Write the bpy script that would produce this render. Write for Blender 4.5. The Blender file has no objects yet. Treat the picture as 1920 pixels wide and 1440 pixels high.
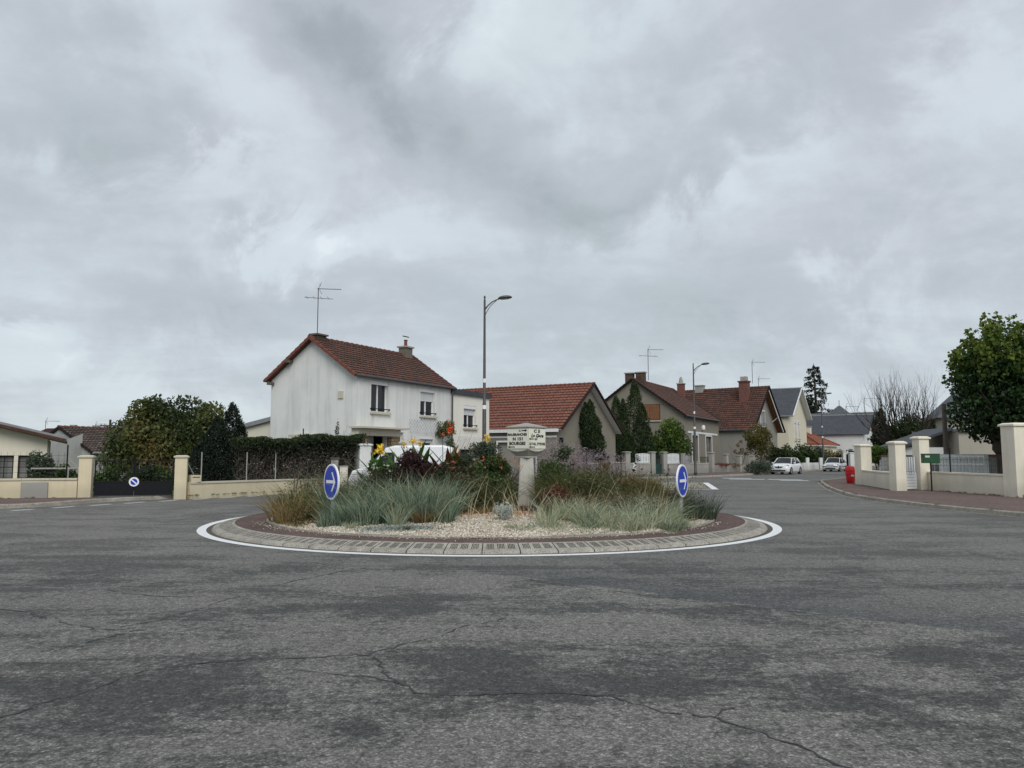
import bpy, bmesh, math, random
import numpy as np
from mathutils import Vector, Matrix
random.seed(7); RNG = np.random.default_rng(7)
sc = bpy.context.scene
COL = sc.collection
PI = math.pi; R = math.radians
F = 1442.0; CH = 1.6; PITCH = math.atan(135/F)

def at(px, d, z=0.0):           # world point at depth d on the bearing of photo column px
    return Vector(((px-960)/F*d, d, z))
def hz(v, d): return CH + (855-v)/F*d

# ------------------------------------------------------------------ node helpers
def new_mat(name):
    m = bpy.data.materials.new(name); m.use_nodes = True
    nt = m.node_tree; nt.nodes.clear()
    out = nt.nodes.new('ShaderNodeOutputMaterial')
    b = nt.nodes.new('ShaderNodeBsdfPrincipled')
    nt.links.new(b.outputs[0], out.inputs[0])
    b.inputs['Roughness'].default_value = .8
    b.inputs['Specular IOR Level'].default_value = .3
    return m, nt, b
def N(nt, t, **kw):
    n = nt.nodes.new(t)
    for k, v in kw.items():
        if k in n.inputs: n.inputs[k].default_value = v
        else: setattr(n, k, v)
    return n
def math_(nt, op, a, b=None, c=None, clamp=False):
    n = nt.nodes.new('ShaderNodeMath'); n.operation = op; n.use_clamp = clamp
    for i, x in enumerate((a, b, c)):
        if x is None: continue
        if isinstance(x, (int, float)): n.inputs[i].default_value = x
        else: nt.links.new(x, n.inputs[i])
    return n.outputs[0]
def noise(nt, vec, scale, detail=4, rough=.55, dist=0):
    n = N(nt, 'ShaderNodeTexNoise'); n.inputs['Scale'].default_value = scale
    n.inputs['Detail'].default_value = detail; n.inputs['Roughness'].default_value = rough
    n.inputs['Distortion'].default_value = dist
    if vec is not None: nt.links.new(vec, n.inputs['Vector'])
    return n.outputs['Fac']
def ramp(nt, fac, stops, interp='LINEAR'):
    n = nt.nodes.new('ShaderNodeValToRGB'); cr = n.color_ramp; cr.interpolation = interp
    while len(cr.elements) > 1: cr.elements.remove(cr.elements[-1])
    for i, (p, c) in enumerate(stops):
        e = cr.elements[0] if i == 0 else cr.elements.new(p)
        e.position = p; e.color = (*c, 1) if len(c) == 3 else c
    nt.links.new(fac, n.inputs[0]); return n.outputs[0]
def g(v): return (v, v, v)
def mix(nt, fac, a, b, mode='MIX'):
    n = nt.nodes.new('ShaderNodeMix'); n.data_type = 'RGBA'; n.blend_type = mode
    for s, x in ((0, fac), (6, a), (7, b)):
        if isinstance(x, (int, float)): n.inputs[s].default_value = x
        elif isinstance(x, tuple): n.inputs[s].default_value = (*x, 1)
        else: nt.links.new(x, n.inputs[s])
    return n.outputs[2]
def mapping(nt, scale=(1,1,1), rot=(0,0,0), src='Object', loc=(0,0,0)):
    tc = nt.nodes.new('ShaderNodeTexCoord'); mp = nt.nodes.new('ShaderNodeMapping')
    nt.links.new(tc.outputs[src], mp.inputs[0]); mp.inputs['Scale'].default_value = scale
    mp.inputs['Rotation'].default_value = rot; mp.inputs['Location'].default_value = loc
    return mp.outputs[0]
def bump(nt, b, h, strength=.4, dist=.02):
    n = nt.nodes.new('ShaderNodeBump'); n.inputs['Strength'].default_value = strength
    n.inputs['Distance'].default_value = dist
    nt.links.new(h, n.inputs['Height']); nt.links.new(n.outputs[0], b.inputs['Normal'])

# ------------------------------------------------------------------ materials
def M_plain(name, c, rough=.7, var=.12, scale=6, metal=0, spec=.3):
    m, nt, b = new_mat(name)
    n = noise(nt, mapping(nt), scale, 5)
    a = tuple(x*(1-var) for x in c); d = tuple(min(1, x*(1+var)) for x in c)
    nt.links.new(ramp(nt, n, [(.3, a), (.7, d)]), b.inputs['Base Color'])
    b.inputs['Roughness'].default_value = rough; b.inputs['Metallic'].default_value = metal
    b.inputs['Specular IOR Level'].default_value = spec
    return m
def M_plaster(name, c, streak=.25, dirt=.2, tone=(.5,.5,.47)):
    m, nt, b = new_mat(name)
    big = noise(nt, mapping(nt), .55, 6, .6)
    st = math_(nt, 'MULTIPLY', noise(nt, mapping(nt, (2.6, 2.6, .16)), 1.0, 9, .72, .6), math_(nt, 'ADD', .55, big))
    fine = noise(nt, mapping(nt), 45, 3)
    col = mix(nt, math_(nt, 'MULTIPLY', ramp(nt, st, [(.48, g(0)), (.78, g(1))]), streak), c, tuple(x*t for x, t in zip(c, tone)))
    col = mix(nt, math_(nt, 'MULTIPLY', ramp(nt, big, [(.4, g(0)), (.7, g(1))]), dirt), col, tuple(x*.72 for x in c))
    # splash dirt near the ground and weather streaks
    tc = nt.nodes.new('ShaderNodeTexCoord'); sp = nt.nodes.new('ShaderNodeSeparateXYZ'); nt.links.new(tc.outputs['Object'], sp.inputs[0])
    lo = math_(nt, 'SUBTRACT', 1.0, math_(nt, 'MULTIPLY', math_(nt, 'ADD', sp.outputs[2], math_(nt, 'MULTIPLY', big, -.5)), 3.0), clamp=True)
    col = mix(nt, math_(nt, 'MULTIPLY', lo, .45), col, tuple(x*.45 for x in c))
    col = mix(nt, .35, col, mix(nt, fine, tuple(x*.8 for x in c), c))
    nt.links.new(col, b.inputs['Base Color']); b.inputs['Roughness'].default_value = .92
    bump(nt, b, fine, .35, .01)
    return m
def M_tiles(name, cols, moss=.3, mosscol=(.05,.045,.035)):
    m, nt, b = new_mat(name)
    tc = nt.nodes.new('ShaderNodeTexCoord')
    fl = nt.nodes.new('ShaderNodeVectorMath'); fl.operation = 'FLOOR'; nt.links.new(tc.outputs['UV'], fl.inputs[0])
    wn = nt.nodes.new('ShaderNodeTexWhiteNoise'); wn.noise_dimensions = '2D'; nt.links.new(fl.outputs[0], wn.inputs[0])
    n = len(cols)
    c = ramp(nt, wn.outputs[0], [(i/(n-1)*.9+.05, x) for i, x in enumerate(cols)])
    big = noise(nt, mapping(nt), 1.1, 8, .75)
    c = mix(nt, math_(nt, 'MULTIPLY', ramp(nt, big, [(.44, g(0)), (.60, g(1))]), moss), c, mosscol)
    c = mix(nt, math_(nt, 'MULTIPLY', ramp(nt, noise(nt, mapping(nt, loc=(9, 3, 1)), 2.6, 8, .8), [(.58, g(0)), (.68, g(1))]), .5), c, tuple(min(1, x*1.7+.03) for x in cols[-1]))
    sp = nt.nodes.new('ShaderNodeSeparateXYZ'); nt.links.new(tc.outputs['UV'], sp.inputs[0])
    fr = math_(nt, 'FRACT', sp.outputs[1])
    edge = ramp(nt, fr, [(0, g(.22)), (.13, g(.5)), (.24, g(1.05)), (.8, g(1)), (1, g(.5))])  # shadow of each tile step painted into the colour along the row edges
    c = mix(nt, 1.0, c, edge, 'MULTIPLY')
    fx = math_(nt, 'FRACT', sp.outputs[0])
    c = mix(nt, .8, c, ramp(nt, fx, [(0, g(.6)), (.15, g(1)), (.9, g(1)), (1, g(.6))]), 'MULTIPLY')
    fine = noise(nt, mapping(nt), 30, 4)
    c = mix(nt, .5, c, ramp(nt, fine, [(.3, g(.55)), (.7, g(1.2))]), 'MULTIPLY')
    nt.links.new(c, b.inputs['Base Color']); b.inputs['Roughness'].default_value = .85
    bump(nt, b, fine, .4, .01)
    return m
def M_leaf(name, cols, trans=.25, rough=.6):
    m, nt, b = new_mat(name)
    a = nt.nodes.new('ShaderNodeAttribute'); a.attribute_name = 'rnd'
    n = len(cols)
    c = ramp(nt, a.outputs['Fac'], [(i/(n-1), x) for i, x in enumerate(cols)])
    nt.links.new(c, b.inputs['Base Color']); b.inputs['Roughness'].default_value = rough
    b.inputs['Specular IOR Level'].default_value = .25
    t = nt.nodes.new('ShaderNodeBsdfTranslucent'); nt.links.new(c, t.inputs[0])
    mx = nt.nodes.new('ShaderNodeMixShader'); mx.inputs[0].default_value = trans
    nt.links.new(b.outputs[0], mx.inputs[1]); nt.links.new(t.outputs[0], mx.inputs[2])
    out = [x for x in nt.nodes if x.type == 'OUTPUT_MATERIAL'][0]; nt.links.new(mx.outputs[0], out.inputs[0])
    return m
def M_glass(name, c=(.018,.021,.024), rough=.06):
    m, nt, b = new_mat(name)
    n = noise(nt, mapping(nt), 1.5, 3)
    nt.links.new(ramp(nt, n, [(.3, tuple(x*.6 for x in c)), (.7, tuple(x*1.6 for x in c))]), b.inputs['Base Color'])
    b.inputs['Roughness'].default_value = rough; b.inputs['Specular IOR Level'].default_value = .3
    return m

def M_asphalt():
    m, nt, b = new_mat('asphalt')
    o = mapping(nt)
    big = noise(nt, o, .17, 3, .5); mid = noise(nt, mapping(nt, loc=(31, 7, 0)), .62, 9, .68, .7)
    an = noise(nt, mapping(nt, (.32, 1.15, 1), (0, 0, R(50)), loc=(3, 12, 0)), .75, 9, .70, .3)
    an2 = noise(nt, mapping(nt, (.12, 1.6, 1), (0, 0, R(-8)), loc=(8, 2, 0)), 1.5, 8, .75)
    ag = noise(nt, o, 46, 3, .8); ag2 = noise(nt, o, 13, 9, .88); bl = noise(nt, o, 4, 8, .8)
    lightc = ramp(nt, big, [(.3, (.140,.137,.126)), (.7, (.178,.173,.158))])
    patch = math_(nt, 'ADD', math_(nt, 'ADD', math_(nt, 'MULTIPLY', mid, .30), math_(nt, 'MULTIPLY', an, .40)), math_(nt, 'ADD', math_(nt, 'MULTIPLY', bl, .16), math_(nt, 'MULTIPLY', an2, .14)))
    patch = math_(nt, 'ADD', patch, math_(nt, 'MULTIPLY', math_(nt, 'SUBTRACT', ag2, .5), .30))
    pm = ramp(nt, patch, [(.476, g(0)), (.535, g(1))])
    spy = nt.nodes.new('ShaderNodeSeparateXYZ'); nt.links.new(o, spy.inputs[0])
    far_fade = ramp(nt, math_(nt, 'MULTIPLY', spy.outputs[1], .03, None, True), [(.10, g(1)), (.30, g(.9)), (.45, g(.6)), (.8, g(.45))])     # dark patches fade out with distance along y
    col = mix(nt, math_(nt, 'MULTIPLY', math_(nt, 'MULTIPLY', pm, .93), far_fade), lightc, (.046,.047,.046))
    # resurfacing seam
    sp = nt.nodes.new('ShaderNodeSeparateXYZ'); nt.links.new(o, sp.inputs[0])
    # line through (0,10.5),(4.56,7.0)
    dx, dy = 4.56, -3.5; L = math.hypot(dx, dy); nx, ny = -dy/L, dx/L
    wob = math_(nt, 'MULTIPLY', math_(nt, 'SUBTRACT', noise(nt, o, .5, 3), .5), .25)
    dist = math_(nt, 'ADD', math_(nt, 'ADD', math_(nt, 'MULTIPLY', sp.outputs[0], nx), math_(nt, 'MULTIPLY', sp.outputs[1], ny)), math_(nt, 'ADD', wob, -10.5*ny))
    sm = ramp(nt, math_(nt, 'ADD', math_(nt, 'MULTIPLY', dist, .1), .5), [(.498, g(0)), (.502, g(.8)), (.56, g(.45)), (.66, g(.15)), (.9, g(.1))])
    xm = ramp(nt, math_(nt, 'MULTIPLY', math_(nt, 'ADD', sp.outputs[0], 4), .1), [(.25, g(0)), (.5, g(1)), (.85, g(1)), (1, g(.3))])
    col = mix(nt, math_(nt, 'MULTIPLY', math_(nt, 'MULTIPLY', sm, xm), 1.0), col, (.066,.069,.073))
    # speckled aggregate
    vo = nt.nodes.new('ShaderNodeTexVoronoi'); vo.inputs['Scale'].default_value = 74; nt.links.new(o, vo.inputs[0])
    vs_ = nt.nodes.new('ShaderNodeSeparateColor'); nt.links.new(vo.outputs['Color'], vs_.inputs[0])
    vo2 = nt.nodes.new('ShaderNodeTexVoronoi'); vo2.inputs['Scale'].default_value = 27; nt.links.new(o, vo2.inputs[0])
    vs2 = nt.nodes.new('ShaderNodeSeparateColor'); nt.links.new(vo2.outputs['Color'], vs2.inputs[0])
    col = mix(nt, .62, col, ramp(nt, vs_.outputs[0], [(0, g(.30)), (.35, g(.62)), (.7, g(1.15)), (.93, g(1.7)), (1, g(2.6))]), 'MULTIPLY')
    col = mix(nt, .38, col, ramp(nt, vs2.outputs[1], [(0, g(.55)), (.5, g(.95)), (1, g(1.5))]), 'MULTIPLY')
    col = mix(nt, .4, col, ramp(nt, ag, [(.30, g(.45)), (.5, g(.98)), (.68, g(1.5))]), 'MULTIPLY')
    col = mix(nt, .62, col, ramp(nt, ag2, [(.37, g(1.5)), (.5, g(1.0)), (.60, g(.5))]), 'MULTIPLY')
    col = mix(nt, ramp(nt, ag, [(.70, g(0)), (.74, g(.85))]), col, (.48,.47,.44))
    # hairline cracks
    v = nt.nodes.new('ShaderNodeTexVoronoi'); v.feature = 'DISTANCE_TO_EDGE'; v.inputs['Scale'].default_value = .42
    nn = nt.nodes.new('ShaderNodeTexNoise'); nn.inputs['Scale'].default_value = 1.6; nn.inputs['Detail'].default_value = 8; nt.links.new(o, nn.inputs[0])
    va = nt.nodes.new('ShaderNodeVectorMath'); va.operation = 'MULTIPLY_ADD'; nt.links.new(nn.outputs['Color'], va.inputs[0]); va.inputs[1].default_value = (1.1,1.1,0); nt.links.new(o, va.inputs[2])
    nt.links.new(va.outputs[0], v.inputs[0])
    ck = ramp(nt, v.outputs[0], [(0, g(.9)), (.004, g(.6)), (.009, g(0))])
    ckm = ramp(nt, noise(nt, mapping(nt, loc=(5, 9, 0)), .35, 4, .6), [(.54, g(0)), (.66, g(.8))])
    col = mix(nt, math_(nt, 'MULTIPLY', ck, ckm), col, (.02,.02,.021))
    nt.links.new(col, b.inputs['Base Color']); b.inputs['Roughness'].default_value = .86
    b.inputs['Specular IOR Level'].default_value = .35
    bump(nt, b, math_(nt, 'ADD', ag, math_(nt, 'MULTIPLY', ag2, -.8)), .5, .008)
    return m
def M_speckle(name, c1, c2, c3, s=60, s2=12, big=.5, bstr=.6):
    m, nt, b = new_mat(name); o = mapping(nt)
    v = nt.nodes.new('ShaderNodeTexVoronoi'); v.inputs['Scale'].default_value = s; nt.links.new(o, v.inputs[0])
    sp = nt.nodes.new('ShaderNodeSeparateColor'); nt.links.new(v.outputs['Color'], sp.inputs[0])
    col = ramp(nt, sp.outputs[0], [(0, c1), (.5, c2), (1, c3)])
    col = mix(nt, .7, col, ramp(nt, noise(nt, o, s2, 5, .6), [(.3, g(.6)), (.7, g(1.2))]), 'MULTIPLY')
    col = mix(nt, .7, col, ramp(nt, noise(nt, o, big, 4, .6), [(.3, g(.7)), (.7, g(1.15))]), 'MULTIPLY')
    col = mix(nt, 1.0, col, ramp(nt, v.outputs['Distance'], [(0, g(1.1)), (.6, g(.95)), (.95, g(.3))]), 'MULTIPLY')
    nt.links.new(col, b.inputs['Base Color']); b.inputs['Roughness'].default_value = .95
    bump(nt, b, math_(nt, 'SUBTRACT', 1.0, v.outputs['Distance']), bstr, .012)
    return m
def M_blocks(name, c, mortar, bw=.45, bh=.2, scale=1.0, var=.25, axis='XZ'):
    m, nt, b = new_mat(name)
    tc = nt.nodes.new('ShaderNodeTexCoord'); sp = nt.nodes.new('ShaderNodeSeparateXYZ'); nt.links.new(tc.outputs['Object'], sp.inputs[0])
    cb = nt.nodes.new('ShaderNodeCombineXYZ')
    nt.links.new(math_(nt, 'ADD', sp.outputs[0], sp.outputs[1]), cb.inputs[0]); nt.links.new(sp.outputs[2], cb.inputs[1])
    br = nt.nodes.new('ShaderNodeTexBrick'); nt.links.new(cb.outputs[0], br.inputs[0])
    br.inputs['Scale'].default_value = 1; br.inputs['Brick Width'].default_value = bw; br.inputs['Row Height'].default_value = bh
    br.inputs['Mortar Size'].default_value = .012; br.inputs['Mortar'].default_value = (*mortar, 1)
    br.inputs['Color1'].default_value = (*[x*(1-var) for x in c], 1); br.inputs['Color2'].default_value = (*[x*(1+var) for x in c], 1)
    col = mix(nt, .6, br.outputs[0], ramp(nt, noise(nt, mapping(nt), 9, 6, .7), [(.3, g(.6)), (.7, g(1.2))]), 'MULTIPLY')
    nt.links.new(col, b.inputs['Base Color']); bump(nt, b, br.outputs['Fac'], -.4, .01)
    return m

MAT = {}
MAT['asphalt'] = M_asphalt()
MAT['pave_red'] = M_speckle('red_brown_tarmac', (.10,.066,.056), (.17,.115,.10), (.26,.20,.18), 55, 8, .6)
MAT['ring_red'] = M_speckle('island_red_tarmac', (.085,.05,.042), (.135,.088,.075), (.2,.15,.13), 60, 10, .9)
MAT['pave_grey'] = M_speckle('grey_tarmac', (.12,.115,.11), (.17,.165,.16), (.24,.235,.23), 50, 8, .6)
MAT['gravel'] = M_speckle('pale_gravel', (.28,.23,.165), (.50,.44,.35), (.74,.68,.57), 26, 9, 1.2, 1.0)
MAT['soil'] = M_speckle('soil', (.04,.03,.02), (.08,.06,.045), (.16,.12,.08), 30, 7, 1.0, 1.0)
MAT['chips'] = M_speckle('terracotta_chips', (.22,.09,.045), (.42,.19,.10), (.6,.42,.3), 24, 7, 1.0, 1.0)
MAT['land'] = M_speckle('rough_grass', (.05,.07,.025), (.08,.10,.04), (.14,.14,.07), 9, 2, .2)
MAT['kerb'] = M_speckle('kerb_concrete', (.31,.29,.245), (.39,.365,.315), (.48,.455,.40), 70, 5, .7, .25)
MAT['groove'] = M_plain('groove_dark', (.085,.078,.065), .95)
MAT['paint'] = M_plain('road_paint', (.72,.73,.73), .75, .10, 14)
MAT['paint_old'] = M_plain('worn_road_paint', (.50,.51,.51), .8, .28, 22)
MAT['splitter'] = M_speckle('beige_concrete', (.24,.22,.17), (.31,.29,.23), (.40,.37,.31), 40, 4, .5, .3)
MAT['wall_white'] = M_plaster('weathered_white_render', (.74,.75,.725), .8, .35, (.50,.55,.55))
MAT['wall_cream'] = M_plaster('cream_render', (.70,.655,.52), .25, .15)
MAT['wall_cream2'] = M_plaster('pale_cream_render', (.74,.70,.58), .25, .2)
MAT['wall_wing'] = M_plaster('pale_wing_render', (.80,.78,.70), .25, .2)
MAT['wall_beige'] = M_plaster('beige_render', (.44,.41,.35), .25, .2)
MAT['wall_taupe'] = M_plaster('taupe_render', (.24,.222,.182), .3, .25)
MAT['wall_grey'] = M_plaster('grey_brown_render', (.28,.268,.238), .25, .2)
MAT['wall_bright'] = M_plaster('bright_white_render', (.70,.71,.69), .2, .15)
MAT['wall_dirty'] = M_plaster('dirty_grey_render', (.42,.43,.41), .8, .5, (.4,.42,.42))
MAT['wall_yellow'] = M_plaster('yellow_render', (.70,.62,.44), .55, .55)
MAT['coping'] = M_plaster('pale_coping', (.56,.53,.42), .5, .4)
MAT['wall_ivory'] = M_plaster('ivory_render', (.80,.75,.62), .5, .45)
MAT['concrete'] = M_plaster('grey_concrete', (.36,.35,.32), .5, .5)
MAT['oldstone'] = M_plaster('old_milestone_stone', (.58,.56,.50), .6, .5, (.45,.45,.4))
MAT['enamel'] = M_plain('cream_enamel', (.74,.74,.62), .4, .08, 9)
MAT['black'] = M_plain('black_paint', (.012,.012,.014), .5, .2, 9, spec=.4)
MAT['iron'] = M_plain('dark_iron', (.010,.011,.014), .6, .2, 9, spec=.15)
MAT['lamp_grey'] = M_plain('lamp_post_paint', (.065,.062,.060), .45, .15, 4, spec=.5)
MAT['steel'] = M_plain('galvanised_steel', (.30,.31,.32), .45, .15, 9, .4)
MAT['white_pvc'] = M_plain('white_pvc', (.74,.75,.75), .4, .05, 5)
MAT['white_paint'] = M_plain('white_painted_wood', (.70,.72,.73), .6, .08, 7)
MAT['shutter_white'] = M_plain('grey_white_shutter', (.60,.61,.61), .5, .05, 5)
MAT['glass'] = M_glass('window_glass')
MAT['glass_l'] = M_glass('curtained_glass', (.16,.165,.16), .15)
MAT['wood'] = M_plain('brown_wood', (.20,.095,.045), .7, .3, 12)
MAT['wood_dark'] = M_plain('dark_brown_wood', (.075,.035,.022), .7, .3, 12)
MAT['tile_brown'] = M_tiles('weathered_brown_tiles', [(.085,.045,.037), (.115,.055,.043), (.15,.066,.048), (.10,.06,.05)], .5)
MAT['tile_red'] = M_tiles('orange_red_tiles', [(.20,.078,.052), (.235,.095,.063), (.19,.072,.05)], .25, (.12,.055,.042))
MAT['tile_mix'] = M_tiles('mottled_red_tiles', [(.075,.036,.03), (.12,.048,.036), (.155,.062,.042), (.07,.042,.034)], .5)
MAT['tile_old'] = M_tiles('old_dark_tiles', [(.07,.055,.05), (.11,.08,.07), (.15,.11,.095)], .4)
MAT['tile_orange'] = M_tiles('bright_orange_tiles', [(.30,.105,.06), (.35,.125,.075), (.26,.095,.055)], .1, (.2,.08,.05))
MAT['slate'] = M_tiles('blue_grey_slates', [(.075,.085,.10), (.095,.105,.12), (.085,.092,.105)], .25, (.06,.06,.06))
MAT['ridge_brown'] = M_plain('brown_ridge_tile', (.125,.058,.045), .85, .35, 8)
MAT['rake'] = M_plain('terracotta_verge', (.17,.06,.042), .8, .3, 8)
MAT['brick'] = M_blocks('red_brick', (.20,.062,.042), (.12,.10,.09), .22, .075)
MAT['sooty'] = M_plaster('sooty_render', (.17,.15,.125), .5, .5)
MAT['brick_dark'] = M_blocks('sooty_brick', (.10,.058,.04), (.05,.045,.04), .25, .09, var=.4)
MAT['slate_plain'] = M_plain('plain_slate', (.085,.093,.105), .7, .2, 3)
MAT['stonework'] = M_blocks('ochre_stonework', (.42,.32,.19), (.09,.07,.055), .36, .16, var=.35)
MAT['block'] = M_blocks('grey_blockwork', (.27,.265,.25), (.18,.175,.165), .5, .2, var=.12)
MAT['bark'] = M_plain('bark', (.055,.043,.034), .95, .4, 14)
MAT['bark_grey'] = M_plain('grey_bark', (.12,.105,.085), .95, .4, 14)
MAT['zinc'] = M_plain('zinc_gutter', (.24,.25,.26), .5, .15, 4)
MAT['slate_flash'] = M_plain('dark_fascia', (.05,.056,.065), .6, .15, 4)
MAT['blue'] = M_plain('traffic_blue', (.008,.045,.42), .35, .06, 4)
MAT['sign_white'] = M_plain('sign_white', (.80,.81,.82), .4, .03, 4)
MAT['red_plastic'] = M_plain('red_plastic', (.55,.022,.028), .45, .15, 5)
MAT['green_box'] = M_plain('dark_green_enamel', (.02,.075,.035), .4, .15, 5)
MAT['green_door'] = M_plain('blue_green_door', (.015,.05,.045), .5, .15, 5)
MAT['car_white'] = M_plain('white_car_paint', (.74,.76,.78), .18, .01, 2, spec=.6)
MAT['tyre'] = M_plain('tyre_rubber', (.018,.018,.018), .85)
MAT['rim'] = M_plain('alloy_rim', (.42,.42,.43), .35, .05, 5, .6)
MAT['chrome'] = M_plain('chrome', (.6,.6,.6), .2, .02, 5, 1)
MAT['lens'] = M_glass('headlight_lens', (.28,.29,.3), .1)
MAT['plate'] = M_plain('number_plate', (.55,.56,.55), .5, .1, 20)

LF = {}
LF['chestnut'] = M_leaf('chestnut_leaf', [(0.028,0.042,0.0168), (0.056,0.0812,0.0252), (0.091,0.112,0.0336), (0.119,0.129,0.0392), (0.168,0.133,0.0448), (0.238,0.14,0.056)])
LF['yew'] = M_leaf('yew_leaf', [(0.00587,0.0118,0.00783), (0.0118,0.0215,0.0118), (0.0215,0.0353,0.0176)], .1)
LF['hedge'] = M_leaf('hedge_leaf', [(0.0127,0.0202,0.00887), (0.0278,0.0418,0.0165), (0.057,0.0824,0.0253)], .15)
LF['twig'] = M_leaf('dry_twig', [(.05,.042,.032), (.12,.10,.078), (.24,.21,.17)], .05)
LF['thuja'] = M_leaf('thuja_leaf', [(0.00691,0.0161,0.00691), (0.0161,0.0346,0.0115), (0.0403,0.0668,0.0207), (0.0576,0.0518,0.0288)], .1)
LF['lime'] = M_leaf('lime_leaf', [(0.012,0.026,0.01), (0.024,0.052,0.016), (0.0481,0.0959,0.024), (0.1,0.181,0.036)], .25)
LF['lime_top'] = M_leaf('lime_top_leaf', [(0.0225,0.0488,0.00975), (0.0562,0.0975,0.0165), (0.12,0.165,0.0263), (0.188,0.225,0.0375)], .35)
LF['bright'] = M_leaf('bright_shrub_leaf', [(.02,.04,.012), (.05,.09,.02), (.12,.19,.035), (.22,.28,.06)], .3)
LF['autumn'] = M_leaf('autumn_leaf', [(0.06,0.066,0.024), (0.132,0.12,0.036), (0.24,0.18,0.054)], .3)
LF['green'] = M_leaf('mid_green_leaf', [(0.0186,0.0347,0.0124), (0.0435,0.0745,0.0223), (0.0869,0.137,0.0373)], .25)
LF['greyg'] = M_leaf('grey_green_leaf', [(0.0281,0.0421,0.0281), (0.0655,0.0893,0.0562), (0.112,0.14,0.0936)], .2)
LF['cedar'] = M_leaf('cedar_needle', [(0.00749,0.014,0.00936), (0.0168,0.0281,0.0168), (0.0328,0.0468,0.03)], .1)
LF['silver'] = M_leaf('silver_leaf', [(.16,.19,.17), (.34,.39,.36), (.60,.65,.61)], .1)
LF['bluegrass'] = M_leaf('blue_grass_blade', [(0.0385,0.0605,0.0352), (0.121,0.182,0.127), (0.198,0.275,0.198), (0.319,0.385,0.275), (0.44,0.407,0.242)], .2)
LF['palegrass'] = M_leaf('pale_grass_blade', [(0.056,0.0784,0.0448), (0.213,0.263,0.168), (0.336,0.392,0.269), (0.47,0.504,0.358), (0.582,0.515,0.336)], .2)
LF['tan'] = M_leaf('tan_dry_grass', [(.10,.065,.03), (.22,.15,.07), (.36,.27,.13), (.16,.15,.05)], .2)
LF['olive'] = M_leaf('olive_grass', [(0.0281,0.0328,0.014), (0.0702,0.0799,0.0328), (0.131,0.136,0.0562), (0.206,0.178,0.0936)], .2)
LF['meadow'] = M_leaf('meadow_blade', [(.035,.05,.012), (.08,.115,.028), (.14,.18,.05), (.22,.24,.09)], .25)
LF['straw'] = M_leaf('straw_blade', [(.30,.24,.13), (.46,.40,.25), (.60,.54,.38)], .2)
LF['rust'] = M_leaf('rusty_stalks', [(.05,.03,.018), (.13,.08,.045), (.24,.14,.075), (.12,.12,.05), (.28,.22,.12)], .2)
LF['bronze'] = M_leaf('bronze_grass', [(.05,.018,.015), (.13,.05,.035), (.22,.10,.06)], .2)
LF['purple'] = M_leaf('purple_grass', [(0.0144,0.0072,0.0096), (0.042,0.018,0.0216), (0.096,0.048,0.048)], .15)
LF['pink'] = M_leaf('pink_plume', [(.20,.15,.17), (.34,.27,.30), (.48,.40,.42)], .4)
LF['canna'] = M_leaf('canna_leaf', [(0.03,0.075,0.018), (0.06,0.135,0.03), (0.105,0.21,0.045)], .3)
LF['canna_red'] = M_leaf('bronze_canna_leaf', [(.07,.03,.012), (.14,.055,.02), (.08,.09,.02)], .3)
LF['yellow'] = M_leaf('yellow_petal', [(.80,.45,.02), (.90,.62,.05), (.92,.72,.12)], .3)
LF['orange'] = M_leaf('orange_petal', [(.50,.10,.045), (.66,.18,.07), (.70,.27,.13)], .3)
LF['scarlet'] = M_leaf('scarlet_petal', [(.65,.05,.02), (.85,.10,.03), (.9,.22,.05)], .3)
LF['whitef'] = M_leaf('white_flower', [(.5,.52,.42), (.7,.72,.6), (.85,.85,.75)], .3)
LF['darkf'] = M_leaf('dark_seedhead', [(.015,.01,.01), (.03,.02,.02), (.05,.03,.03)], .1)
LF['juniper'] = M_leaf('juniper_leaf', [(.04,.03,.015), (.09,.055,.03), (.07,.09,.03)], .1)

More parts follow.
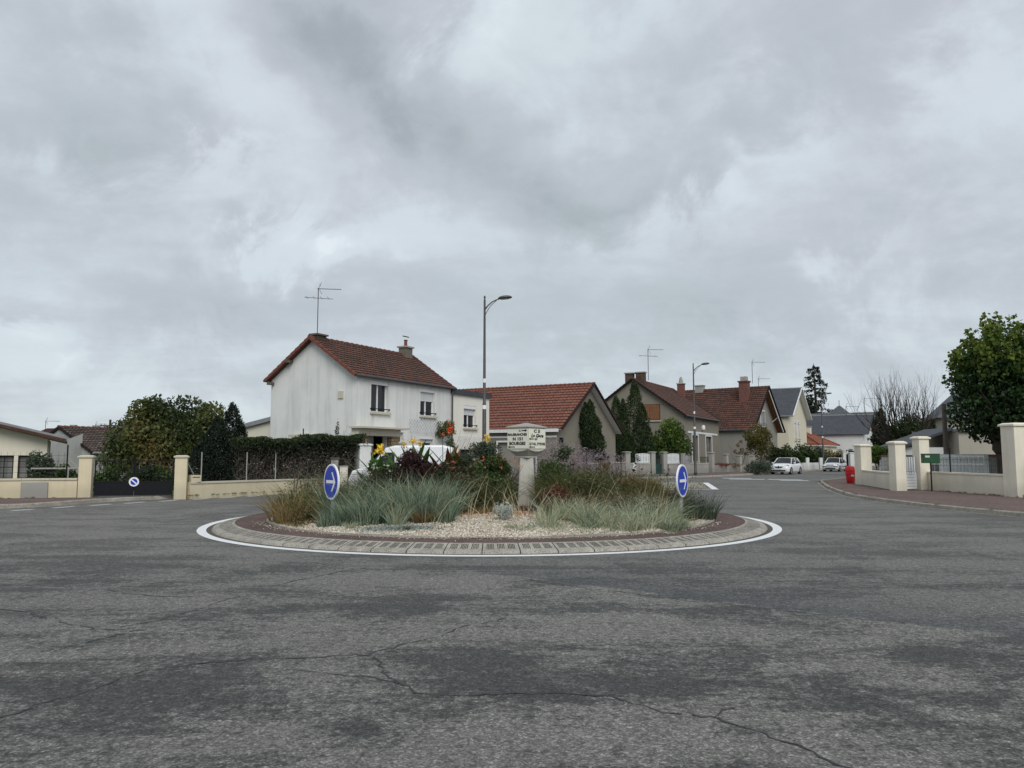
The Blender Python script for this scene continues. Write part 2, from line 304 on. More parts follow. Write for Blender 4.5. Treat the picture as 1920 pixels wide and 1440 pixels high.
# ------------------------------------------------------------------ mesh builder
class MB:
    def __init__(s): s.v = []; s.f = []; s.uv = []; s.has_uv = False
    def add(s, vs, fs, uvs=None):
        o = len(s.v); s.v += [tuple(p) for p in vs]
        for i, f in enumerate(fs):
            s.f.append(tuple(o+k for k in f))
            if uvs is not None: s.uv += [uvs[k] for k in f]; s.has_uv = True
            else: s.uv += [(0, 0)]*len(f)
        return s
    def box(s, x0, y0, z0, x1, y1, z1):
        v = [(x0,y0,z0),(x1,y0,z0),(x1,y1,z0),(x0,y1,z0),(x0,y0,z1),(x1,y0,z1),(x1,y1,z1),(x0,y1,z1)]
        return s.add(v, [(3,2,1,0),(4,5,6,7),(0,1,5,4),(1,2,6,5),(2,3,7,6),(3,0,4,7)])
    def frus(s, cx, cy, z0, z1, a0, b0, a1, b1):
        v = [(cx-a0,cy-b0,z0),(cx+a0,cy-b0,z0),(cx+a0,cy+b0,z0),(cx-a0,cy+b0,z0),(cx-a1,cy-b1,z1),(cx+a1,cy-b1,z1),(cx+a1,cy+b1,z1),(cx-a1,cy+b1,z1)]
        return s.add(v, [(3,2,1,0),(4,5,6,7),(0,1,5,4),(1,2,6,5),(2,3,7,6),(3,0,4,7)])
    def poly(s, pts): return s.add(pts, [tuple(range(len(pts)))])
    def prism(s, pts, z0, z1):
        n = len(pts); v = [(x,y,z0) for x,y in pts]+[(x,y,z1) for x,y in pts]
        return s.add(v, [tuple(range(n-1,-1,-1)), tuple(range(n,2*n))]+[(i,(i+1)%n,n+(i+1)%n,n+i) for i in range(n)])
    def extr(s, pts, d):          # polygon of 3-D points extruded by vector d
        n = len(pts); d = Vector(d); v = [Vector(p) for p in pts]; v += [p+d for p in v]
        return s.add(v, [tuple(range(n-1,-1,-1)), tuple(range(n,2*n))]+[(i,(i+1)%n,n+(i+1)%n,n+i) for i in range(n)])
    def tube(s, pts, rad, n=8, cap=True):
        pts = [Vector(p) for p in pts]; m = len(pts)
        if isinstance(rad, (int, float)): rad = [rad]*m
        vs = []; up = None
        for i, p in enumerate(pts):
            t = (pts[min(i+1,m-1)]-pts[max(i-1,0)]).normalized()
            if up is None: up = t.orthogonal().normalized()
            a = (up - t*up.dot(t)).normalized(); up = a; b = t.cross(a)
            for k in range(n):
                q = 2*PI*k/n; vs.append(p+(a*math.cos(q)+b*math.sin(q))*rad[i])
        fs = [(i*n+k, i*n+(k+1)%n, (i+1)*n+(k+1)%n, (i+1)*n+k) for i in range(m-1) for k in range(n)]
        if cap: fs += [tuple(range(n-1,-1,-1)), tuple(range((m-1)*n, m*n))]
        return s.add(vs, fs)
    def lathe(s, prof, n=16, c=(0,0), ell=(1,1)):
        vs = []; m = len(prof)
        for r, z in prof:
            for k in range(n): q = 2*PI*k/n; vs.append((c[0]+r*ell[0]*math.cos(q), c[1]+r*ell[1]*math.sin(q), z))
        fs = [(i*n+k, i*n+(k+1)%n, (i+1)*n+(k+1)%n, (i+1)*n+k) for i in range(m-1) for k in range(n)]
        fs += [tuple(range(n-1,-1,-1)), tuple(range((m-1)*n, m*n))]
        return s.add(vs, fs)
    def build(s, name, mat, parent=None, smooth=False, bevel=0, loc=None):
        me = bpy.data.meshes.new(name); me.from_pydata(s.v, [], s.f)
        if s.has_uv:
            l = me.uv_layers.new(name='UVMap'); l.data.foreach_set('uv', np.array(s.uv, dtype=np.float32).ravel())
        me.materials.append(mat if not isinstance(mat, str) else MAT[mat]); me.update()
        o = bpy.data.objects.new(name, me); COL.objects.link(o)
        if parent is not None: o.parent = parent
        if loc is not None: o.location = loc
        if smooth: me.polygons.foreach_set('use_smooth', [True]*len(me.polygons))
        if bevel:
            b = o.modifiers.new('bevel', 'BEVEL'); b.width = bevel; b.segments = 2; b.limit_method = 'ANGLE'
        return o

def tag(o, label=None, cat=None, group=None, kind=None):
    if label: o['label'] = label
    if cat: o['category'] = cat
    if group: o['group'] = group
    if kind: o['kind'] = kind
    return o
def T(name, label, cat, loc=(0,0,0), rz=0, group=None):
    o = bpy.data.objects.new(name, None); COL.objects.link(o); o.location = loc; o.rotation_euler = (0,0,rz)
    o.empty_display_size = .2
    return tag(o, label, cat, group)
def dup(o, parent=None):
    c = o.copy(); COL.objects.link(c)
    if parent is not None: c.parent = parent
    for ch in list(o.children): dup(ch, c)
    return c

# fast meshes from arrays of quads: verts (N,k,3), each element a polygon strip
def np_mesh(name, V, quads_per, mat, rnd, parent=None, loc=None):
    n, k, _ = V.shape; q = np.array(quads_per); nq = len(q)
    fi = (q[None,:,:] + (np.arange(n)*k)[:,None,None]).reshape(-1, q.shape[1])
    me = bpy.data.meshes.new(name)
    me.vertices.add(n*k); me.vertices.foreach_set('co', V.reshape(-1).astype(np.float32))
    me.loops.add(fi.size); me.loops.foreach_set('vertex_index', fi.ravel().astype(np.int32))
    me.polygons.add(len(fi)); w = q.shape[1]
    me.polygons.foreach_set('loop_start', (np.arange(len(fi))*w).astype(np.int32))
    me.polygons.foreach_set('loop_total', np.full(len(fi), w, np.int32))
    a = me.attributes.new('rnd', 'FLOAT', 'FACE'); a.data.foreach_set('value', np.repeat(rnd, nq).astype(np.float32))
    me.materials.append(mat); me.update(calc_edges=True)
    o = bpy.data.objects.new(name, me); COL.objects.link(o)
    if parent is not None: o.parent = parent
    if loc is not None: o.location = loc
    return o
def unit(a): return a/np.maximum(np.linalg.norm(a, axis=-1, keepdims=True), 1e-9)
def leaves(name, P, size, mat, parent=None, aspect=.6, rnd=None, droop=0., loc=None, up=0., sv=.4):
    n = len(P); d = unit(RNG.normal(size=(n,3)) + np.array([0,0,-droop+0.])); 
    e = unit(np.cross(d, unit(RNG.normal(size=(n,3)) + np.array([0,0,up]))))
    s = size*(1+sv*(RNG.random((n,1))*2-1))
    a = d*s*.5; b = e*s*.5*aspect; nn = np.cross(d, e)*s*.12
    V = np.stack([P-a, P+b-a*.1+nn, P+a, P-b-a*.1+nn], axis=1)
    if rnd is None: rnd = RNG.random(n)
    return np_mesh(name, V, [(0,1,2,3)], mat, np.clip(rnd,0,1), parent, loc)
def blades(name, B, D, L, W, mat, parent=None, bend=.5, rnd=None, loc=None, seg=3):
    # B base, D initial unit direction, L length, bend: outward droop
    n = len(B); L = np.broadcast_to(L, (n,)); W = np.broadcast_to(W, (n,))
    h = D.copy(); h[:,2] = 0; h = unit(h + 1e-4)
    side = unit(np.cross(D, RNG.normal(size=(n,3))))
    bend = np.broadcast_to(bend, (n,))
    rows = []
    for i in range(seg+1):
        t = i/seg
        p = B + D*(L*t)[:,None] + h*(L*bend*t*t*.5)[:,None] + np.array([0,0,-1.])*(L*bend*t*t*t*.45)[:,None]
        w = (W*(1-t)*.5 + .0006)[:,None] if t > .3 else (W*.5)[:,None]
        rows += [p-side*w, p+side*w]
    V = np.stack(rows, axis=1)
    q = [(2*i, 2*i+1, 2*i+3, 2*i+2) for i in range(seg)]
    if rnd is None: rnd = RNG.random(n)
    return np_mesh(name, V, q, mat, np.clip(rnd,0,1), parent, loc)
def tuft(cx, cy, z, r, n, L, lean=.45, Lv=.3):
    """blade base points and directions for one tussock"""
    a = RNG.random(n)*2*PI; rr = np.sqrt(RNG.random(n))*r
    B = np.stack([cx+rr*np.cos(a), cy+rr*np.sin(a), np.full(n, z)], 1)
    a2 = a+RNG.normal(size=n)*.5; ln = lean*(.25+rr/r)*RNG.random(n)*1.3
    D = unit(np.stack([np.cos(a2)*ln, np.sin(a2)*ln, np.ones(n)], 1))
    return B, D, L*(1-Lv*RNG.random(n))
def crown_pts(n, lobes, shell=.45):
    w = np.array([l[3]*l[4]*l[5] for l in lobes])**.7; w /= w.sum()
    idx = RNG.choice(len(lobes), n, p=w); Lb = np.array(lobes)[idx]
    d = unit(RNG.normal(size=(n,3))); r = (1-shell*RNG.random(n)**1.6)
    r *= 1+.12*np.sin(d[:,0]*9+Lb[:,0]*7)*np.sin(d[:,2]*8+Lb[:,1]*5)
    return Lb[:,:3] + d*Lb[:,3:6]*r[:,None]
def rand_lobes(n, c, R3, r, seed, flat=1.):
    rg = np.random.default_rng(seed); out = []
    for i in range(n):
        d = rg.normal(size=3); d /= np.linalg.norm(d); k = rg.random()**.4
        s = r*(.65+.6*rg.random())
        out.append((c[0]+d[0]*R3[0]*k, c[1]+d[1]*R3[1]*k, c[2]+d[2]*R3[2]*k, s, s, s*flat))
    return out
def limb(mb, p, d, L, r, depth, rg, spread=.5, up=.15, n=6, seg=4, child=3):
    pts = [p]; rad = [r]; q = p.copy(); dd = d.normalized()
    for i in range(seg):
        dd = (dd + Vector(rg.normal(size=3)*.10) + Vector((0,0,up*.25))).normalized()
        q = q+dd*L/seg; pts.append(q.copy()); rad.append(r*(1-.55*(i+1)/seg))
    mb.tube(pts, rad, n, cap=False)
    if depth > 0:
        for k in range(child):
            i = seg if k == 0 else rg.integers(max(1, seg-3), seg+1)
            nd = (dd + Vector(rg.normal(size=3))*spread + Vector((0,0,up))).normalized()
            limb(mb, pts[i], nd, L*(.62+.25*rg.random()), rad[i]*.72, depth-1, rg, spread, up, max(3, n-1), seg, child)

# ------------------------------------------------------------------ camera, world, sun
cam = bpy.data.cameras.new('camera'); co = bpy.data.objects.new('camera', cam); COL.objects.link(co)
co.location = (0,0,CH); co.rotation_euler = (PI/2+PITCH, 0, 0)
cam.sensor_width = 36; cam.lens = F/1920*36; cam.clip_end = 6000; cam.clip_start = .05
sc.camera = co
sc.view_settings.view_transform = 'Standard'; sc.view_settings.look = 'None'; sc.view_settings.exposure = 0
SUN_EL, SUN_AZ = 40, 165      # azimuth clockwise from +Y: behind the viewer
w = bpy.data.worlds.new('World'); sc.world = w; w.use_nodes = True
def build_world():
    nt = w.node_tree; nt.nodes.clear()
    out = nt.nodes.new('ShaderNodeOutputWorld'); bg = nt.nodes.new('ShaderNodeBackground'); nt.links.new(bg.outputs[0], out.inputs[0])
    bg.inputs[1].default_value = .1
    sky = nt.nodes.new('ShaderNodeTexSky'); sky.sky_type = 'NISHITA'; sky.sun_disc = False
    sky.sun_elevation = R(SUN_EL); sky.sun_rotation = R(SUN_AZ)
    tc = nt.nodes.new('ShaderNodeTexCoord'); sp = nt.nodes.new('ShaderNodeSeparateXYZ'); nt.links.new(tc.outputs['Generated'], sp.inputs[0])
    x, y, z = sp.outputs
    az = math_(nt, 'ARCTAN2', x, y); el = math_(nt, 'ARCSINE', z)
    # cloud-deck coordinates: a flat layer overhead, so banks shrink towards the horizon
    den = math_(nt, 'ADD', math_(nt, 'MAXIMUM', z, 0.0), .16)
    cb = nt.nodes.new('ShaderNodeCombineXYZ')
    nt.links.new(math_(nt, 'DIVIDE', x, den), cb.inputs[0]); nt.links.new(math_(nt, 'DIVIDE', y, den), cb.inputs[1])
    cb.inputs[2].default_value = 3.3
    deck = cb.outputs[0]
    mp = nt.nodes.new('ShaderNodeMapping'); mp.inputs['Rotation'].default_value = (0,0,R(-25)); mp.inputs['Scale'].default_value = (1,1.5,1)
    nt.links.new(deck, mp.inputs[0])
    n1 = noise(nt, mp.outputs[0], .85, 7, .55, .25); n2 = noise(nt, mp.outputs[0], 2.6, 9, .62, .5)
    nd = noise(nt, tc.outputs['Generated'], 3.2, 6, .55, .3)
    nw = noise(nt, tc.outputs['Generated'], 7, 9, .62, .5)
    # warp the azimuth / elevation for the hand-placed banks
    wa = math_(nt, 'MULTIPLY', math_(nt, 'SUBTRACT', nd, .5), .42); wb = math_(nt, 'MULTIPLY', math_(nt, 'SUBTRACT', nw, .5), .30)
    azw = math_(nt, 'ADD', az, math_(nt, 'ADD', wa, wb)); elw = math_(nt, 'ADD', el, math_(nt, 'ADD', math_(nt, 'MULTIPLY', wa, .5), math_(nt, 'MULTIPLY', wb, -.7)))
    tot = None
    def blob(px, v, sx, sy, amp, rot=0):
        nonlocal tot
        a0 = math.atan((px-960)/F); e0 = PITCH+math.atan((720-v)/F); sx /= F; sy /= F; c, s = math.cos(R(rot)), math.sin(R(rot))
        da = math_(nt, 'SUBTRACT', azw, a0); de = math_(nt, 'SUBTRACT', elw, e0)
        u = math_(nt, 'ADD', math_(nt, 'MULTIPLY', da, c/sx), math_(nt, 'MULTIPLY', de, s/sx))
        t = math_(nt, 'ADD', math_(nt, 'MULTIPLY', da, -s/sy), math_(nt, 'MULTIPLY', de, c/sy))
        q = math_(nt, 'ADD', math_(nt, 'MULTIPLY', u, u), math_(nt, 'MULTIPLY', t, t))
        e = math_(nt, 'MULTIPLY', math_(nt, 'EXPONENT', math_(nt, 'MULTIPLY', q, -1.0)), amp*.82)
        tot = e if tot is None else math_(nt, 'ADD', tot, e)
    for b_ in SKY_BLOBS: blob(*b_)
    val = math_(nt, 'ADD', tot, math_(nt, 'MULTIPLY', math_(nt, 'SUBTRACT', n1, .5), .42))
    val = math_(nt, 'ADD', val, math_(nt, 'MULTIPLY', math_(nt, 'SUBTRACT', n2, .5), .26))
    val = math_(nt, 'ADD', val, math_(nt, 'MULTIPLY', math_(nt, 'SUBTRACT', nw, .5), .45))
    mz = nt.nodes.new('ShaderNodeMapping'); mz.inputs['Scale'].default_value = (1,1,1.7); mz.inputs['Rotation'].default_value = (0,R(12),0); nt.links.new(tc.outputs['Generated'], mz.inputs[0])
    n3 = noise(nt, mz.outputs[0], 11, 10, .62, .25)
    val = math_(nt, 'ADD', val, math_(nt, 'MULTIPLY', math_(nt, 'SUBTRACT', n3, .5), .34))
    # firmer cloud edges: steepen around the middle grey
    val = math_(nt, 'ADD', val, math_(nt, 'MULTIPLY', math_(nt, 'SINE', math_(nt, 'MULTIPLY', val, 17.0)), .03))
    val = math_(nt, 'ADD', val, .56, clamp=True)
    c = ramp(nt, val, [(.0, (3.6,4.1,4.3)), (.3, (4.7,5.2,5.5)), (.5, (5.8,6.3,6.75)), (.7, (6.6,7.35,7.7)), (.88, (7.3,8.05,8.4)), (1, (8.0,8.7,9.0))])
    c = mix(nt, math_(nt, 'MULTIPLY', ramp(nt, noise(nt, tc.outputs['Generated'], 2.1, 3), [(.42, g(0)), (.6, g(1))]), .5), c, (1.04,.985,1.03), 'MULTIPLY')
    c = mix(nt, 1.0, c, (.985,1.0,1.008), 'MULTIPLY')
    c = mix(nt, .94, sky.outputs[0], c)
    nt.links.new(c, bg.inputs[0])
SKY_BLOBS = [
    (690, 120, 190, 120, -.42, -20), (600, 30, 160, 70, -.18, 0), (1000, 310, 260, 110, -.42, -22), (1130, 400, 150, 55, -.25, 5), (1330, 320, 80, 30, -.15, -10),
    (190, 310, 190, 50, -.34, 3), (60, 150, 120, 90, -.20, 0), (460, 410, 60, 30, -.15, 0), (250, 60, 110, 60, .22, 20), (450, 220, 110, 170, .18, 0),
    (950, 70, 130, 90, .36, 30), (1100, 30, 160, 40, .16, 0), (560, 485, 70, 35, .45, 0), (450, 480, 40, 30, .2, 0), (740, 440, 100, 50, .14, 0),
    (1350, 400, 60, 40, .36, 0), (1400, 310, 120, 40, .22, 0), (1180, 180, 90, 50, .18, -25), (1400, 160, 260, 60, -.12, 0), (1700, 150, 200, 180, -.06, 0), (1840, 310, 160, 60, .24, 0),
    (1650, 400, 180, 50, -.10, 0), (1540, 550, 260, 90, -.26, 10), (1650, 500, 70, 25, .34, 0), (340, 560, 160, 40, -.18, 0), (700, 570, 260, 60, -.10, 0),
    (20, 640, 60, 25, .4, 0), (20, 690, 70, 30, .25, 0), (140, 690, 40, 25, .35, 0), (230, 640, 160, 40, -.06, 0), (1160, 600, 260, 50, -.16, 0), (1100, 470, 120, 30, .10, 0),
    (400, 760, 180, 25, .18, 0), (1000, 700, 500, 60, -.08, 0)]
build_world()
sun = bpy.data.lights.new('sun', 'SUN'); sun.energy = 1.9; sun.angle = R(35); sun.color = (1,.965,.92)
so = bpy.data.objects.new('sun', sun); COL.objects.link(so)
sd = Vector((math.sin(R(SUN_AZ))*math.cos(R(SUN_EL)), math.cos(R(SUN_AZ))*math.cos(R(SUN_EL)), math.sin(R(SUN_EL))))
so.rotation_euler = sd.to_track_quat('Z', 'Y').to_euler(); so.location = (0,-5,30)

# ================================================================== GROUND
def sheet(name, pts, z, mat):
    return tag(MB().poly([(x, y, z) for x, y in pts]).build(name, mat), kind='structure')
sheet('ground', [(-1500,-600),(1500,-600),(1500,2500),(-1500,2500)], -.02, 'land')
sheet('road', [(-70,-30),(70,-30),(90,190),(-70,60)], 0, 'asphalt')

def offset_line(L, d):
    out = []
    for i, p in enumerate(L):
        a = Vector(L[max(i-1,0)]); b = Vector(L[min(i+1,len(L)-1)]); t = (b-a).normalized()
        out.append((p[0]-t.y*d, p[1]+t.x*d))
    return out
def smooth_line(L, it=2):
    for _ in range(it):
        n = [L[0]]
        for a, b in zip(L, L[1:]):
            n += [(a[0]*.75+b[0]*.25, a[1]*.75+b[1]*.25), (a[0]*.25+b[0]*.75, a[1]*.25+b[1]*.75)]
        L = n+[L[-1]]
    return L
def kerb(name, L, width=.14, h=.13, gutter=.0):
    # L runs along the road edge, pavement on its left (+offset)
    mb = MB(); pts = [(0,-.02),(0,h-.025),(.02,h),(width,h),(width,-.02)]
    lines = [offset_line(L, o) for o, _ in pts]
    for k in range(len(pts)-1):
        for i in range(len(L)-1):
            a, b = lines[k][i], lines[k][i+1]; c, d = lines[k+1][i+1], lines[k+1][i]
            mb.add([(*a,pts[k][1]),(*b,pts[k][1]),(*c,pts[k+1][1]),(*d,pts[k+1][1])], [(0,1,2,3)])
    o = tag(mb.build(name, 'kerb'), kind='structure')
    if gutter:
        g0 = offset_line(L, -.004); g1 = offset_line(L, -gutter); mb = MB()
        for i in range(len(L)-1): mb.add([(*g0[i],.005),(*g0[i+1],.005),(*g1[i+1],.005),(*g1[i],.005)], [(0,1,2,3)])
        tag(mb.build('gutter', 'kerb'), kind='structure')
    return o
# right-hand pavement: edge listed from near to far then round the corner
KR = smooth_line([(17,13.5),(15,16.2),(14,17.7),(13.4,20),(13.0,22.4),(12.8,24.8),(12.95,29.2),(13.9,33),(15.6,38.5),(17.4,43.5),(18.8,47.6),(20.6,49.6),(23.5,54),(28,62),(48,96),(70,132)])
KR2 = [(-x, y) for x, y in KR]
kerb('kerb', offset_line(list(reversed(KR)), 0), gutter=.12)
# a raised sheet behind the right kerb
inner = offset_line(list(reversed(KR)), .138)
sheet('pavement', inner+[(19,12),(60,20),(110,120)], .125, 'pave_red')
sheet('garden_ground', [(19.2,14),(18.3,27.4),(18.9,34.6),(19.1,41),(22.5,47),(30,60),(50,93),(74,130),(110,120),(60,20)], .133, 'land')
# left and far pavement
KL = smooth_line([(-40,21.5),(-20,22.6),(-15.2,23.4),(-14.6,25.6),(-14.0,27.6),(-12.6,29.2),(-11.4,30.7),(-10.6,32.2),(-9.7,34.4),(-8,35.4),(-5,36.4),(0,38.6),(3.4,45),(6.2,51.6),(9.2,55),(12.6,56.3),(16.4,60.2),(20.6,66),(24.6,71.5),(31,81),(44,101),(66,136)])
kerb('kerb', KL, gutter=.12)
inner = offset_line(KL, .138)
sheet('pavement', inner+[(60,138),(-60,138),(-60,30)], .125, 'pave_red')
sheet('garden_ground', [(-42,25.4),(-21,26.9),(-15.2,28.1),(-12.6,29.1),(-10.4,34.8),(-8.6,37.3),(-1,50),(2,51.5),(8.9,61.5),(13.2,64.2),(18.6,70.5),(22.7,74.2),(29,84),(60,135),(-60,138),(-90,40)], .133, 'land')
# forecourt paving by the cream fence, pale
sheet('driveway', [(-14.6,27.3),(-13.2,28.5),(-12.9,29.3),(-15.1,28.3)], .137, 'pave_grey')
sheet('driveway', [(9.5,57.2),(14.4,59.6),(17.2,64),(14.8,64.3),(11,62.4)], .137, 'pave_grey')

# ---- give-way dashes on the left, crossing bars at the far right road
mb = MB()
for a, b, v0 in ((38,78,956.5),(112,152,951.5),(182,220,947),(246,282,943),(310,343,939.2),(372,400,936),(422,452,933.2),(472,498,930.5)):
    d0 = 2307/(v0-855); s = (b-a)*.5
    p = Vector(((a-960)/F*d0, d0)); v1 = v0-(b-a)*.075; d1 = 2307/(v1-855); q = Vector(((b-960)/F*d1, d1))
    t = (q-p).normalized(); nrm = Vector((-t.y, t.x))*.22
    mb.poly([(*p,.005),(*q,.005),(*(q+nrm),.005),(*(p+nrm),.005)])
tag(mb.build('road_marking', 'paint_old'), 'worn white give-way dashes in front of the yellow wall and black gate', 'road marking', kind='structure')
mb = MB()
for x0, x1, d, s in ((15.2,17.0,55.6,.35),(15.0,17.2,53.3,.3),(17.4,19.4,52.3,.3),(17.6,19.2,50.6,.25)):
    mb.poly([(x0,d,.005),(x1,d-.8,.005),(x1+.2,d-.8+.9+s,.005),(x0+.2,d+.9+s,.005)])
tag(mb.build('road_marking', 'paint_old'), 'white crossing bars across the far street beside the parked cars', 'road marking', kind='structure')

# ---- splitter island in the far street
SP = [(4.6,37.6),(9.5,37.9),(11.2,45.6),(8.2,46.4)]
tag(MB().prism(SP, -.01, .06).build('splitter_island', 'splitter', bevel=.02), kind='structure')
mb = MB()
def strip(mb, a, b, w, z):
    a, b = Vector(a), Vector(b); n = Vector((-(b-a).y, (b-a).x)).normalized()*w
    mb.poly([(*a,z),(*b,z),(*(b+n),z),(*(a+n),z)])
strip(mb, (4.6,37.1), (10.0,37.4), .28, .005); strip(mb, (9.9,37.1), (11.75,46.4), .32, .009)
tag(mb.build('road_marking', 'paint'), 'white line edging the low concrete splitter island', 'road marking', kind='structure')

# ================================================================== ROUNDABOUT ISLAND
CX, CY = -.49, 19.2
def ring(r0, r1, z0, z1, n=180, wob=0):
    mb = MB(); vs = []
    for k in range(n):
        q = 2*PI*k/n; c, s = math.cos(q), math.sin(q); w_ = wob*math.sin(q*7)+wob*math.sin(q*13+1)
        vs += [(CX+(r0+w_)*c, CY+(r0+w_)*s, z0), (CX+r1*c, CY+r1*s, z1)]
    return mb.add(vs, [(2*k, 2*((k+1)%n), 2*((k+1)%n)+1, 2*k+1) for k in range(n)])
tag(ring(6.56, 6.75, .006, .006).build('road_marking', 'paint'), 'bright white ring line painted round the traffic island', 'road marking', kind='structure')
# kerb blocks with cut grooves
def ring_kerb():
    mb = MB(); gb = MB(); NB = 64; per = 2*PI/NB
    R0, R1, R2, R3 = 6.46, 6.42, 6.34, 5.98         # foot, lip, start of the slope, inner edge
    Z0, Z1, Z2, Z3 = -.01, .045, .065, .135
    def P(q, r, z): return (CX+r*math.cos(q), CY+r*math.sin(q), z)
    for b_ in range(NB):
        q0 = b_*per+.0012; q1 = (b_+1)*per-.0012
        cuts = [q0]; grooves = []
        for gi in range(3):
            c = q0+(q1-q0)*(.2+.3*gi)
            for k in range(5):
                a = c+(k-2)*per*.042; cuts += [a-per*.011, a+per*.011]; grooves.append((a-per*.011, a+per*.011))
        cuts.append(q1)
        prof = [(R0,Z0),(R1,Z1),(R2,Z2)]
        ga, gb_ = .12, .86                              # groove band across the slope
        ra, za = R2+(R3-R2)*ga, Z2+(Z3-Z2)*ga; rb, zb = R2+(R3-R2)*gb_, Z2+(Z3-Z2)*gb_
        for (qa, qb) in zip(cuts, cuts[1:]):
            isg = any(abs(qa-x)<1e-9 for x, _ in grooves)
            pr = [(R0,Z0),(R1,Z1),(R2,Z2),(ra,za)]
            for (r_a,z_a),(r_b,z_b) in zip(pr, pr[1:]): mb.add([P(qa,r_a,z_a),P(qb,r_a,z_a),P(qb,r_b,z_b),P(qa,r_b,z_b)], [(0,1,2,3)])
            if not isg: mb.add([P(qa,ra,za),P(qb,ra,za),P(qb,rb,zb),P(qa,rb,zb)], [(0,1,2,3)])
            else:
                dz = .018
                gb.add([P(qa,ra,za),P(qb,ra,za),P(qb,rb,zb),P(qa,rb,zb),P(qa,ra,za-dz),P(qb,ra,za-dz),P(qb,rb,zb-dz),P(qa,rb,zb-dz)], [(4,5,6,7),(0,4,7,3),(1,2,6,5),(0,1,5,4),(2,3,7,6)])
            mb.add([P(qa,rb,zb),P(qb,rb,zb),P(qb,R3,Z3),P(qa,R3,Z3)], [(0,1,2,3)])
        # open joint ends
        for q in (q0, q1): gb.add([P(q,R0,Z0),P(q,R1,Z1),P(q,R2,Z2),P(q,R3,Z3),P(q,R3,-.02)], [(0,1,2,3,4)])
    root = mb.build('kerb', 'kerb'); tag(root, 'sloping grooved concrete kerb blocks ringing the traffic island', 'kerb', kind='structure')
    gb.build('kerb_groove', 'groove', root)
ring_kerb()
tag(ring(6.40, 6.60, .0055, .0055).build('road_joint', 'groove'), kind='structure')
tag(ring(5.30, 5.99, .135, .128).build('island_paving', 'ring_red'), kind='structure')
# bed edging: thin dark metal strip half sunk
mb = MB(); n = 140
for k in range(n):
    a, b = 2*PI*k/n, 2*PI*(k+1)/n
    ra = 5.32+.02*math.sin(a*5)+.012*math.sin(a*17); rb = 5.32+.02*math.sin(b*5)+.012*math.sin(b*17)
    za = .165+.012*math.sin(a*9); zb = .165+.012*math.sin(b*9)
    mb.add([(CX+ra*math.cos(a),CY+ra*math.sin(a),.12),(CX+rb*math.cos(b),CY+rb*math.sin(b),.12),(CX+rb*math.cos(b),CY+rb*math.sin(b),zb),(CX+ra*math.cos(a),CY+ra*math.sin(a),za),
            (CX+(ra-.03)*math.cos(a),CY+(ra-.03)*math.sin(a),za),(CX+(rb-.03)*math.cos(b),CY+(rb-.03)*math.sin(b),zb)], [(0,1,2,3),(3,2,5,4)])
tag(mb.build('bed_edging', 'kerb'), 'thin concrete edging strip round the planted bed of the island', 'edging', kind='structure')
def bed_z(x, y):
    r = math.hypot(x-CX, y-CY); return .15+.22*max(0, 1-(r/5.3)**2)
mb = MB(); nr, na = 14, 90; vs = [(CX,CY,bed_z(CX,CY))]
for i in range(1, nr+1):
    for k in range(na):
        q = 2*PI*k/na; r = 5.31*i/nr; x, y = CX+r*math.cos(q), CY+r*math.sin(q)
        vs.append((x, y, bed_z(x,y)+(random.uniform(-.012,.012) if i < nr else 0)))
fs = [(0, 1+k, 1+(k+1)%na) for k in range(na)]+[(1+(i-1)*na+k, 1+i*na+k, 1+i*na+(k+1)%na, 1+(i-1)*na+(k+1)%na) for i in range(1, nr) for k in range(na)]
mb.add(vs, fs); tag(mb.build('gravel_bed', 'gravel', smooth=True), kind='structure')
# scattered loose stones
def stones(name, n, fn, s0, s1, mat, label, cat):
    P = np.array([fn() for _ in range(n)]); V = []
    base = np.array([[1,0,0],[0,1,0],[-1,0,0],[0,-1,0],[0,0,.7],[0,0,-.5]])
    s = RNG.uniform(s0, s1, (n,1,1)); sq = RNG.uniform(.6,1.3,(n,1,3)); th = RNG.random(n)*2*PI
    V = base[None]*s*sq; c, sn = np.cos(th)[:,None], np.sin(th)[:,None]
    X = V[:,:,0]*c-V[:,:,1]*sn; Y = V[:,:,0]*sn+V[:,:,1]*c; V = np.stack([X,Y,V[:,:,2]],2)+P[:,None,:]
    q = [(0,1,4),(1,2,4),(2,3,4),(3,0,4),(0,3,5),(1,0,5),(2,1,5),(3,2,5)]
    o = np_mesh(name, V, q, mat, RNG.random(n)); return tag(o, label, cat, kind='stuff')
STONE = M_leaf('loose_stone', [(.26,.215,.155), (.46,.40,.31), (.66,.60,.50), (.78,.74,.65)], 0, .9)
def pos_front():
    while True:
        q = random.uniform(-PI*.92, -PI*.08); r = 5.27*random.random()**.35
        x, y = CX+r*math.cos(q), CY+r*math.sin(q)
        if -4.2 < x < 3.6 and y < 17.2: return (x, y, bed_z(x,y)+.004)
stones('gravel', 16000, pos_front, .010, .024, STONE, 'loose pale cream stones spread over the front of the planted bed', 'gravel')
def pos_spill():
    q = random.uniform(-PI*.9, -PI*.1); r = 5.36+abs(random.gauss(0,.12)); return (CX+r*math.cos(q), CY+r*math.sin(q), .142)
stones('gravel', 420, pos_spill, .007, .016, STONE, 'scattered stones spilt from the bed onto the red paving ring', 'gravel')
CHIP = M_leaf('terracotta_chip', [(.20,.075,.04), (.40,.17,.09), (.55,.28,.17), (.6,.45,.33)], 0, .9)
def pos_chip():
    x = random.gauss(-.9,.8); y = random.gauss(17.35,.28); return (x, y, bed_z(x,y)+.008)
stones('bark_mulch', 2600, pos_chip, .014, .038, CHIP, 'orange brown wood chip mulch behind the pale gravel', 'mulch')
mb = MB()
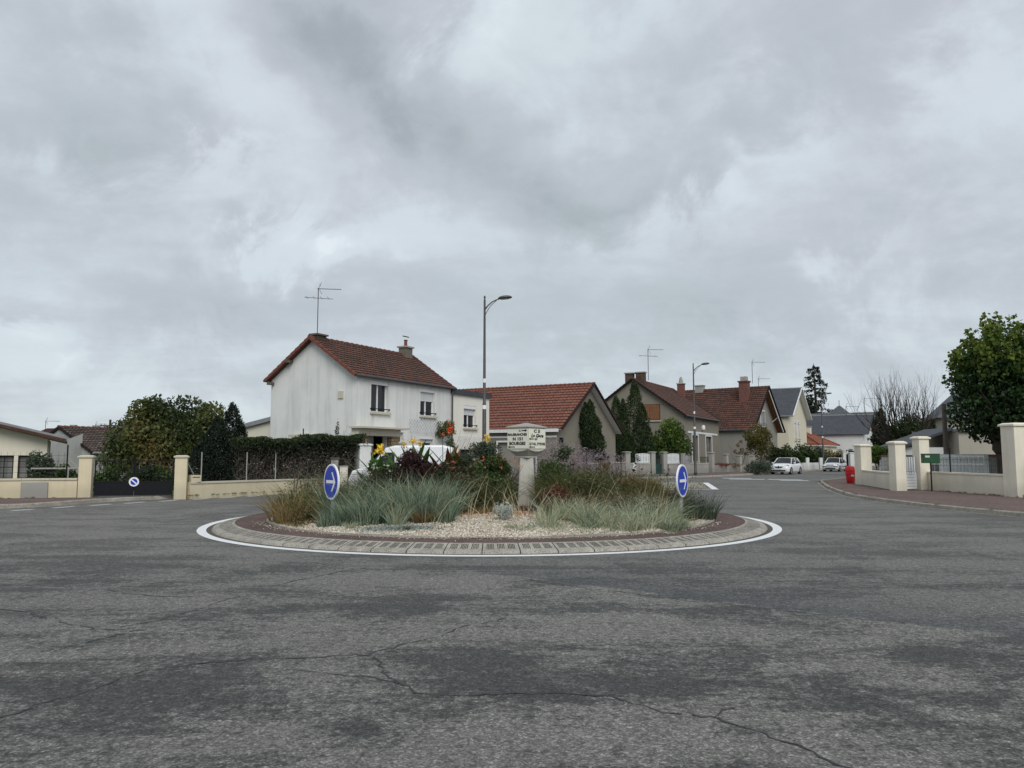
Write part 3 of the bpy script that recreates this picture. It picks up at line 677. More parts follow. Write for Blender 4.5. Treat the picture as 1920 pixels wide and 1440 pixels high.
for i_ in range(2, 13):
    for k in range(96):
        q0, q1 = 2*PI*k/96, 2*PI*(k+1)/96; r0, r1 = 5.31*i_/14-.38, 5.31*(i_+1)/14-.38
        P4 = [(CX+r_*math.cos(q), CY+r_*math.sin(q)) for r_, q in ((r0,q0),(r1,q0),(r1,q1),(r0,q1))]
        if min(p[1] for p in P4) > 17.0+.12*math.sin(P4[0][0]*3)-.18*abs(P4[0][0]+.4): mb.add([(x, y, bed_z(x, y)+.016) for x, y in P4], [(0,1,2,3)])
tag(mb.build('soil_patch', 'soil'), kind='structure')

# ---- long cracks
rg = np.random.default_rng(3)
def gpt(px, v): d = 2307/(v-855); return Vector(((px-960)/F*d, d))
mb = MB()
def crack(pts, w):
    P = [gpt(*p) for p in pts]; out = []
    for a, b in zip(P, P[1:]):
        n_ = max(2, int((b-a).length/.05)); t = (b-a).normalized(); nn = Vector((-t.y,t.x))
        for i in range(n_): out.append(a.lerp(b, i/n_)+nn*float(rg.normal()*.012)+nn*.03*math.sin(i*.35+a.x*5))
    out.append(P[-1])
    for i in range(len(out)-1):
        if rg.random() < .1: continue
        t = (out[i+1]-out[i]).normalized(); nn = Vector((-t.y,t.x)); w0 = w*(.25+.75*abs(math.sin(i*.7)*math.sin(i*.23))); w1 = w*(.25+.75*abs(math.sin((i+1)*.7)*math.sin((i+1)*.23)))
        mb.add([(*(out[i]-nn*w0),.0045),(*(out[i+1]-nn*w1),.0045),(*(out[i+1]+nn*w1),.0045),(*(out[i]+nn*w0),.0045)], [(0,1,2,3)])
crack([(-40,1345),(150,1290),(310,1242),(480,1224),(700,1217),(760,1270),(800,1286),(980,1286),(1140,1288),(1220,1312),(1320,1326),(1450,1372),(1580,1420),(1700,1450)], 0.0126)
crack([(300,1170),(255,1175),(180,1195),(100,1210)], 0.0144); crack([(230,1172),(330,1150),(460,1112)], 0.0126)
crack([(700,1217),(760,1200),(900,1160),(960,1150)], 0.0108); crack([(0,1130),(120,1150),(190,1172),(250,1172)], 0.0144)
crack([(1325,1326),(1365,1310)], 0.0108); crack([(760,1270),(700,1255),(560,1245)], 0.0090); crack([(1560,1436),(1610,1428),(1680,1430)], 0.0144)
crack([(960,1077),(1100,1098),(1250,1115),(1400,1132),(1560,1147),(1680,1160)], 0.0108)
crack([(520,1092),(640,1068),(690,1060)], 0.0162); crack([(380,1112),(300,1112),(200,1098)], 0.0144)
tag(mb.build('road_crack', 'black'), kind='structure')
# narrow curved sealing seam at the left of the ring
mb = MB()
for i in range(30):
    a = PI*1.02-.012*i*1.6; r = 7.9+.02*math.sin(i); q0 = (CX+r*math.cos(a), CY+r*math.sin(a)); a2 = a-.0192; q1 = (CX+r*math.cos(a2), CY+r*math.sin(a2))
    mb.add([(q0[0],q0[1],.0045),(q1[0],q1[1],.0045),(q1[0]+.035,q1[1],.0045),(q0[0]+.035,q0[1],.0045)], [(0,1,2,3)])
tag(mb.build('road_crack', 'groove'), kind='structure')

# ================================================================== MILESTONE
def text_mesh(name, items, mat, parent):
    """items: (text, x, z, height, width-scale, shear) on the plane y=0, facing -Y"""
    V = []; Fc = []
    for it in items:
        if it[0] == 'ARROW':
            _, x, z, L, h, d = it
            s = 1 if d > 0 else -1
            pts = [(x-s*L/2, z-h*.16),(x+s*(L/2-h*.7), z-h*.16),(x+s*(L/2-h*.7), z-h*.5),(x+s*L/2, z),(x+s*(L/2-h*.7), z+h*.5),(x+s*(L/2-h*.7), z+h*.16),(x-s*L/2, z+h*.16)]
            o = len(V); V += [(a, 0, b) for a, b in pts]; Fc.append(tuple(range(o, o+7))); continue
        txt, x, z, h, ws, sh = it
        cu = bpy.data.curves.new('lettering', 'FONT'); cu.body = txt; cu.size = h*1.38; cu.align_x = 'CENTER'; cu.shear = sh; cu.offset = h*.07
        cu.resolution_u = 3
        ob = bpy.data.objects.new('lettering', cu); COL.objects.link(ob)
        dg = bpy.context.evaluated_depsgraph_get(); me = bpy.data.meshes.new_from_object(ob.evaluated_get(dg))
        xs = [v.co.x for v in me.vertices]; o = len(V)
        wd = (max(xs)-min(xs)) or 1; sc_ = ws/wd if ws else 1; mx = (max(xs)+min(xs))/2
        V += [(x+(v.co.x-mx)*sc_, 0, z+v.co.y) for v in me.vertices]
        Fc += [tuple(o+k for k in p.vertices) for p in me.polygons]
        bpy.data.objects.remove(ob); bpy.data.curves.remove(cu); bpy.data.meshes.remove(me)
    mb = MB(); mb.add(V, Fc); return mb.build(name, mat, parent)
S = .67
MS = T('milestone', 'old stone direction post with four-sided enamel sign head in the middle of the island', 'milestone', (.36, 19.2, .15), R(-41))
def milestone():
    h = S/2; zb, zt = 1.62, 2.12           # local heights (root at z .15)
    sh = MB(); sh.frus(0,0,-.05,.12,.30,.30,.29,.29); sh.frus(0,0,.12,1.40,.235,.235,.165,.165); 
    o = sh.build('shaft', 'oldstone', MS, bevel=.03); o.rotation_euler = (0,0,R(41))
    nk = MB().frus(0,0,1.40,1.45,.19,.19,.19,.19); nk.frus(0,0,1.45,1.60,.19,.19,.33,.33); o = nk.build('neck', 'oldstone', MS, bevel=.015)
    hd = MB(); hd.box(-h,-h,zb,h,h,zt+.02)
    for k in range(4):                      # arched lower lip of each face
        n = 14; pts = []
        for i in range(n+1):
            a = i/n; pts.append((-h+S*a, zb-.060*math.sin(PI*a)**.8))
        c, s = math.cos(k*PI/2), math.sin(k*PI/2)
        P3 = [Vector((x*c+(h-.001)*s, x*s-(h-.001)*c, z)) for x, z in pts]
        P3 = [P3[0]+Vector((0,0,.02))]+P3[1:-1]+[P3[-1]+Vector((0,0,.02))]
        hd.extr(P3, Vector((-s, c, 0))*.10)
    hd.build('head', 'oldstone', MS)
    cp = MB(); e = h+.035; cp.box(-e,-e,zt+.02,e,e,zt+.055); cp.frus(0,0,zt+.055,zt+.15,e-.01,e-.01,.03,.03); cp.build('cap', 'concrete', MS, bevel=.008)
    H = zt-zb; W = S
    def panel(rz, items, lab):
        p = MB().box(-h+.012,-.012,zb+.012,h-.012,0,zt-.004).build('sign_panel', 'enamel', MS)
        p.rotation_euler = (0,0,rz); p.location = (math.sin(rz)*h, -math.cos(rz)*h, 0); p['label'] = lab
        t = text_mesh('lettering', [((i[0],)+((i[1]-.5)*W, zb+(1-i[2])*H)+i[3:]) for i in items], MAT['black'], p); t.location = (0,-.0155,0)
        return p
    def tx(t, x, yc, h_, w_, sh=0): return (t, x, yc+h_/2, h_*H, w_*W if w_ else 0, sh)
    panel(0, [tx('3,1', .63, .10, .085, .11), ('ARROW', .84, .10, .24*W, .17*H, 1), tx('MAUBRANCHES', .5, .285, .12, .92), tx('N 151', .52, .50, .145, .48),
              tx('BOURGES', .5, .72, .145, .78), ('ARROW', .17, .895, .25*W, .15*H, -1), tx('8', .34, .895, .09, .055)], 'cream panel reading MAUBRANCHES, N 151, BOURGES')
    panel(PI/2, [tx('C 5', .48, .12, .15, .36), tx('La Gare', .5, .34, .17, .72, .35), ('ARROW', .16, .51, .27*W, .15*H, -1), tx('0,5', .42, .51, .09, .16),
                 tx("LE VAL D'YEVRE", .5, .745, .125, .92), ('ARROW', .16, .905, .27*W, .15*H, -1), tx('1', .34, .905, .09, .03)], 'cream panel reading C 5, La Gare')
    for rz in (PI, -PI/2):
        p = MB().box(-h+.012,-.012,zb+.012,h-.012,0,zt-.004).build('sign_panel', 'enamel', MS)
        p.rotation_euler = (0,0,rz); p.location = (math.sin(rz)*h, -math.cos(rz)*h, 0)
milestone()

# ================================================================== ROUND BLUE SIGNS
def round_sign(loc, nang, r, zc, label):
    """nang: heading of the face normal"""
    t = T('keep_right_sign', label, 'road sign', loc, nang+PI/2, 'round blue arrow signs on the traffic island')
    z0 = zc-loc[2]
    MB().lathe([(.045,-.05),(.045,z0+r*.5)], 12, (0,.06)).build('post', 'steel', t)
    def disc(r_, y0, y1, n=40): 
        m = MB(); m.extr([(r_*math.cos(2*PI*k/n), y0, z0+r_*math.sin(2*PI*k/n)) for k in range(n)], (0, y1-y0, 0)); return m
    disc(r, 0, .035).build('rim', 'sign_white', t)
    f = disc(r*.90, -.003, .0).build('face', 'blue', t)
    a = MB(); y = -.006; L = r*.62; w_ = r*.088
    a.poly([(-L,y,z0-w_),(L*.72,y,z0-w_),(L*.72,y,z0+w_),(-L,y,z0+w_)])
    a.add([(L*1.06,y-.001,z0),(L*.42,y-.001,z0+L*.86),(L*.13,y-.001,z0+L*.86),(L*.74,y-.001,z0)], [(0,1,2,3)])
    a.add([(L*1.06,y-.001,z0),(L*.74,y-.001,z0),(L*.13,y-.001,z0-L*.86),(L*.42,y-.001,z0-L*.86)], [(0,1,2,3)])
    a.build('arrow', 'sign_white', f)
    MB().box(-.06,.036,z0-.03,.06,.07,z0+.03).build('bracket', 'steel', t)
    return t
round_sign((-3.81,16.3,.2), R(-143.7), .375, 1.06, 'round blue arrow sign standing in the tan grasses at the left')
round_sign((3.88,17.6,.2), R(-31), .37, 1.04, 'round blue arrow sign at the right beside the wispy grey-green shrubs')

# ================================================================== STREET LAMPS
def street_lamp():
    H = 8.6
    t = T('street_lamp', 'x', 'street lamp', (0,0,.12), 0, 'tall dark street lamps with one curved arm')
    MB().lathe([(.13,0),(.13,.25),(.105,.3),(.10,1.6),(.095,1.65),(.085,3.8),(.068,3.85),(.05,H-1.0),(.047,H-.1),(.03,H)], 14).build('pole', 'lamp_grey', t, smooth=True)
    [MB().lathe([(a,b),(a,b+.18)], 14).build('reflective_band', 'sign_white', t) for a, b in ((.096,3.56),(.072,4.75))]
    MB().lathe([(.0,H-.02),(.045,H+.01),(.05,H+.05),(.03,H+.1),(.0,H+.11)], 10).build('finial', 'lamp_grey', t, smooth=True)
    MB().tube([(0,0,H-.55),(.16,0,H-.33),(.34,0,H-.17),(.55,0,H-.06),(.66,0,H-.03)], [.032,.03,.028,.026,.026], 8).build('arm', 'lamp_grey', t, smooth=True)
    MB().tube([(0,0,H-.85),(.10,0,H-.62),(.25,0,H-.38),(.40,0,H-.22),(.55,0,H-.09)], [.016]*5, 6).build('brace', 'lamp_grey', t, smooth=True)
    hd = MB(); prof = []
    for k in range(9):
        a = PI*k/8; prof.append((.33*math.sin(a)**.8+.001, .095*-math.cos(a)*(1.15 if a > PI/2 else .55)))
    hd.lathe(prof, 20, (0,0), (1,.7)); h_ = hd.build('lamp_head', 'lamp_grey', t, smooth=True); h_.location = (.93,0,H+.03); h_.rotation_euler = (0,R(-6),0)
    lz = MB().lathe([(.001,-.065),(.2,-.06),(.22,-.03)], 16, (0,0), (1,.7)).build('lens', 'lens', h_, smooth=True)
    MB().box(-.09,-.09,-.04,.09,.09,.01).build('base_plate', 'lamp_grey', t, bevel=.01)
    return t
L0 = street_lamp()
def place_lamp(o, px, d, rz, lab, s=1):
    o.location = at(px, d, .12); o.rotation_euler = (0,0,rz); o.scale = (s,s,s); o['label'] = lab
place_lamp(L0, 908, 34.3, R(8), 'nearest and tallest street lamp, its pole rising behind the traffic island')
place_lamp(dup(L0), 1302, 59.7, R(-5), 'street lamp in front of the taupe house with wooden shutters')
place_lamp(dup(L0), 1541, 86, R(0), 'farthest street lamp, rising between the two parked white cars', .98)

# ================================================================== WALLS WITH OPENINGS, WINDOWS, ROOFS
def wall_panel(mb, O, U, L, H, holes=(), inward=None, rev=.18):
    """rectangular wall from O along unit U, height H, with holes (a,b,z0,z1) and reveals"""
    O = Vector(O); U = Vector(U); xs = sorted({0, L, *[h[0] for h in holes], *[h[1] for h in holes]}); zs = sorted({0, H, *[h[2] for h in holes], *[h[3] for h in holes]})
    for a, b in zip(xs, xs[1:]):
        for c, d in zip(zs, zs[1:]):
            if any(h[0] <= a and b <= h[1] and h[2] <= c and d <= h[3] for h in holes): continue
            p = [O+U*a, O+U*b]; mb.add([(*p[0].xy,O.z+c),(*p[1].xy,O.z+c),(*p[1].xy,O.z+d),(*p[0].xy,O.z+d)], [(0,1,2,3)])
    if inward is None: return
    I = Vector(inward)*rev
    for a, b, c, d in holes:
        q = [Vector((*(O+U*x).xy, O.z+z)) for x, z in ((a,c),(b,c),(b,d),(a,d))]
        for i in range(4):
            r_, s_ = q[i], q[(i+1)%4]; mb.add([r_, s_, s_+I, r_+I], [(0,1,2,3)])
class Face:
    """a vertical plane on a building: local frame origin O, along U, outward Nn"""
    def __init__(s, O, U, Nn, root): s.O = Vector(O); s.U = Vector(U); s.N = Vector(Nn); s.root = root
    def bx(s, mb, a, b, z0, z1, o0, o1):      # box spanning a..b along U, o0..o1 outward
        P = [s.O+s.U*x+s.N*o for x, o in ((a,o0),(b,o0),(b,o1),(a,o1))]
        v = [(p.x,p.y,s.O.z+z0) for p in P]+[(p.x,p.y,s.O.z+z1) for p in P]
        mb.add(v, [(3,2,1,0),(4,5,6,7),(0,1,5,4),(1,2,6,5),(2,3,7,6),(3,0,4,7)]); return mb
    def window(s, a, b, z0, z1, shutter=0., rail=False, frame='white_pvc', glass='glass', sill=True, surround=False, panes=2, rev=.24, box=True):
        w_ = .055; mb = MB(); o0, o1 = -rev+.01, -rev+.07
        s.bx(mb, a, b, z1-w_, z1, o0, o1); s.bx(mb, a, b, z0, z0+w_, o0, o1); s.bx(mb, a, a+w_, z0+w_, z1-w_, o0, o1); s.bx(mb, b-w_, b, z0+w_, z1-w_, o0, o1)
        for k in range(1, panes):
            c = a+(b-a)*k/panes; s.bx(mb, c-.045, c+.045, z0+w_, z1-w_, o0, o1)
        wn = mb.build('window', MAT[frame], s.root)
        s.bx(MB(), a+.01, b-.01, z0+.01, z1-.01, o0-.02, o0+.02).build('pane', MAT[glass], wn)
        if shutter > 0:
            sh = MB(); s.bx(sh, a+.02, b-.02, z1-(z1-z0)*shutter, z1-.02, o1+.005, o1+.03)
            n = int((z1-z0)*shutter/.12)
            sh.build('roller_shutter', 'shutter_white', wn)
        if box: s.bx(MB(), a+.01, b-.01, z1-.2, z1-.003, o1+.004, -.01).build('shutter_box', 'white_pvc', wn, bevel=.02)
        if sill: s.bx(MB(), a-.1, b+.1, z0-.10, z0-.002, .002, .14).build('sill', 'coping', wn)
        if rail:
            r_ = MB(); s.bx(r_, a-.06, b+.06, z0+.14, z0+.185, .04, .08); s.bx(r_, a-.06, a-.03, z0+.12, z0+.2, .0, .07); s.bx(r_, b+.03, b+.06, z0+.12, z0+.2, .0, .07)
            r_.build('railing', 'iron', wn)
        if surround:
            q = MB(); t = .16
            s.bx(q, a-t, a-.001, z0-.1, z1+t, .003, .03); s.bx(q, b+.001, b+t, z0-.1, z1+t, .003, .03); s.bx(q, a-.001, b+.001, z1+.001, z1+t, .003, .03); q.build('surround', 'white_pvc', wn)
        return wn
    def shutters(s, a, b, z0, z1, mat='wood'):
        wn = s.bx(MB(), a-.06, b+.06, z0-.06, z1+.06, .003, .02).build('window', 'wood_dark', s.root)
        m = MB(); n = 8
        for k in range(n):
            x0 = a+(b-a)*k/n; s.bx(m, x0+.006+(.02 if k == n//2 else 0), x0+(b-a)/n-.006, z0, z1, .021, .05)
        for z in (z0+.12*(z1-z0), z0+.85*(z1-z0)): s.bx(m, a, a+(b-a)*.48, z, z+.07, .051, .065); s.bx(m, a+(b-a)*.52, b, z, z+.07, .051, .065)
        m.build('shutter', MAT[mat], wn); s.bx(MB(), a-.12, b+.12, z0-.16, z0-.062, .002, .12).build('sill', 'coping', wn); return wn

def tile_plane(O, A, Sv, La, Ls, tw=.30, th=.34, amp=.022, step=.035, flat=False, trim=None):
    """tiled slope: O low corner, A unit along the eave, Sv unit up the slope. trim(u,s)->(u0,u1) fraction limits for hips"""
    O, A, Sv = Vector(O), Vector(A), Vector(Sv); Nn = A.cross(Sv).normalized()
    if Nn.z < 0: Nn = -Nn
    nrow = max(1, round(Ls/th)); ncol = max(1, round(La/tw)); sub = 1 if flat else 4
    mb = MB()
    for r in range(nrow):
        s0, s1 = Ls*r/nrow, Ls*(r+1)/nrow; vs = []; uv = []; nc = ncol*sub
        off = .5 if (flat and r % 2) else 0
        for i in range(nc+1):
            u = i/nc; tcol = i/sub; wv = 0 if flat else amp*math.cos(2*PI*tcol)
            for sv, hh, rr in ((s0, step, r+.001), (s1+.02, 0., r+.999)):
                uu = u
                if trim: lo, hi = trim(sv/Ls); uu = lo+(hi-lo)*u
                jit = 0 if flat else .006*math.sin(r*12.9+int(tcol)*78.2)
                vs.append(O+A*(La*uu)+Sv*sv+Nn*(hh+wv+jit)); uv.append((La*uu/tw+off+.5, rr))
            vs.append(vs[-2]-Nn*(step+.02)); uv.append((La*u/tw+.5, r+.02))
        fs = [(3*i,3*i+3,3*i+4,3*i+1) for i in range(nc)]+[(3*i+2,3*i+5,3*i+3,3*i) for i in range(nc)]
        mb.add(vs, fs, uv)
    return mb

def gable_roof(root, W, L, ze, zr, axis, tile, ovg=.45, ove=.35, ovf=None, kind='wave', gutter='zinc', verge='rake', side_lo=None, tw=.3, th=.34, ridge=True, soffit='wood_dark'):
    """ridge along local axis; W = span across, L = along. axis 'x': gables at x=0,L; axis 'y': gables at y=0,L."""
    def m(u, v, z): return Vector((u, v, z)) if axis == 'x' else Vector((v, u, z))
    def md(u, v, z): return m(u, v, z)
    ovf = ovg if ovf is None else ovf
    h = W/2; sl = math.hypot(h, zr-ze); cs, sn = h/sl, (zr-ze)/sl; Ls = sl+ove; t = .06
    rf = None
    for side in (0, 1):
        v0 = -ove*cs if side == 0 else W+ove*cs; dv = cs if side == 0 else -cs
        z0 = ze-ove*sn+.10
        O = m(-ovg, v0, z0); A = md(1,0,0); Sv = md(0, dv, sn)
        mb = tile_plane(O, A, Sv, L+ovg+ovf, Ls, tw, th, flat=(kind == 'flat'), step=.035 if kind != 'flat' else .012)
        o = mb.build('roof', MAT[tile], root)
        if rf is None: rf = o
        under = MB(); n_ = Vector(md(0, -sn if side == 0 else sn, cs))
        P = [O-n_*.02, O+A*(L+ovg+ovf)-n_*.02, O+A*(L+ovg+ovf)+Sv*Ls-n_*.02, O+Sv*Ls-n_*.02]
        under.extr(P, -n_*t); under.build('soffit', soffit, o)
        if verge:
            for uo in (-ovg-.04, L+ovf-.08):
                vb = MB(); n = max(2, round(Ls/.36))
                for k in range(n):
                    a, b = Ls*k/n, Ls*(k+1)/n-.012
                    p = m(uo, v0, z0); q = [p+Sv*a+n_*.075, p+Sv*b+n_*.045, p+Sv*b-n_*.09, p+Sv*a-n_*.09]
                    vb.extr(q, A*.12)
                vb.build('verge', verge, o)
        if gutter:
            gt = MB(); p = m(-ovg, v0-(.06 if side == 0 else -.06), z0-.02)
            gt.tube([p, p+A*(L+ovg+ovf)], .065, 8); gt.build('gutter', gutter, o)
    if ridge:
        rb = MB(); n = max(2, round((L+ovg+ovf)/.4)); u0 = -ovg-.03
        for k in range(n):
            a = u0+(L+ovg+ovf)*k/n; b = u0+(L+ovg+ovf)*(k+1)/n+.03
            rb.tube([m(a, h, zr+.11), m(b, h, zr+.09)], [.115, .095], 8)
        rb.build('ridge', MAT['zinc'] if kind == 'flat' else MAT['ridge_brown' if tile != 'tile_red' else 'rake'], rf)
    return rf
def gable_tri(mb, W, ze, zr, axis, u, n=1):
    pts = [(0,ze),(W,ze),(W/2,zr)]
    mb.poly([((u, v, z) if axis == 'x' else (v, u, z)) for v, z in pts])
def antenna(x, y, z, h, parent_label, s=1., two=True, rz=0, base=None):
    t = T('television_aerial', parent_label, 'aerial', (x,y,z), rz)
    MB().tube([(0,0,0),(0,0,h)], .022*s, 6).build('mast', 'iron', t)
    b = MB(); b.tube([(-.05,0,h-.03),(1.25*s,0,h-.03-.03)], .014*s, 5)
    for k in range(9): x_ = .1+k*.135; b.tube([(x_*s,-.14*s,h-.04),(x_*s,.14*s,h-.04)], .009*s, 4)
    b.tube([(.02,0,h),(.16*s,0,h+.32*s)], .012*s, 4); b.tube([(.02,0,h-.03),(.20*s,0,h-.34*s)], .012*s, 4); b.tube([(.09*s,-.2,h+.16*s),(.09*s,.2,h+.16*s)], .009, 4)
    b.build('reflector_array', 'iron', t)
    if two:
        c = MB(); c.tube([(-.75*s,.0,h-.52*s),(.8*s,0,h-.60*s)], .013*s, 5)
        for k in range(4): x_ = -.6+k*.38; c.tube([(x_*s,-.35*s,h-.54*s),(x_*s,.35*s,h-.54*s)], .009*s, 4)
        c.build('dipole_array', 'iron', t)
    return t
def chimney(root, x, y, z0, z1, a, b, mat, pots=0, cap=True, mitre=None):
    c = MB().box(x-a,y-b,z0,x+a,y+b,z1).build('chimney', mat, root)
    if cap: MB().box(x-a-.08,y-b-.08,z1,x+a+.08,y+b+.08,z1+.09).build('cap', 'concrete', c)
    for k in range(pots):
        px_ = x+(k-(pots-1)/2)*a*.9
        MB().lathe([(.11,z1+.09),(.095,z1+.42),(.12,z1+.44),(.12,z1+.5)], 10, (px_,y)).build('chimney_pot', 'rake', c)
    return c
def root_at(name, label, cat, C, ang, group=None): return T(name, label, cat, (C[0],C[1],.10), ang, group)

# ---------------------------------------------------------------- white house
ZB = -.10
def white_house():
    ang = math.atan2(.877,.48)
    r = root_at('house', 'white two-storey house with brown tiled roof and streaked blank gable, behind the clipped hedge', 'house', (-7.63,37.7), ang)
    W, L, ze, zr = 5.8, 8.42, 5.47, 7.45
    win = [(1.10,2.50,3.72,5.32),(5.35,6.75,3.72,5.25),(3.25,3.85,2.2,2.75),(5.3,6.65,1.3,2.62)]
    mb = MB()
    wall_panel(mb, (0,0,ZB), (1,0,0), L, ze-ZB, [(a,b,c-ZB,d-ZB) for a,b,c,d in win]+[(.5,2.4,0,2.55-ZB)], (0,1,0), .26)
    gw = [(2.8,4.0,1.9,2.45)]
    mb2 = mb
    wall_panel(mb, (0,0,ZB), (0,1,0), W, ze-ZB, [(a,b,c-ZB,d-ZB) for a,b,c,d in gw], (1,0,0), .26)
    wall_panel(mb, (L,0,ZB), (0,1,0), W, ze-ZB); wall_panel(mb, (0,W,ZB), (1,0,0), L, ze-ZB)
    gable_tri(mb, W, ze, zr, 'x', 0); gable_tri(mb, W, ze, zr, 'x', L)
    mb.build('wall', 'wall_white', r)
    Ff = Face((0,0,0), (1,0,0), (0,-1,0), r); Fg = Face((0,0,0), (0,1,0), (-1,0,0), r)
    Ff.window(*win[0], rail=True); Ff.window(*win[1], shutter=.46, rail=True); Ff.window(*win[2], panes=1, box=False); Ff.window(*win[3], shutter=.3)
    Fg.window(*gw[0], panes=2)
    hood = MB().box(-.35,2.65,2.46,-.003,4.15,2.58); hood.build('window_hood', 'coping', r)
    # recessed porch
    d = MB(); Ff.bx(d, .5, 2.4, ZB, 2.55, -.9, -.85); d.build('porch_back_wall', 'wall_cream2', r)
    dd = Ff.bx(MB(), 1.35, 2.15, ZB, 2.1, -.849, -.80).build('door', 'wood_dark', r)
    m = MB()
    for k in range(5): Ff.bx(m, 1.45+k*.15, 1.47+k*.15, .9, 1.95, -.799, -.79)
    m.build('grille', 'steel', dd)
    [Ff.bx(MB(), a, b, ZB, 2.5, .002, .32).build('stone_pier', 'stonework', r) for a, b in ((2.42,3.0),(-.02,.45))]
    ln = MB(); Ff.bx(ln, -.35, 3.0, 2.502, 2.84, .002, .45); ln.build('lintel', 'wall_cream2', r)
    cn = MB(); Ff.bx(cn, -.55, 3.15, 2.842, 2.93, .002, .95); cn.build('porch_canopy', 'coping', r)
    # vent, pipe outlet, corner seam
    v = MB(); Fg.bx(v, .85, 1.15, 4.35, 4.72, .002, .07); v.build('vent', 'coping', r)
    cb = MB(); Fg.bx(cb, 3.42, 3.47, .8, 2.9, .002, .03); cb.build('cable', 'iron', r)
    # timbers under the verge
    for v_, z_ in ((W-.15, ze-.12), (W*.5+1.45, ze+.98)): MB().box(-.42, v_-.06, z_-.14, -.002, v_+.06, z_+.02).build('rafter_end', 'bark_grey', r)
    rf = gable_roof(r, W, L, ze, zr, 'x', 'tile_brown', .32, .20, .22, gutter='slate_flash', soffit='wood_dark', th=.26, tw=.24)
    c1 = chimney(rf, .35, W/2, zr-.3, zr+.24, .34, .22, 'brick_dark', cap=False); MB().box(.35-.42,W/2-.3,zr+.24,.35+.42,W/2+.3,zr+.32).build('cap', 'bark_grey', c1)
    c2 = chimney(rf, 7.7, W/2-.1, zr-.8, zr+.50, .34, .26, 'sooty', 1)
    MB().tube([(7.4,W/2-.1,zr+1.2),(8.0,W/2-.1,zr+1.2)], .03, 6).build('cowl', 'iron', c2)
    dp = MB().tube([(L-.02,-.12,ze-.15),(L-.02,-.10,0)], .05, 8).build('downpipe', 'lamp_grey', r)
    # trellises
    def lattice(a0, a1, z0, z1, st=.25):
        tr = MB(); n = int((a1-a0+z1-z0)/st)+1
        for sgn in (1, -1):
            for k in range(n):
                s0 = a0-(z1-z0)+k*st if sgn == 1 else a0+k*st
                # line a = s0 + sgn*(z-z0)
                pts = []
                za, zb_ = z0, z1
                aa, ab = s0+sgn*0, s0+sgn*(z1-z0)
                lo, hi = min(aa,ab), max(aa,ab)
                if hi <= a0 or lo >= a1: continue
                def clip(a, z): return (a, z)
                t0, t1 = 0., 1.
                for lim, low in ((a0, True), (a1, False)):
                    if (aa-lim)*(ab-lim) < 0:
                        t = (lim-aa)/(ab-aa)
                        if (low and aa < a0) or (not low and aa > a1): t0 = max(t0, t)
                        else: t1 = min(t1, t)
                if t1-t0 < .02: continue
                A_ = (aa+(ab-aa)*t0, z0+(z1-z0)*t0); B_ = (aa+(ab-aa)*t1, z0+(z1-z0)*t1)
                tr.tube([(A_[0], -.04-.012*sgn, A_[1]), (B_[0], -.04-.012*sgn, B_[1])], .011, 4)
        tr.build('trellis', 'white_paint', r)
    lattice(4.3, 8.1, 2.75, 3.55); lattice(9.2, 12.6, 1.95, 2.75)
    # flat-roofed cream wing
    x0, x1, D, zt = L+.005, 12.9, 5.0, 5.15
    wn = (9.87,11.28,3.2,4.55); gar = (9.4,11.9,0,1.9)
    w2 = MB(); wall_panel(w2, (x0,.02,ZB), (1,0,0), x1-x0, zt-ZB, [(wn[0]-x0,wn[1]-x0,wn[2]-ZB,wn[3]-ZB),(gar[0]-x0,gar[1]-x0,0,gar[3]-ZB)], (0,1,0), .26)
    wall_panel(w2, (x1,.02,ZB), (0,1,0), D, zt-ZB); wall_panel(w2, (x0,D,ZB), (1,0,0), x1-x0, zt-ZB); wall_panel(w2, (x0,.02,ZB), (0,1,0), D, zt-ZB)
    w2.build('wing_wall', 'wall_wing', r)
    F2 = Face((0,.02,0), (1,0,0), (0,-1,0), r); F2.window(*wn, shutter=.42, rail=True)
    F2.bx(MB(), gar[0], gar[1], ZB, gar[3], -.25, -.2).build('garage_door', 'slate_flash', r)
    MB().box(x0+.01,-.12,zt,x1+.12,D+.1,zt+.3).build('wing_roof', 'slate_flash', r)
    # low lean-to annex behind the gable
    a = MB(); a.add([(.25,W+.01,ZB),(.25,W+4.2,ZB),(.25,W+4.2,2.65),(.25,W+.01,3.35)], [(0,1,2,3)]); a.add([(.25,W+4.2,ZB),(5,W+4.2,ZB),(5,W+4.2,2.65),(.25,W+4.2,2.65)], [(0,1,2,3)])
    a.build('annex_wall', 'wall_cream2', r)
    an = MB(); an.extr([(.05,W+.01,3.36),(.05,W+4.5,2.60),(.05,W+4.5,2.82),(.05,W+.01,3.58)], (5,0,0)); an.build('annex_roof', 'zinc', r)
    return r
white_house()
ang1 = math.atan2(.877,.48)
def loc1(x, y, z=0):
    c, s = math.cos(ang1), math.sin(ang1); return (-7.63+x*c-y*s, 37.7+x*s+y*c, z+.10)
antenna(*loc1(.30,2.95,7.75), 2.45, 'tall television aerial with two arrays on the ridge of the white house', .95, True, R(5))

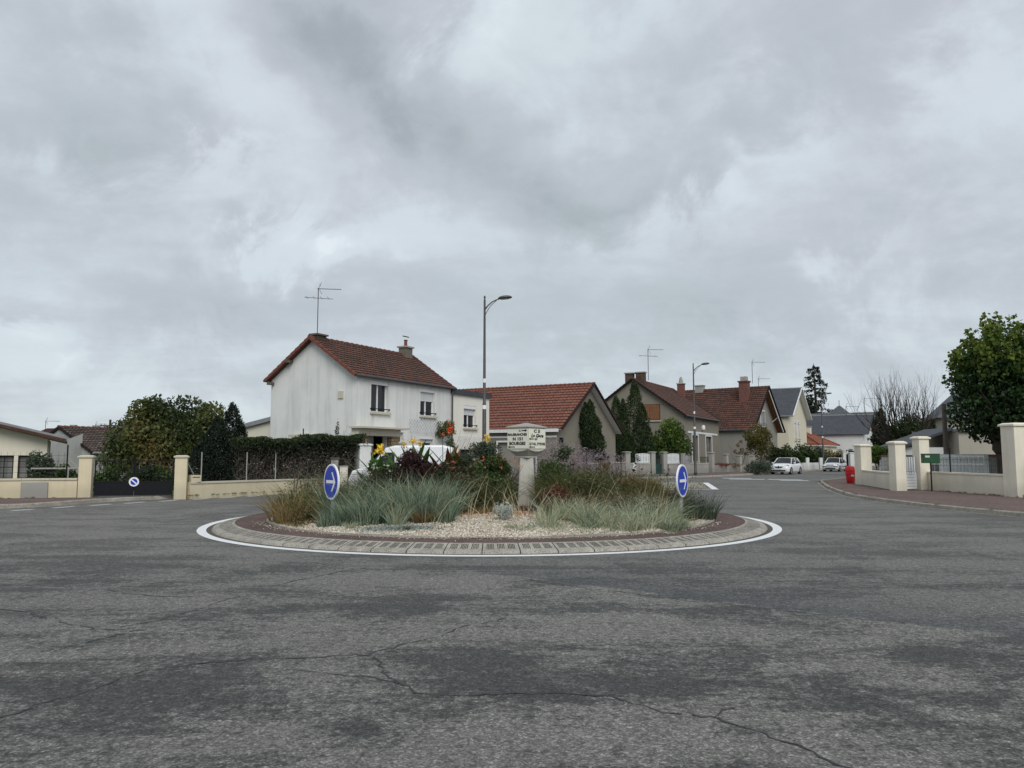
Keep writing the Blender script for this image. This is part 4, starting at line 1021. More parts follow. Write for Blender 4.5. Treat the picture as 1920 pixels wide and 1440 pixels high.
# ---------------------------------------------------------------- red-tiled garage house
def red_house():
    r = root_at('house', 'low taupe house with a long orange-red tiled roof, right of the white house', 'house', (3.0,52), math.atan2(.87,.5)-PI/2+PI/2)
    W, L, ze, zr = 10.4, 15.0, 3.4, 6.7
    mb = MB()
    gd = [(1.6,4.6,ZB,2.45),(6.6,8.8,ZB,2.45)]
    wall_panel(mb, (0,0,ZB), (0,1,0), L, ze-ZB, [(a,b,0,d-ZB) for a,b,c,d in gd], (1,0,0), .26)
    wall_panel(mb, (0,0,ZB), (1,0,0), W, ze-ZB); wall_panel(mb, (W,0,ZB), (0,1,0), L, ze-ZB); wall_panel(mb, (0,L,ZB), (1,0,0), W, ze-ZB)
    gable_tri(mb, W, ze, zr, 'y', 0); gable_tri(mb, W, ze, zr, 'y', L)
    mb.build('wall', 'wall_taupe', r)
    Fs = Face((0,0,0), (0,1,0), (-1,0,0), r)
    for a, b, c, d in gd: 
        g_ = Fs.bx(MB(), a, b, c, d, -.25, -.18).build('garage_door', 'wall_grey', r)
        q = MB(); Fs.bx(q, a-.12, a-.001, ZB, d+.12, .003, .04); Fs.bx(q, b+.001, b+.12, ZB, d+.12, .003, .04); Fs.bx(q, a-.001, b+.001, d+.001, d+.12, .003, .04); q.build('door_frame', 'white_pvc', g_)
    bnd = MB(); Fs.bx(bnd, -.02, L, 2.75, 2.88, .003, .05); Fs.bx(bnd, -.3, L, 3.12, 3.34, .28, .34); bnd.build('eaves_board', 'white_paint', r)
    gable_roof(r, W, L, ze, zr, 'y', 'tile_red', .55, .35, .3, gutter=None, verge='tile_red', soffit='white_paint', tw=.32, th=.40)
    wl = MB().box(.35,-.28,2.35,.5,-.03,2.75).build('wall_lantern', 'iron', r)
    return r
red_house()
t_ = T('chimney_stack', 'small brick stack with two pots showing behind the flat roof wing of the white house', 'chimney', at(894, 58, 5.2))
MB().box(-.45,-.3,-1.4,.45,.3,.75).build('stack', 'concrete', t_); 
for x_, h_ in ((-.2,.5),(.2,.75)): MB().lathe([(.13,.75),(.11,.75+h_)], 8, (x_,0)).build('chimney_pot', 'rake', t_)

# ---------------------------------------------------------------- taupe house with wooden shutters
def shutter_house():
    r = root_at('house', 'taupe house with closed brown wooden shutters in its gable and twin chimneys', 'house', (15.2,68), math.atan2(.88,.47))
    W, L, ze, zr = 9.3, 13.0, 5.15, 8.45
    mb = MB(); wn = [(4.2,7.0,1.0,3.1),(9.4,11.6,1.0,3.1)]; wn = [(2.6,4.7,1.0,3.4),(7.6,9.9,.9,3.4)]
    wall_panel(mb, (0,0,ZB), (1,0,0), L, ze-ZB, [(a,b,c-ZB,d-ZB) for a,b,c,d in wn], (0,1,0), .26)
    wall_panel(mb, (0,0,ZB), (0,1,0), W, ze-ZB); wall_panel(mb, (L,0,ZB), (0,1,0), W, ze-ZB); wall_panel(mb, (0,W,ZB), (1,0,0), L, ze-ZB)
    gable_tri(mb, W, ze, zr, 'x', 0); gable_tri(mb, W, ze, zr, 'x', L)
    mb.build('wall', 'wall_taupe', r)
    Ff = Face((0,0,0), (1,0,0), (0,-1,0), r); Fg = Face((0,0,0), (0,1,0), (-1,0,0), r)
    for q in wn: Ff.window(*q, frame='wood_dark', surround=True, box=False, glass='glass_l', sill=True)
    bd = MB(); Ff.bx(bd, 1.2, 12.2, 3.56, 3.74, .003, .06); bd.build('string_course', 'white_paint', r)
    Fg.shutters(2.2, 3.95, 4.75, 6.1)
    MB().lathe([(.001,3.95),(.17,4.0),(.2,4.2),(.15,4.4),(.001,4.45)], 10, (6.2,-.12)).build('wall_lamp', 'sign_white', r)
    rf = gable_roof(r, W, L, ze, zr, 'x', 'tile_brown', .3, .35, .2, gutter='slate_flash', verge='tile_brown')
    chimney(rf, .7, W/2+.55, zr-.9, zr+.65, .3, .36, 'brick_dark'); chimney(rf, .9, W/2-.45, zr-.9, zr+.7, .3, .40, 'brick_dark')
    c = chimney(rf, 11.6, W/2-1.2, zr-1.2, zr+.5, .3, .34, 'brick')
    MB().lathe([(.24,zr+.6),(.18,zr+1.0),(.1,zr+1.25)], 10, (11.6, W/2-1.2)).build('chimney_pot', 'concrete', c)
shutter_house()
antenna(*at(1217, 71, 8.6), 2.9, 'aerial leaning slightly beside the twin chimneys of the taupe house', 1.15, True, R(0))['group'] = 'television aerials'

# ---------------------------------------------------------------- mottled red roof house
def mottled_house():
    ang = math.atan2(.6,-.8)-PI/2
    r = root_at('house', 'grey-brown house with a steep mottled red tiled roof and deep white-lined gable overhang', 'house', (25.7,84), ang)
    W, L, ze, zr = 9.9, 15.5, 4.5, 9.3
    mb = MB(); wall_panel(mb, (0,0,ZB), (0,1,0), L, ze-ZB); wg = [(1.3,2.2,4.9-.4,6.0),(4.2,5.4,5.2,6.9)]
    wall_panel(mb, (0,0,ZB), (1,0,0), W, ze-ZB); wall_panel(mb, (W,0,ZB), (0,1,0), L, ze-ZB); wall_panel(mb, (0,L,ZB), (1,0,0), W, ze-ZB)
    gable_tri(mb, W, ze, zr, 'y', 0); gable_tri(mb, W, ze, zr, 'y', L); mb.build('wall', 'wall_grey', r)
    Fg = Face((0,0,0), (1,0,0), (0,-1,0), r)
    for a, b, c, d in ((1.5,2.5,4.4,5.8),(4.3,5.6,4.9,6.6)):
        wn = Fg.bx(MB(), a-.12, b+.12, c-.1, d+.12, .003, .04).build('window', 'white_pvc', r); Fg.bx(MB(), a, b, c, d, .041, .05).build('pane', 'glass_l', wn)
    rf = gable_roof(r, W, L, ze, zr, 'y', 'tile_mix', .9, .4, .3, gutter='slate_flash', verge='tile_mix', soffit='wood')
    # barge boards and braces, white
    bb = MB(); h = W/2; sl = math.hypot(h, zr-ze)
    for s_ in (0, 1):
        v0 = 0 if s_ == 0 else W; vm = h
        bb.extr([(v0,-.8,ze-.12),(vm,-.8,zr-.12),(vm,-.8,zr-.3),(v0+(.15 if s_==0 else -.15),-.8,ze-.22)], (0,.05,0))
        bb.tube([(v0+(h-v0)*.35,-.02,ze+(zr-ze)*.2),(v0+(h-v0)*.35,-.8,ze+(zr-ze)*.33)], .06, 5)
    bb.build('barge_board', 'white_paint', r)
    c = MB().box(.9-.45+2.6,1.0,zr-2.2,.9+.45+2.6,2.0,zr+.6).build('chimney', 'brick', rf)
    MB().box(3.5-.55,.9,zr+.6,3.5+.55,2.1,zr+.75).build('cap', 'rake', c); MB().box(3.5-.3,1.15,zr+.75,3.5+.3,1.85,zr+1.25).build('chimney_pot', 'concrete', c)
    c = chimney(rf, W/2, 7.5, zr-.4, zr+.6, .35, .5, 'concrete'); 
    # roof lights
    Sv = Vector((h, 0, zr-ze))/sl; n_ = Vector((-Sv.z,0,Sv.x))
    for y0, s0, w_, h_ in ((8.4,1.6,1.5,1.1),):
        p = Vector((0,y0,ze+.15))+Sv*s0+n_*.1
        f = MB().extr([p,p+Vector((0,w_,0)),p+Vector((0,w_,0))+Sv*h_,p+Sv*h_], n_*.09).build('roof_light', 'zinc', rf)
        q = p+n_*.092+Sv*.08+Vector((0,.08,0)); MB().extr([q,q+Vector((0,w_-.16,0)),q+Vector((0,w_-.16,0))+Sv*(h_-.16),q+Sv*(h_-.16)], n_*.01).build('pane', 'lens', f)
    p = Vector((0,10.6,ze+.15))+Sv*3.2+n_*.12; MB().extr([p,p+Vector((0,.25,0)),p+Vector((0,-.55,0))+Sv*1.2,p+Vector((0,-.8,0))+Sv*1.2], n_*.1).build('snow_guard', 'zinc', rf)
mottled_house()
antenna(*at(1413, 88, 9.9), 2.5, 'plain aerial standing on the brick chimney of the mottled red roof', 1.2, False, R(0))
antenna(*at(1424, 92, 9.2), 1.7, 'low aerial just right of the brick chimney on the mottled red roof', 1.1, False, R(0))

# ---------------------------------------------------------------- cream house with slate roof
def slate_house():
    ang = math.atan2(.52,-.85)-PI/2
    r = root_at('house', 'tall cream house with a blue-grey slate roof and paired shuttered windows in its gable', 'house', (34.1,95), ang)
    W, L, ze, zr = 11.4, 13.0, 6.5, 10.2
    mb = MB(); wn = [(3.6,4.8,3.5,5.9),(5.6,6.8,3.5,5.9),(3.0,4.4,.8,2.7),(5.4,6.8,.8,2.7)]
    wall_panel(mb, (0,0,ZB), (1,0,0), W, ze-ZB, [(a,b,c-ZB,d-ZB) for a,b,c,d in wn], (0,1,0), .26)
    wall_panel(mb, (0,0,ZB), (0,1,0), L, ze-ZB); wall_panel(mb, (W,0,ZB), (0,1,0), L, ze-ZB); wall_panel(mb, (0,L,ZB), (1,0,0), W, ze-ZB)
    gable_tri(mb, W, ze, zr, 'y', 0); gable_tri(mb, W, ze, zr, 'y', L); mb.build('wall', 'wall_cream', r)
    Fg = Face((0,0,0), (1,0,0), (0,-1,0), r)
    for q in wn[:2]: Fg.window(*q, shutter=.5, surround=True, rail=True)
    for q in wn[2:]: Fg.window(*q, surround=True)
    gable_roof(r, W, L, ze, zr, 'y', 'slate', .7, .35, .3, kind='flat', gutter='zinc', verge='white_paint', soffit='white_paint', tw=.3, th=.3)
slate_house()
# ---------------------------------------------------------------- white house with long slate roof
def long_house():
    ang = math.atan2(.55,-.835)-PI/2
    r = root_at('house', 'low white house with a long dark slate roof, far down the street', 'house', (52.4,115), ang)
    W, L, ze, zr = 9.6, 17.0, 4.85, 7.8
    mb = MB(); wall_panel(mb, (0,0,ZB), (1,0,0), W, ze-ZB, [(3.4,4.4,2.2-ZB,4.6-ZB)], (0,1,0), .26); wall_panel(mb, (0,0,ZB), (0,1,0), L, ze-ZB); wall_panel(mb, (W,0,ZB), (0,1,0), L, ze-ZB); wall_panel(mb, (0,L,ZB), (1,0,0), W, ze-ZB)
    gable_tri(mb, W, ze, zr, 'y', 0); gable_tri(mb, W, ze, zr, 'y', L); mb.build('wall', 'wall_bright', r)
    Fg = Face((0,0,0), (1,0,0), (0,-1,0), r); Fg.window(3.4,4.4,2.2,4.6)
    Fs = Face((0,0,0), (0,1,0), (-1,0,0), r)
    Fs.bx(MB(), 1.0, 9.0, 1.5, 1.75, .003, 1.2).build('carport_roof', 'slate_flash', r)
    gable_roof(r, W, L, ze, zr, 'y', 'slate', .8, .35, .3, kind='flat', gutter='slate_flash', verge='slate_flash', soffit='wood_dark', tw=.35, th=.35)
long_house()
# ---------------------------------------------------------------- low bungalow, hipped orange roof
def hip_roof(root, W, L, ze, zr, tile, ov=.4, name='roof', tw=.3, th=.4, soffit='white_paint'):
    """hipped roof, ridge along x"""
    x0, x1, y0, y1 = -ov, L+ov, -ov, W+ov; h = (W+2*ov)/2; Lx = L+2*ov; sl = math.hypot(h, zr-ze); cs, sn = h/sl, (zr-ze)/sl; rf = None
    fr = min(h/Lx, .5)
    for k in range(4):
        if k == 0: O, A, Sv, La, tr = (x0,y0,ze), (1,0,0), (0,cs,sn), Lx, (lambda t: (fr*t, 1-fr*t))
        if k == 1: O, A, Sv, La, tr = (x1,y1,ze), (-1,0,0), (0,-cs,sn), Lx, (lambda t: (fr*t, 1-fr*t))
        if k == 2: O, A, Sv, La, tr = (x0,y1,ze), (0,-1,0), (cs,0,sn), 2*h, (lambda t: (.5*t, 1-.5*t))
        if k == 3: O, A, Sv, La, tr = (x1,y0,ze), (0,1,0), (-cs,0,sn), 2*h, (lambda t: (.5*t, 1-.5*t))
        tr2 = (lambda f: (lambda t: f(min(t, .998))))(tr)
        o = tile_plane(O, A, Sv, La, sl, tw, th, trim=tr2).build(name, MAT[tile], root)
        rf = rf or o
    mb = MB(); a = (x0+h, (y0+y1)/2, zr+.05); b = (x1-h, (y0+y1)/2, zr+.05); mb.tube([a,b], .11, 6)
    for p, q in (((x0,y0,ze+.05),a),((x0,y1,ze+.05),a),((x1,y0,ze+.05),b),((x1,y1,ze+.05),b)): mb.tube([p,q], .10, 6)
    mb.build('ridge', MAT['rake'] if tile != 'slate' else MAT['zinc'], rf)
    MB().box(x0+.02,y0+.02,ze-.14,x1-.02,y1-.02,ze-.02).build('soffit', soffit, rf)
    return rf
def bungalow():
    r = root_at('bungalow', 'low cream bungalow with a bright orange hipped roof behind the parked cars', 'bungalow', (42.8,108), math.atan2(.8,.6))
    W, L, ze, zr = 10, 10, 3.05, 6.0
    mb = MB(); wall_panel(mb, (0,0,ZB), (1,0,0), L, ze-ZB-.1, [(2,3.2,1.0,2.2),(6.5,7.5,1.0,2.2)], (0,1,0), .26); wall_panel(mb, (L,0,ZB), (0,1,0), W, ze-ZB-.1); wall_panel(mb, (0,0,ZB), (0,1,0), W, ze-ZB-.1); wall_panel(mb, (0,W,ZB), (1,0,0), L, ze-ZB-.1)
    mb.build('wall', 'wall_cream2', r); Fg = Face((0,0,ZB), (1,0,0), (0,-1,0), r); Fg.window(2,3.2,1.0,2.2); Fg.window(6.5,7.5,1.0,2.2)
    rf = hip_roof(r, W, L, ze, zr, 'tile_orange'); chimney(rf, 6.6, 3.0, ze, zr-.2, .3, .3, 'wall_cream2')
bungalow()
# ---------------------------------------------------------------- tall villa behind
def villa():
    r = root_at('house', 'tall pale villa with a pointed turret roof behind the slate roofs', 'house', (62.5,134), R(50))
    mb = MB(); W, L, ze, zr = 9, 12, 6.4, 9.2
    for a in (((0,0,ZB),(1,0,0),W),((0,0,ZB),(0,1,0),L),((W,0,ZB),(0,1,0),L),((0,L,ZB),(1,0,0),W)): wall_panel(mb, a[0], a[1], a[2], ze-ZB)
    gable_tri(mb, W, ze, zr, 'y', 0); gable_tri(mb, W, ze, zr, 'y', L); mb.build('wall', 'wall_cream2', r)
    rf = gable_roof(r, W, L, ze, zr, 'y', 'slate', .7, .4, kind='flat', verge='white_paint', tw=.4, th=.4, soffit='white_paint')
    tw_ = MB().box(-2.6,3,ZB,1.4,7,7.9).build('turret', 'wall_cream2', r); MB().frus(-.6,5,7.9,10.4,2.5,2.5,.15,.15).build('turret_roof', 'slate_plain', tw_)
    MB().tube([(-.6,5,10.3),(-.6,5,11.4)], .06, 5).build('finial', 'zinc', tw_)
    Fg = Face((0,0,0), (1,0,0), (0,-1,0), r)
    for a in (1.5,5.5):
        for z in (1.2,4.2): wn = Fg.bx(MB(), a-.1, a+1.3, z-.1, z+1.6, .003, .03).build('window', 'white_pvc', r); Fg.bx(MB(), a, a+1.2, z, z+1.5, .031, .04).build('pane', 'glass', wn)
villa()
antenna(*at(1622, 128, 7), 4.2, 'thin aerial above the far villa roof', 1.5, False); antenna(*at(1587, 118, 7.6), 1.6, 'small aerial above the long slate roof', 1.6, False)

# ---------------------------------------------------------------- left: cream house with low grey roof
def left_house():
    # gable wall faces the road; the low slope falls to the right
    r = T('house', 'low cream house with a shallow grey sheet roof, far left', 'house', (-19.6-4.25*math.cos(R(30)),34-4.25*math.sin(R(30)),0.0), R(30))
    ze, zs = 2.35, .34                     # eave height at the right end, slope
    Lx = 9.5
    mb = MB(); wn = [(.6,2.3,.62,1.62),(2.45,2.95,.62,1.62)]
    wall_panel(mb, (-6,0,ZB), (1,0,0), Lx, ze-ZB-.2, [(a+6,b+6,c-ZB,d-ZB) for a,b,c,d in wn], (0,1,0), .26)
    t = 3.5
    mb.poly([(-6,0,ze-.2),(t,0,ze-.2),(t,0,ze),(-6,0,ze+(t+6)*.25)]); mb.poly([(t,0,ZB),(t,8,ZB),(t,8,ze),(t,0,ze)])
    mb.build('wall', 'wall_cream2', r)
    rf = MB(); rf.extr([(t+.75,-.6,ze-.12),(-6,-.6,ze-.12+(t+6.75)*.25),(-6,-.6,ze+.10+(t+6.75)*.25),(t+.75,-.6,ze+.06)], (0,9,0)); ro = rf.build('roof', 'zinc', r)
    fa = MB(); fa.extr([(t+.70,-.63,ze-.15),(-6,-.63,ze-.15+(t+6.7)*.25),(-6,-.63,ze-.02+(t+6.7)*.25),(t+.70,-.63,ze-.02)], (0,.05,0)); fa.build('fascia', 'wood_dark', ro)
    Fg = Face((0,0,0), (1,0,0), (0,-1,0), r)
    for a, b, c, d in wn:
        w_ = Fg.window(a, b, c, d, frame='wood_dark', glass='glass_l', box=False, panes=1)
        g_ = MB(); n = round((b-a)/.36)
        for k in range(1, n): Fg.bx(g_, a+(b-a)*k/n-.015, a+(b-a)*k/n+.015, c, d, -.03, .0)
        for k in range(1, 4): Fg.bx(g_, a, b, c+(d-c)*k/4-.012, c+(d-c)*k/4+.012, -.045, -.031)
        g_.build('grille', 'iron', w_)
left_house()
def left_barn():
    ang = R(62)
    r = T('house', 'low grey-walled house with an old dark brown tiled roof, behind the black gate', 'house', (-26.2,48.0,.1), R(64))
    # gable faces left-front: ridge runs to the right
    W, L, ze, zr = 6.2, 9.5, 1.75, 3.25
    mb = MB(); wall_panel(mb, (0,0,ZB), (1,0,0), L, ze-ZB); wall_panel(mb, (0,0,ZB), (0,1,0), W, ze-ZB); wall_panel(mb, (L,0,ZB), (0,1,0), W, ze-ZB); wall_panel(mb, (0,W,ZB), (1,0,0), L, ze-ZB)
    gable_tri(mb, W, ze, zr, 'x', 0); gable_tri(mb, W, ze, zr, 'x', L); mb.build('wall', 'wall_dirty', r)
    gable_roof(r, W, L, ze, zr, 'x', 'tile_old', .1, .35, gutter='zinc', verge='tile_old', tw=.25, th=.28)
    Ff = Face((0,0,0), (1,0,0), (0,-1,0), r); Ff.window(5.2, 7.0, .5, 1.45, panes=2, box=False)
    an = MB(); an.add([(-3.6,.8,ZB),(-.02,.8,ZB),(-.02,.8,2.9),(-3.6,.8,1.5)], [(0,1,2,3)]); an.build('annex_wall', 'wall_dirty', r)
left_barn()
for px, d, w_, h_, m_, lab in ((118,120,9,5.9,'tile_orange','small distant house with an orange roof on the left skyline'),(100,128,7,5.9,'tile_old','small dark-roofed house leftmost on the skyline beyond the cream house'),
                          (160,112,12,5.5,'tile_old','long dark-roofed distant house left of the utility pole'),(200,108,6,5.2,'tile_old','small dark-roofed distant house just behind the utility pole')):
    r = T('distant_house', lab, 'house', at(px, d, .1)); MB().box(-w_/2,0,-.1,w_/2,6,h_-1.2).build('wall', 'wall_bright', r)
    rf = MB().frus(0,3,h_-1.2,h_,w_/2+.3,3.4,w_/2-.4,.2).build('roof', m_, r); MB().box(-.4,2.6,h_-.3,.4,3.4,h_+.55).build('chimney', 'concrete', rf)
up = T('utility_pole', 'dark wooden utility pole with a short crossarm on the left skyline', 'utility pole', at(207, 85, .1))
MB().tube([(0,0,0),(0,0,5.5)], [.17,.12], 8).build('pole', 'bark', up); MB().box(-1.1,-.06,4.75,.9,.06,4.9).build('crossarm', 'bark', up)
for x_ in (-1,-.6,.6): MB().lathe([(.04,4.9),(.07,4.98),(.03,5.1)], 6, (x_,0)).build('insulator', 'concrete', up)
up2 = T('utility_pole', 'shorter plain pole right of the crossarm pole on the left skyline', 'utility pole', at(214, 100, .1)); MB().tube([(0,0,0),(0,0,4.4)], [.14,.1], 6).build('pole', 'bark', up2)
mb = MB()
A_ = at(207, 85, 5.0)
for tx_, d_, z_ in ((60,110,4.2),(50,112,3.9),(330,75,5.4)):
    B_ = at(tx_, d_, z_); mb.tube([A_.lerp(B_, k/8)-Vector((0,0,.5*math.sin(PI*k/8))) for k in range(9)], .03, 3)
tag(mb.build('overhead_wire', 'iron'), 'thin overhead wires strung from the crossarm pole on the left skyline', 'wire')
antenna(*at(86, 90, .1), 5.6, 'thin aerial at the left end of the skyline above the grey roof', 1.3, False); antenna(*at(180, 108, 3.9), 2.2, 'aerial left of the utility pole on the skyline', 1.3, False)

# ================================================================== BOUNDARY WALLS, PILLARS, GATES
def pillar(name, p, w_, h, mat, cap, label, rz=0, z=.12, capmat=None, capo=.05, caph=.09, group=None):
    t = T(name, label, 'pillar', (p[0],p[1],z), rz, group)
    MB().box(-w_/2,-w_/2,-.15,w_/2,w_/2,h).build('shaft', mat, t, bevel=.012)
    c = MB().box(-w_/2-capo,-w_/2-capo,h,w_/2+capo,w_/2+capo,h+caph*.6); c.frus(0,0,h+caph*.6,h+caph,w_/2+capo-.01,w_/2+capo-.01,w_/2-.05,w_/2-.05); c.build('cap', capmat or cap, t, bevel=.008)
    return t
def low_wall(name, a, b, h, th, mat, label, cop='coping', z=.12, copo=.04, coph=.07, cat='wall'):
    a, b = Vector(a), Vector(b); L = (b-a).length; t = T(name, label, cat, (*a, z), math.atan2((b-a).y, (b-a).x))
    MB().box(0,-th/2,-.15,L,th/2,h).build('wall_body', mat, t)
    if cop:
        c = MB(); n = max(1, round(L/.9))
        for k in range(n): c.box(L*k/n+.004,-th/2-copo,h+.001,L*(k+1)/n-.004,th/2+copo,h+coph)
        c.build('coping', cop, t, bevel=.006)
    return t
P1 = (-15.35,27.9); P2 = (-12.35,28.9)
low_wall('boundary_wall', (-24,25.5), (-15.6,27.85), .62, .22, 'wall_yellow', 'low yellow rendered wall left of the black gate, a grey hatch set in it')
hatch = T('meter_box', 'weathered grey meter hatch in the yellow wall beside the gate pillar', 'box', (-16.85,27.37,.12), math.atan2(2.35,8.4)); MB().box(-.42,-.06,0,.42,.02,.56).build('door', 'concrete', hatch, bevel=.01)
pillar('gate_pillar', P1, .42, 1.42, 'wall_yellow', 'coping', 'yellow gate pillar at the left of the black gate', R(18))
pillar('gate_pillar', P2, .42, 1.42, 'wall_yellow', 'coping', 'yellow gate pillar at the right of the black gate', R(18))
low_wall('boundary_wall', (-12.1,29.0), (-9.3,33.4), .44, .22, 'wall_yellow', 'low yellow rendered wall between the black gate and the blue sign')
low_wall('boundary_wall', (-9.3,33.4), (-8.1,35.0), .42, .22, 'wall_yellow', 'short end of the yellow wall near the white house hedge')
# black gate
g0 = Vector(P1)+Vector((.24,.08)); g1 = Vector(P2)-Vector((.24,.08)); L = (g1-g0).length
gt = T('gate', 'black metal double gate with open bars above solid panels and a no-parking disc', 'gate', (*g0,.14), math.atan2((g1-g0).y,(g1-g0).x))
lf = MB().box(.02,-.02,.03,L/2-.01,.02,.50); lf.build('panel', 'iron', gt, bevel=.005); MB().box(L/2+.01,-.02,.03,L-.02,.02,.50).build('panel', 'iron', gt, bevel=.005)
fr = MB()
for a, b in ((.02,L/2-.01),(L/2+.01,L-.02)):
    fr.box(a,-.025,.50,b,.025,.54); fr.box(a,-.025,1.26,b,.025,1.30); fr.box(a,-.024,.541,a+.04,.024,1.259); fr.box(b-.04,-.024,.541,b,.024,1.259)
fr.build('frame', 'iron', gt); br = MB(); n = 20
for k in range(1, n): 
    x = .05+(L-.1)*k/n
    br.tube([(x,0,.541),(x,0,1.259)], .012, 6)
br.build('bars', 'iron', gt)
sg = T('no_parking_sign', 'small round no-parking disc, blue with a white ring, fixed on the black gate', 'road sign', (*(g0.lerp(g1,.5)),.14), gt.rotation_euler.z)
def vdisc(r_, y0, y1, z0, n=32, x0=0): return MB().extr([(x0+r_*math.cos(2*PI*k/n), y0, z0+r_*math.sin(2*PI*k/n)) for k in range(n)], (0, y1-y0, 0))
vdisc(.17,-.05,-.03,.52).build('ring', 'sign_white', sg); vdisc(.115,-.055,-.0505,.52).build('face', 'blue', sg)
MB().extr([(-.105,-.0555,.585),(-.075,-.0555,.615),(.105,-.0555,.455),(.075,-.0555,.425)], (0,-.003,0)).build('bar', 'sign_white', sg)
# letterbox and fence posts right of the gate
lb = T('letterbox', 'cream letterbox standing on the yellow wall beside the gate pillar', 'letterbox', (-11.95,29.2,.62), R(40)); MB().box(-.18,-.14,0,.18,.14,.26).build('body', 'wall_yellow', lb, bevel=.01); MB().box(-.13,-.145,.17,.13,-.139,.2).build('slot', 'iron', lb)
MB().tube([(0,.12,.26),(-.32,.3,.95)], .015, 5).build('stay', 'steel', lb)
for i, k in enumerate((.10,.5,.78)):
    p = Vector((-12.1,29.0)).lerp(Vector((-9.3,33.4)), k); tag(MB().tube([(p.x,p.y,.6),(p.x,p.y,1.75)], .022, 6).build('fence_post', 'concrete'), 'thin post of the wire fence on top of the yellow wall', 'post', 'wire fence posts on the yellow wall')
def mesh_fence(a, b, z0, z1, label, st=.12, r=.004, mat='iron'):
    a, b = Vector(a), Vector(b); L = (b-a).length; t = T('wire_fence', label, 'fence', (*a,0), math.atan2((b-a).y,(b-a).x)); m = MB()
    for k in range(int(L/st)+1): m.tube([(k*st,0,z0),(k*st,0,z1)], r, 3, cap=False)
    for k in range(int((z1-z0)/st)+1): m.tube([(0,0,z0+k*st),(L,0,z0+k*st)], r, 3, cap=False)
    m.build('mesh', mat, t); return t
mesh_fence((-12.0,29.2), (-9.4,33.3), .64, 1.72, 'fine wire mesh fence on the yellow wall in front of the hedge', .2, .0035)
mesh_fence((-24,25.6), (-16,27.8), .82, 1.75, 'wire mesh fence on the yellow wall in front of the cream house', .2, .0035)
for x_, y_ in ((-18.3,27.2),(-16.0,27.8)): tag(MB().tube([(x_,y_,.75),(x_,y_,2.0)], .025, 6).build('fence_post', 'iron'), 'dark fence post on the yellow wall left of the gate', 'post', 'dark posts left of the gate')
rl = MB().tube([(-17.6,28.3,1.14),(-15.8,28.8,1.14)], .03, 6); rl.tube([(-16.4,28.6,.3),(-16.4,28.6,1.14)], .025, 6); rl.tube([(-15.9,28.75,.9),(-16.5,28.6,1.6)], .02, 5)
tag(rl.build('rail_fence', 'concrete'), 'pale horizontal rail behind the wall just left of the gate pillar', 'fence')

# white gate pillar and white gate beside the van
pillar('gate_pillar', (-6.75,35.1), .55, 1.95, 'wall_bright', 'wall_bright', 'pale white gate pillar at the right end of the clipped hedge', R(30), capo=.06)
cb = T('meter_box', 'small pale cabinet in front of the hedge, half behind the blue sign', 'box', (-7.45,34.2,.12), R(20)); MB().box(-.17,-.12,0,.17,.12,1.0).build('body', 'wall_cream2', cb, bevel=.01); MB().box(-.19,-.14,1.0,.19,.14,1.05).build('lid', 'concrete', cb)
cb = T('meter_box', 'grey-topped post box just behind the left blue sign', 'box', (-7.9,34.4,.12), R(20)); MB().box(-.16,-.12,0,.16,.12,1.32).build('body', 'concrete', cb, bevel=.01); MB().box(-.2,-.15,1.32,.2,.15,1.42).build('lid', 'lamp_grey', cb)
pillar('gate_pillar', (-1.9,36.8), .26, 1.55, 'concrete', 'concrete', 'slim grey post beside the curved white gate panel', R(25), capo=.02)
cg = T('gate', 'white gate panel with a curved sloping top edge, behind the yellow canna', 'gate', (-1.7,36.9,.12), R(25))
pts = [(0,0,.1)]+[(x/10*1.3, 0, 1.45-.75*(x/10)**1.6) for x in range(11)]+[(1.3,0,.1)]
MB().extr(pts, (0,.04,0)).build('panel', 'white_paint', cg); MB().tube([(p[0],.02,p[2]+.03) for p in pts[1:-1]], .03, 6).build('top_rail', 'steel', cg)

# ---- far fence line in front of the taupe house
def fpt(s): 
    pts = [(9.1,61.6),(13.4,64.3),(18.7,70.6),(22.8,74.4),(26.5,79.5)]; 
    for a, b in zip(pts, pts[1:]):
        a, b = Vector(a), Vector(b); l = (b-a).length
        if s <= l: return a.lerp(b, s/l), math.atan2((b-a).y,(b-a).x)
        s -= l
    return b, math.atan2((b-a).y,(b-a).x)
def fx(px):        # distance along the line where it crosses the bearing of a photo column
    s = 0; 
    while s < 30:
        p, a = fpt(s)
        if p.x/p.y*F+960 >= px: return s
        s += .02
    return 30
GW = 'pillars of the fence before the taupe house'
for px, w_, h, m_, lab in ((1126,.5,1.75,'concrete','first grey fence pillar, left of the white pickets before the thujas'),(1221,.42,1.75,'concrete','grey pillar left of the blue-green gate'),(1243,.42,1.75,'concrete','grey pillar right of the blue-green gate'),
                      (1331,.5,1.75,'concrete','thick grey-brown pillar right of the street lamp'),(1359,.36,1.6,'concrete','fence pillar left of the red flowers border, before the grey-brown wall'),(1384,.36,1.5,'concrete','fence pillar in front of the autumn-coloured tree'),(1408,.4,1.5,'concrete','fence pillar behind the round grey-green bush')):
    p, a = fpt(fx(px)); pillar('fence_pillar', p, w_, h, m_, 'concrete', lab, a, group=GW, capo=.06)
def seg(p0, p1, h, mat, lab, **k):
    a, _ = fpt(fx(p0)); b, _ = fpt(fx(p1)); return low_wall('low_wall', a, b, h, .2, mat, lab, **k)
p_, _ = fpt(fx(1130)); low_wall('low_wall', (5.2,51.6), (8.9,61.3), .95, .2, 'wall_grey', 'plain grey wall running in front of the red-tiled house', z=.12)
seg(1130, 1184, .85, 'concrete', 'grey low wall under the white pickets left of the thujas')
seg(1187, 1217, .80, 'concrete', 'grey low wall between the thujas and the blue-green gate')
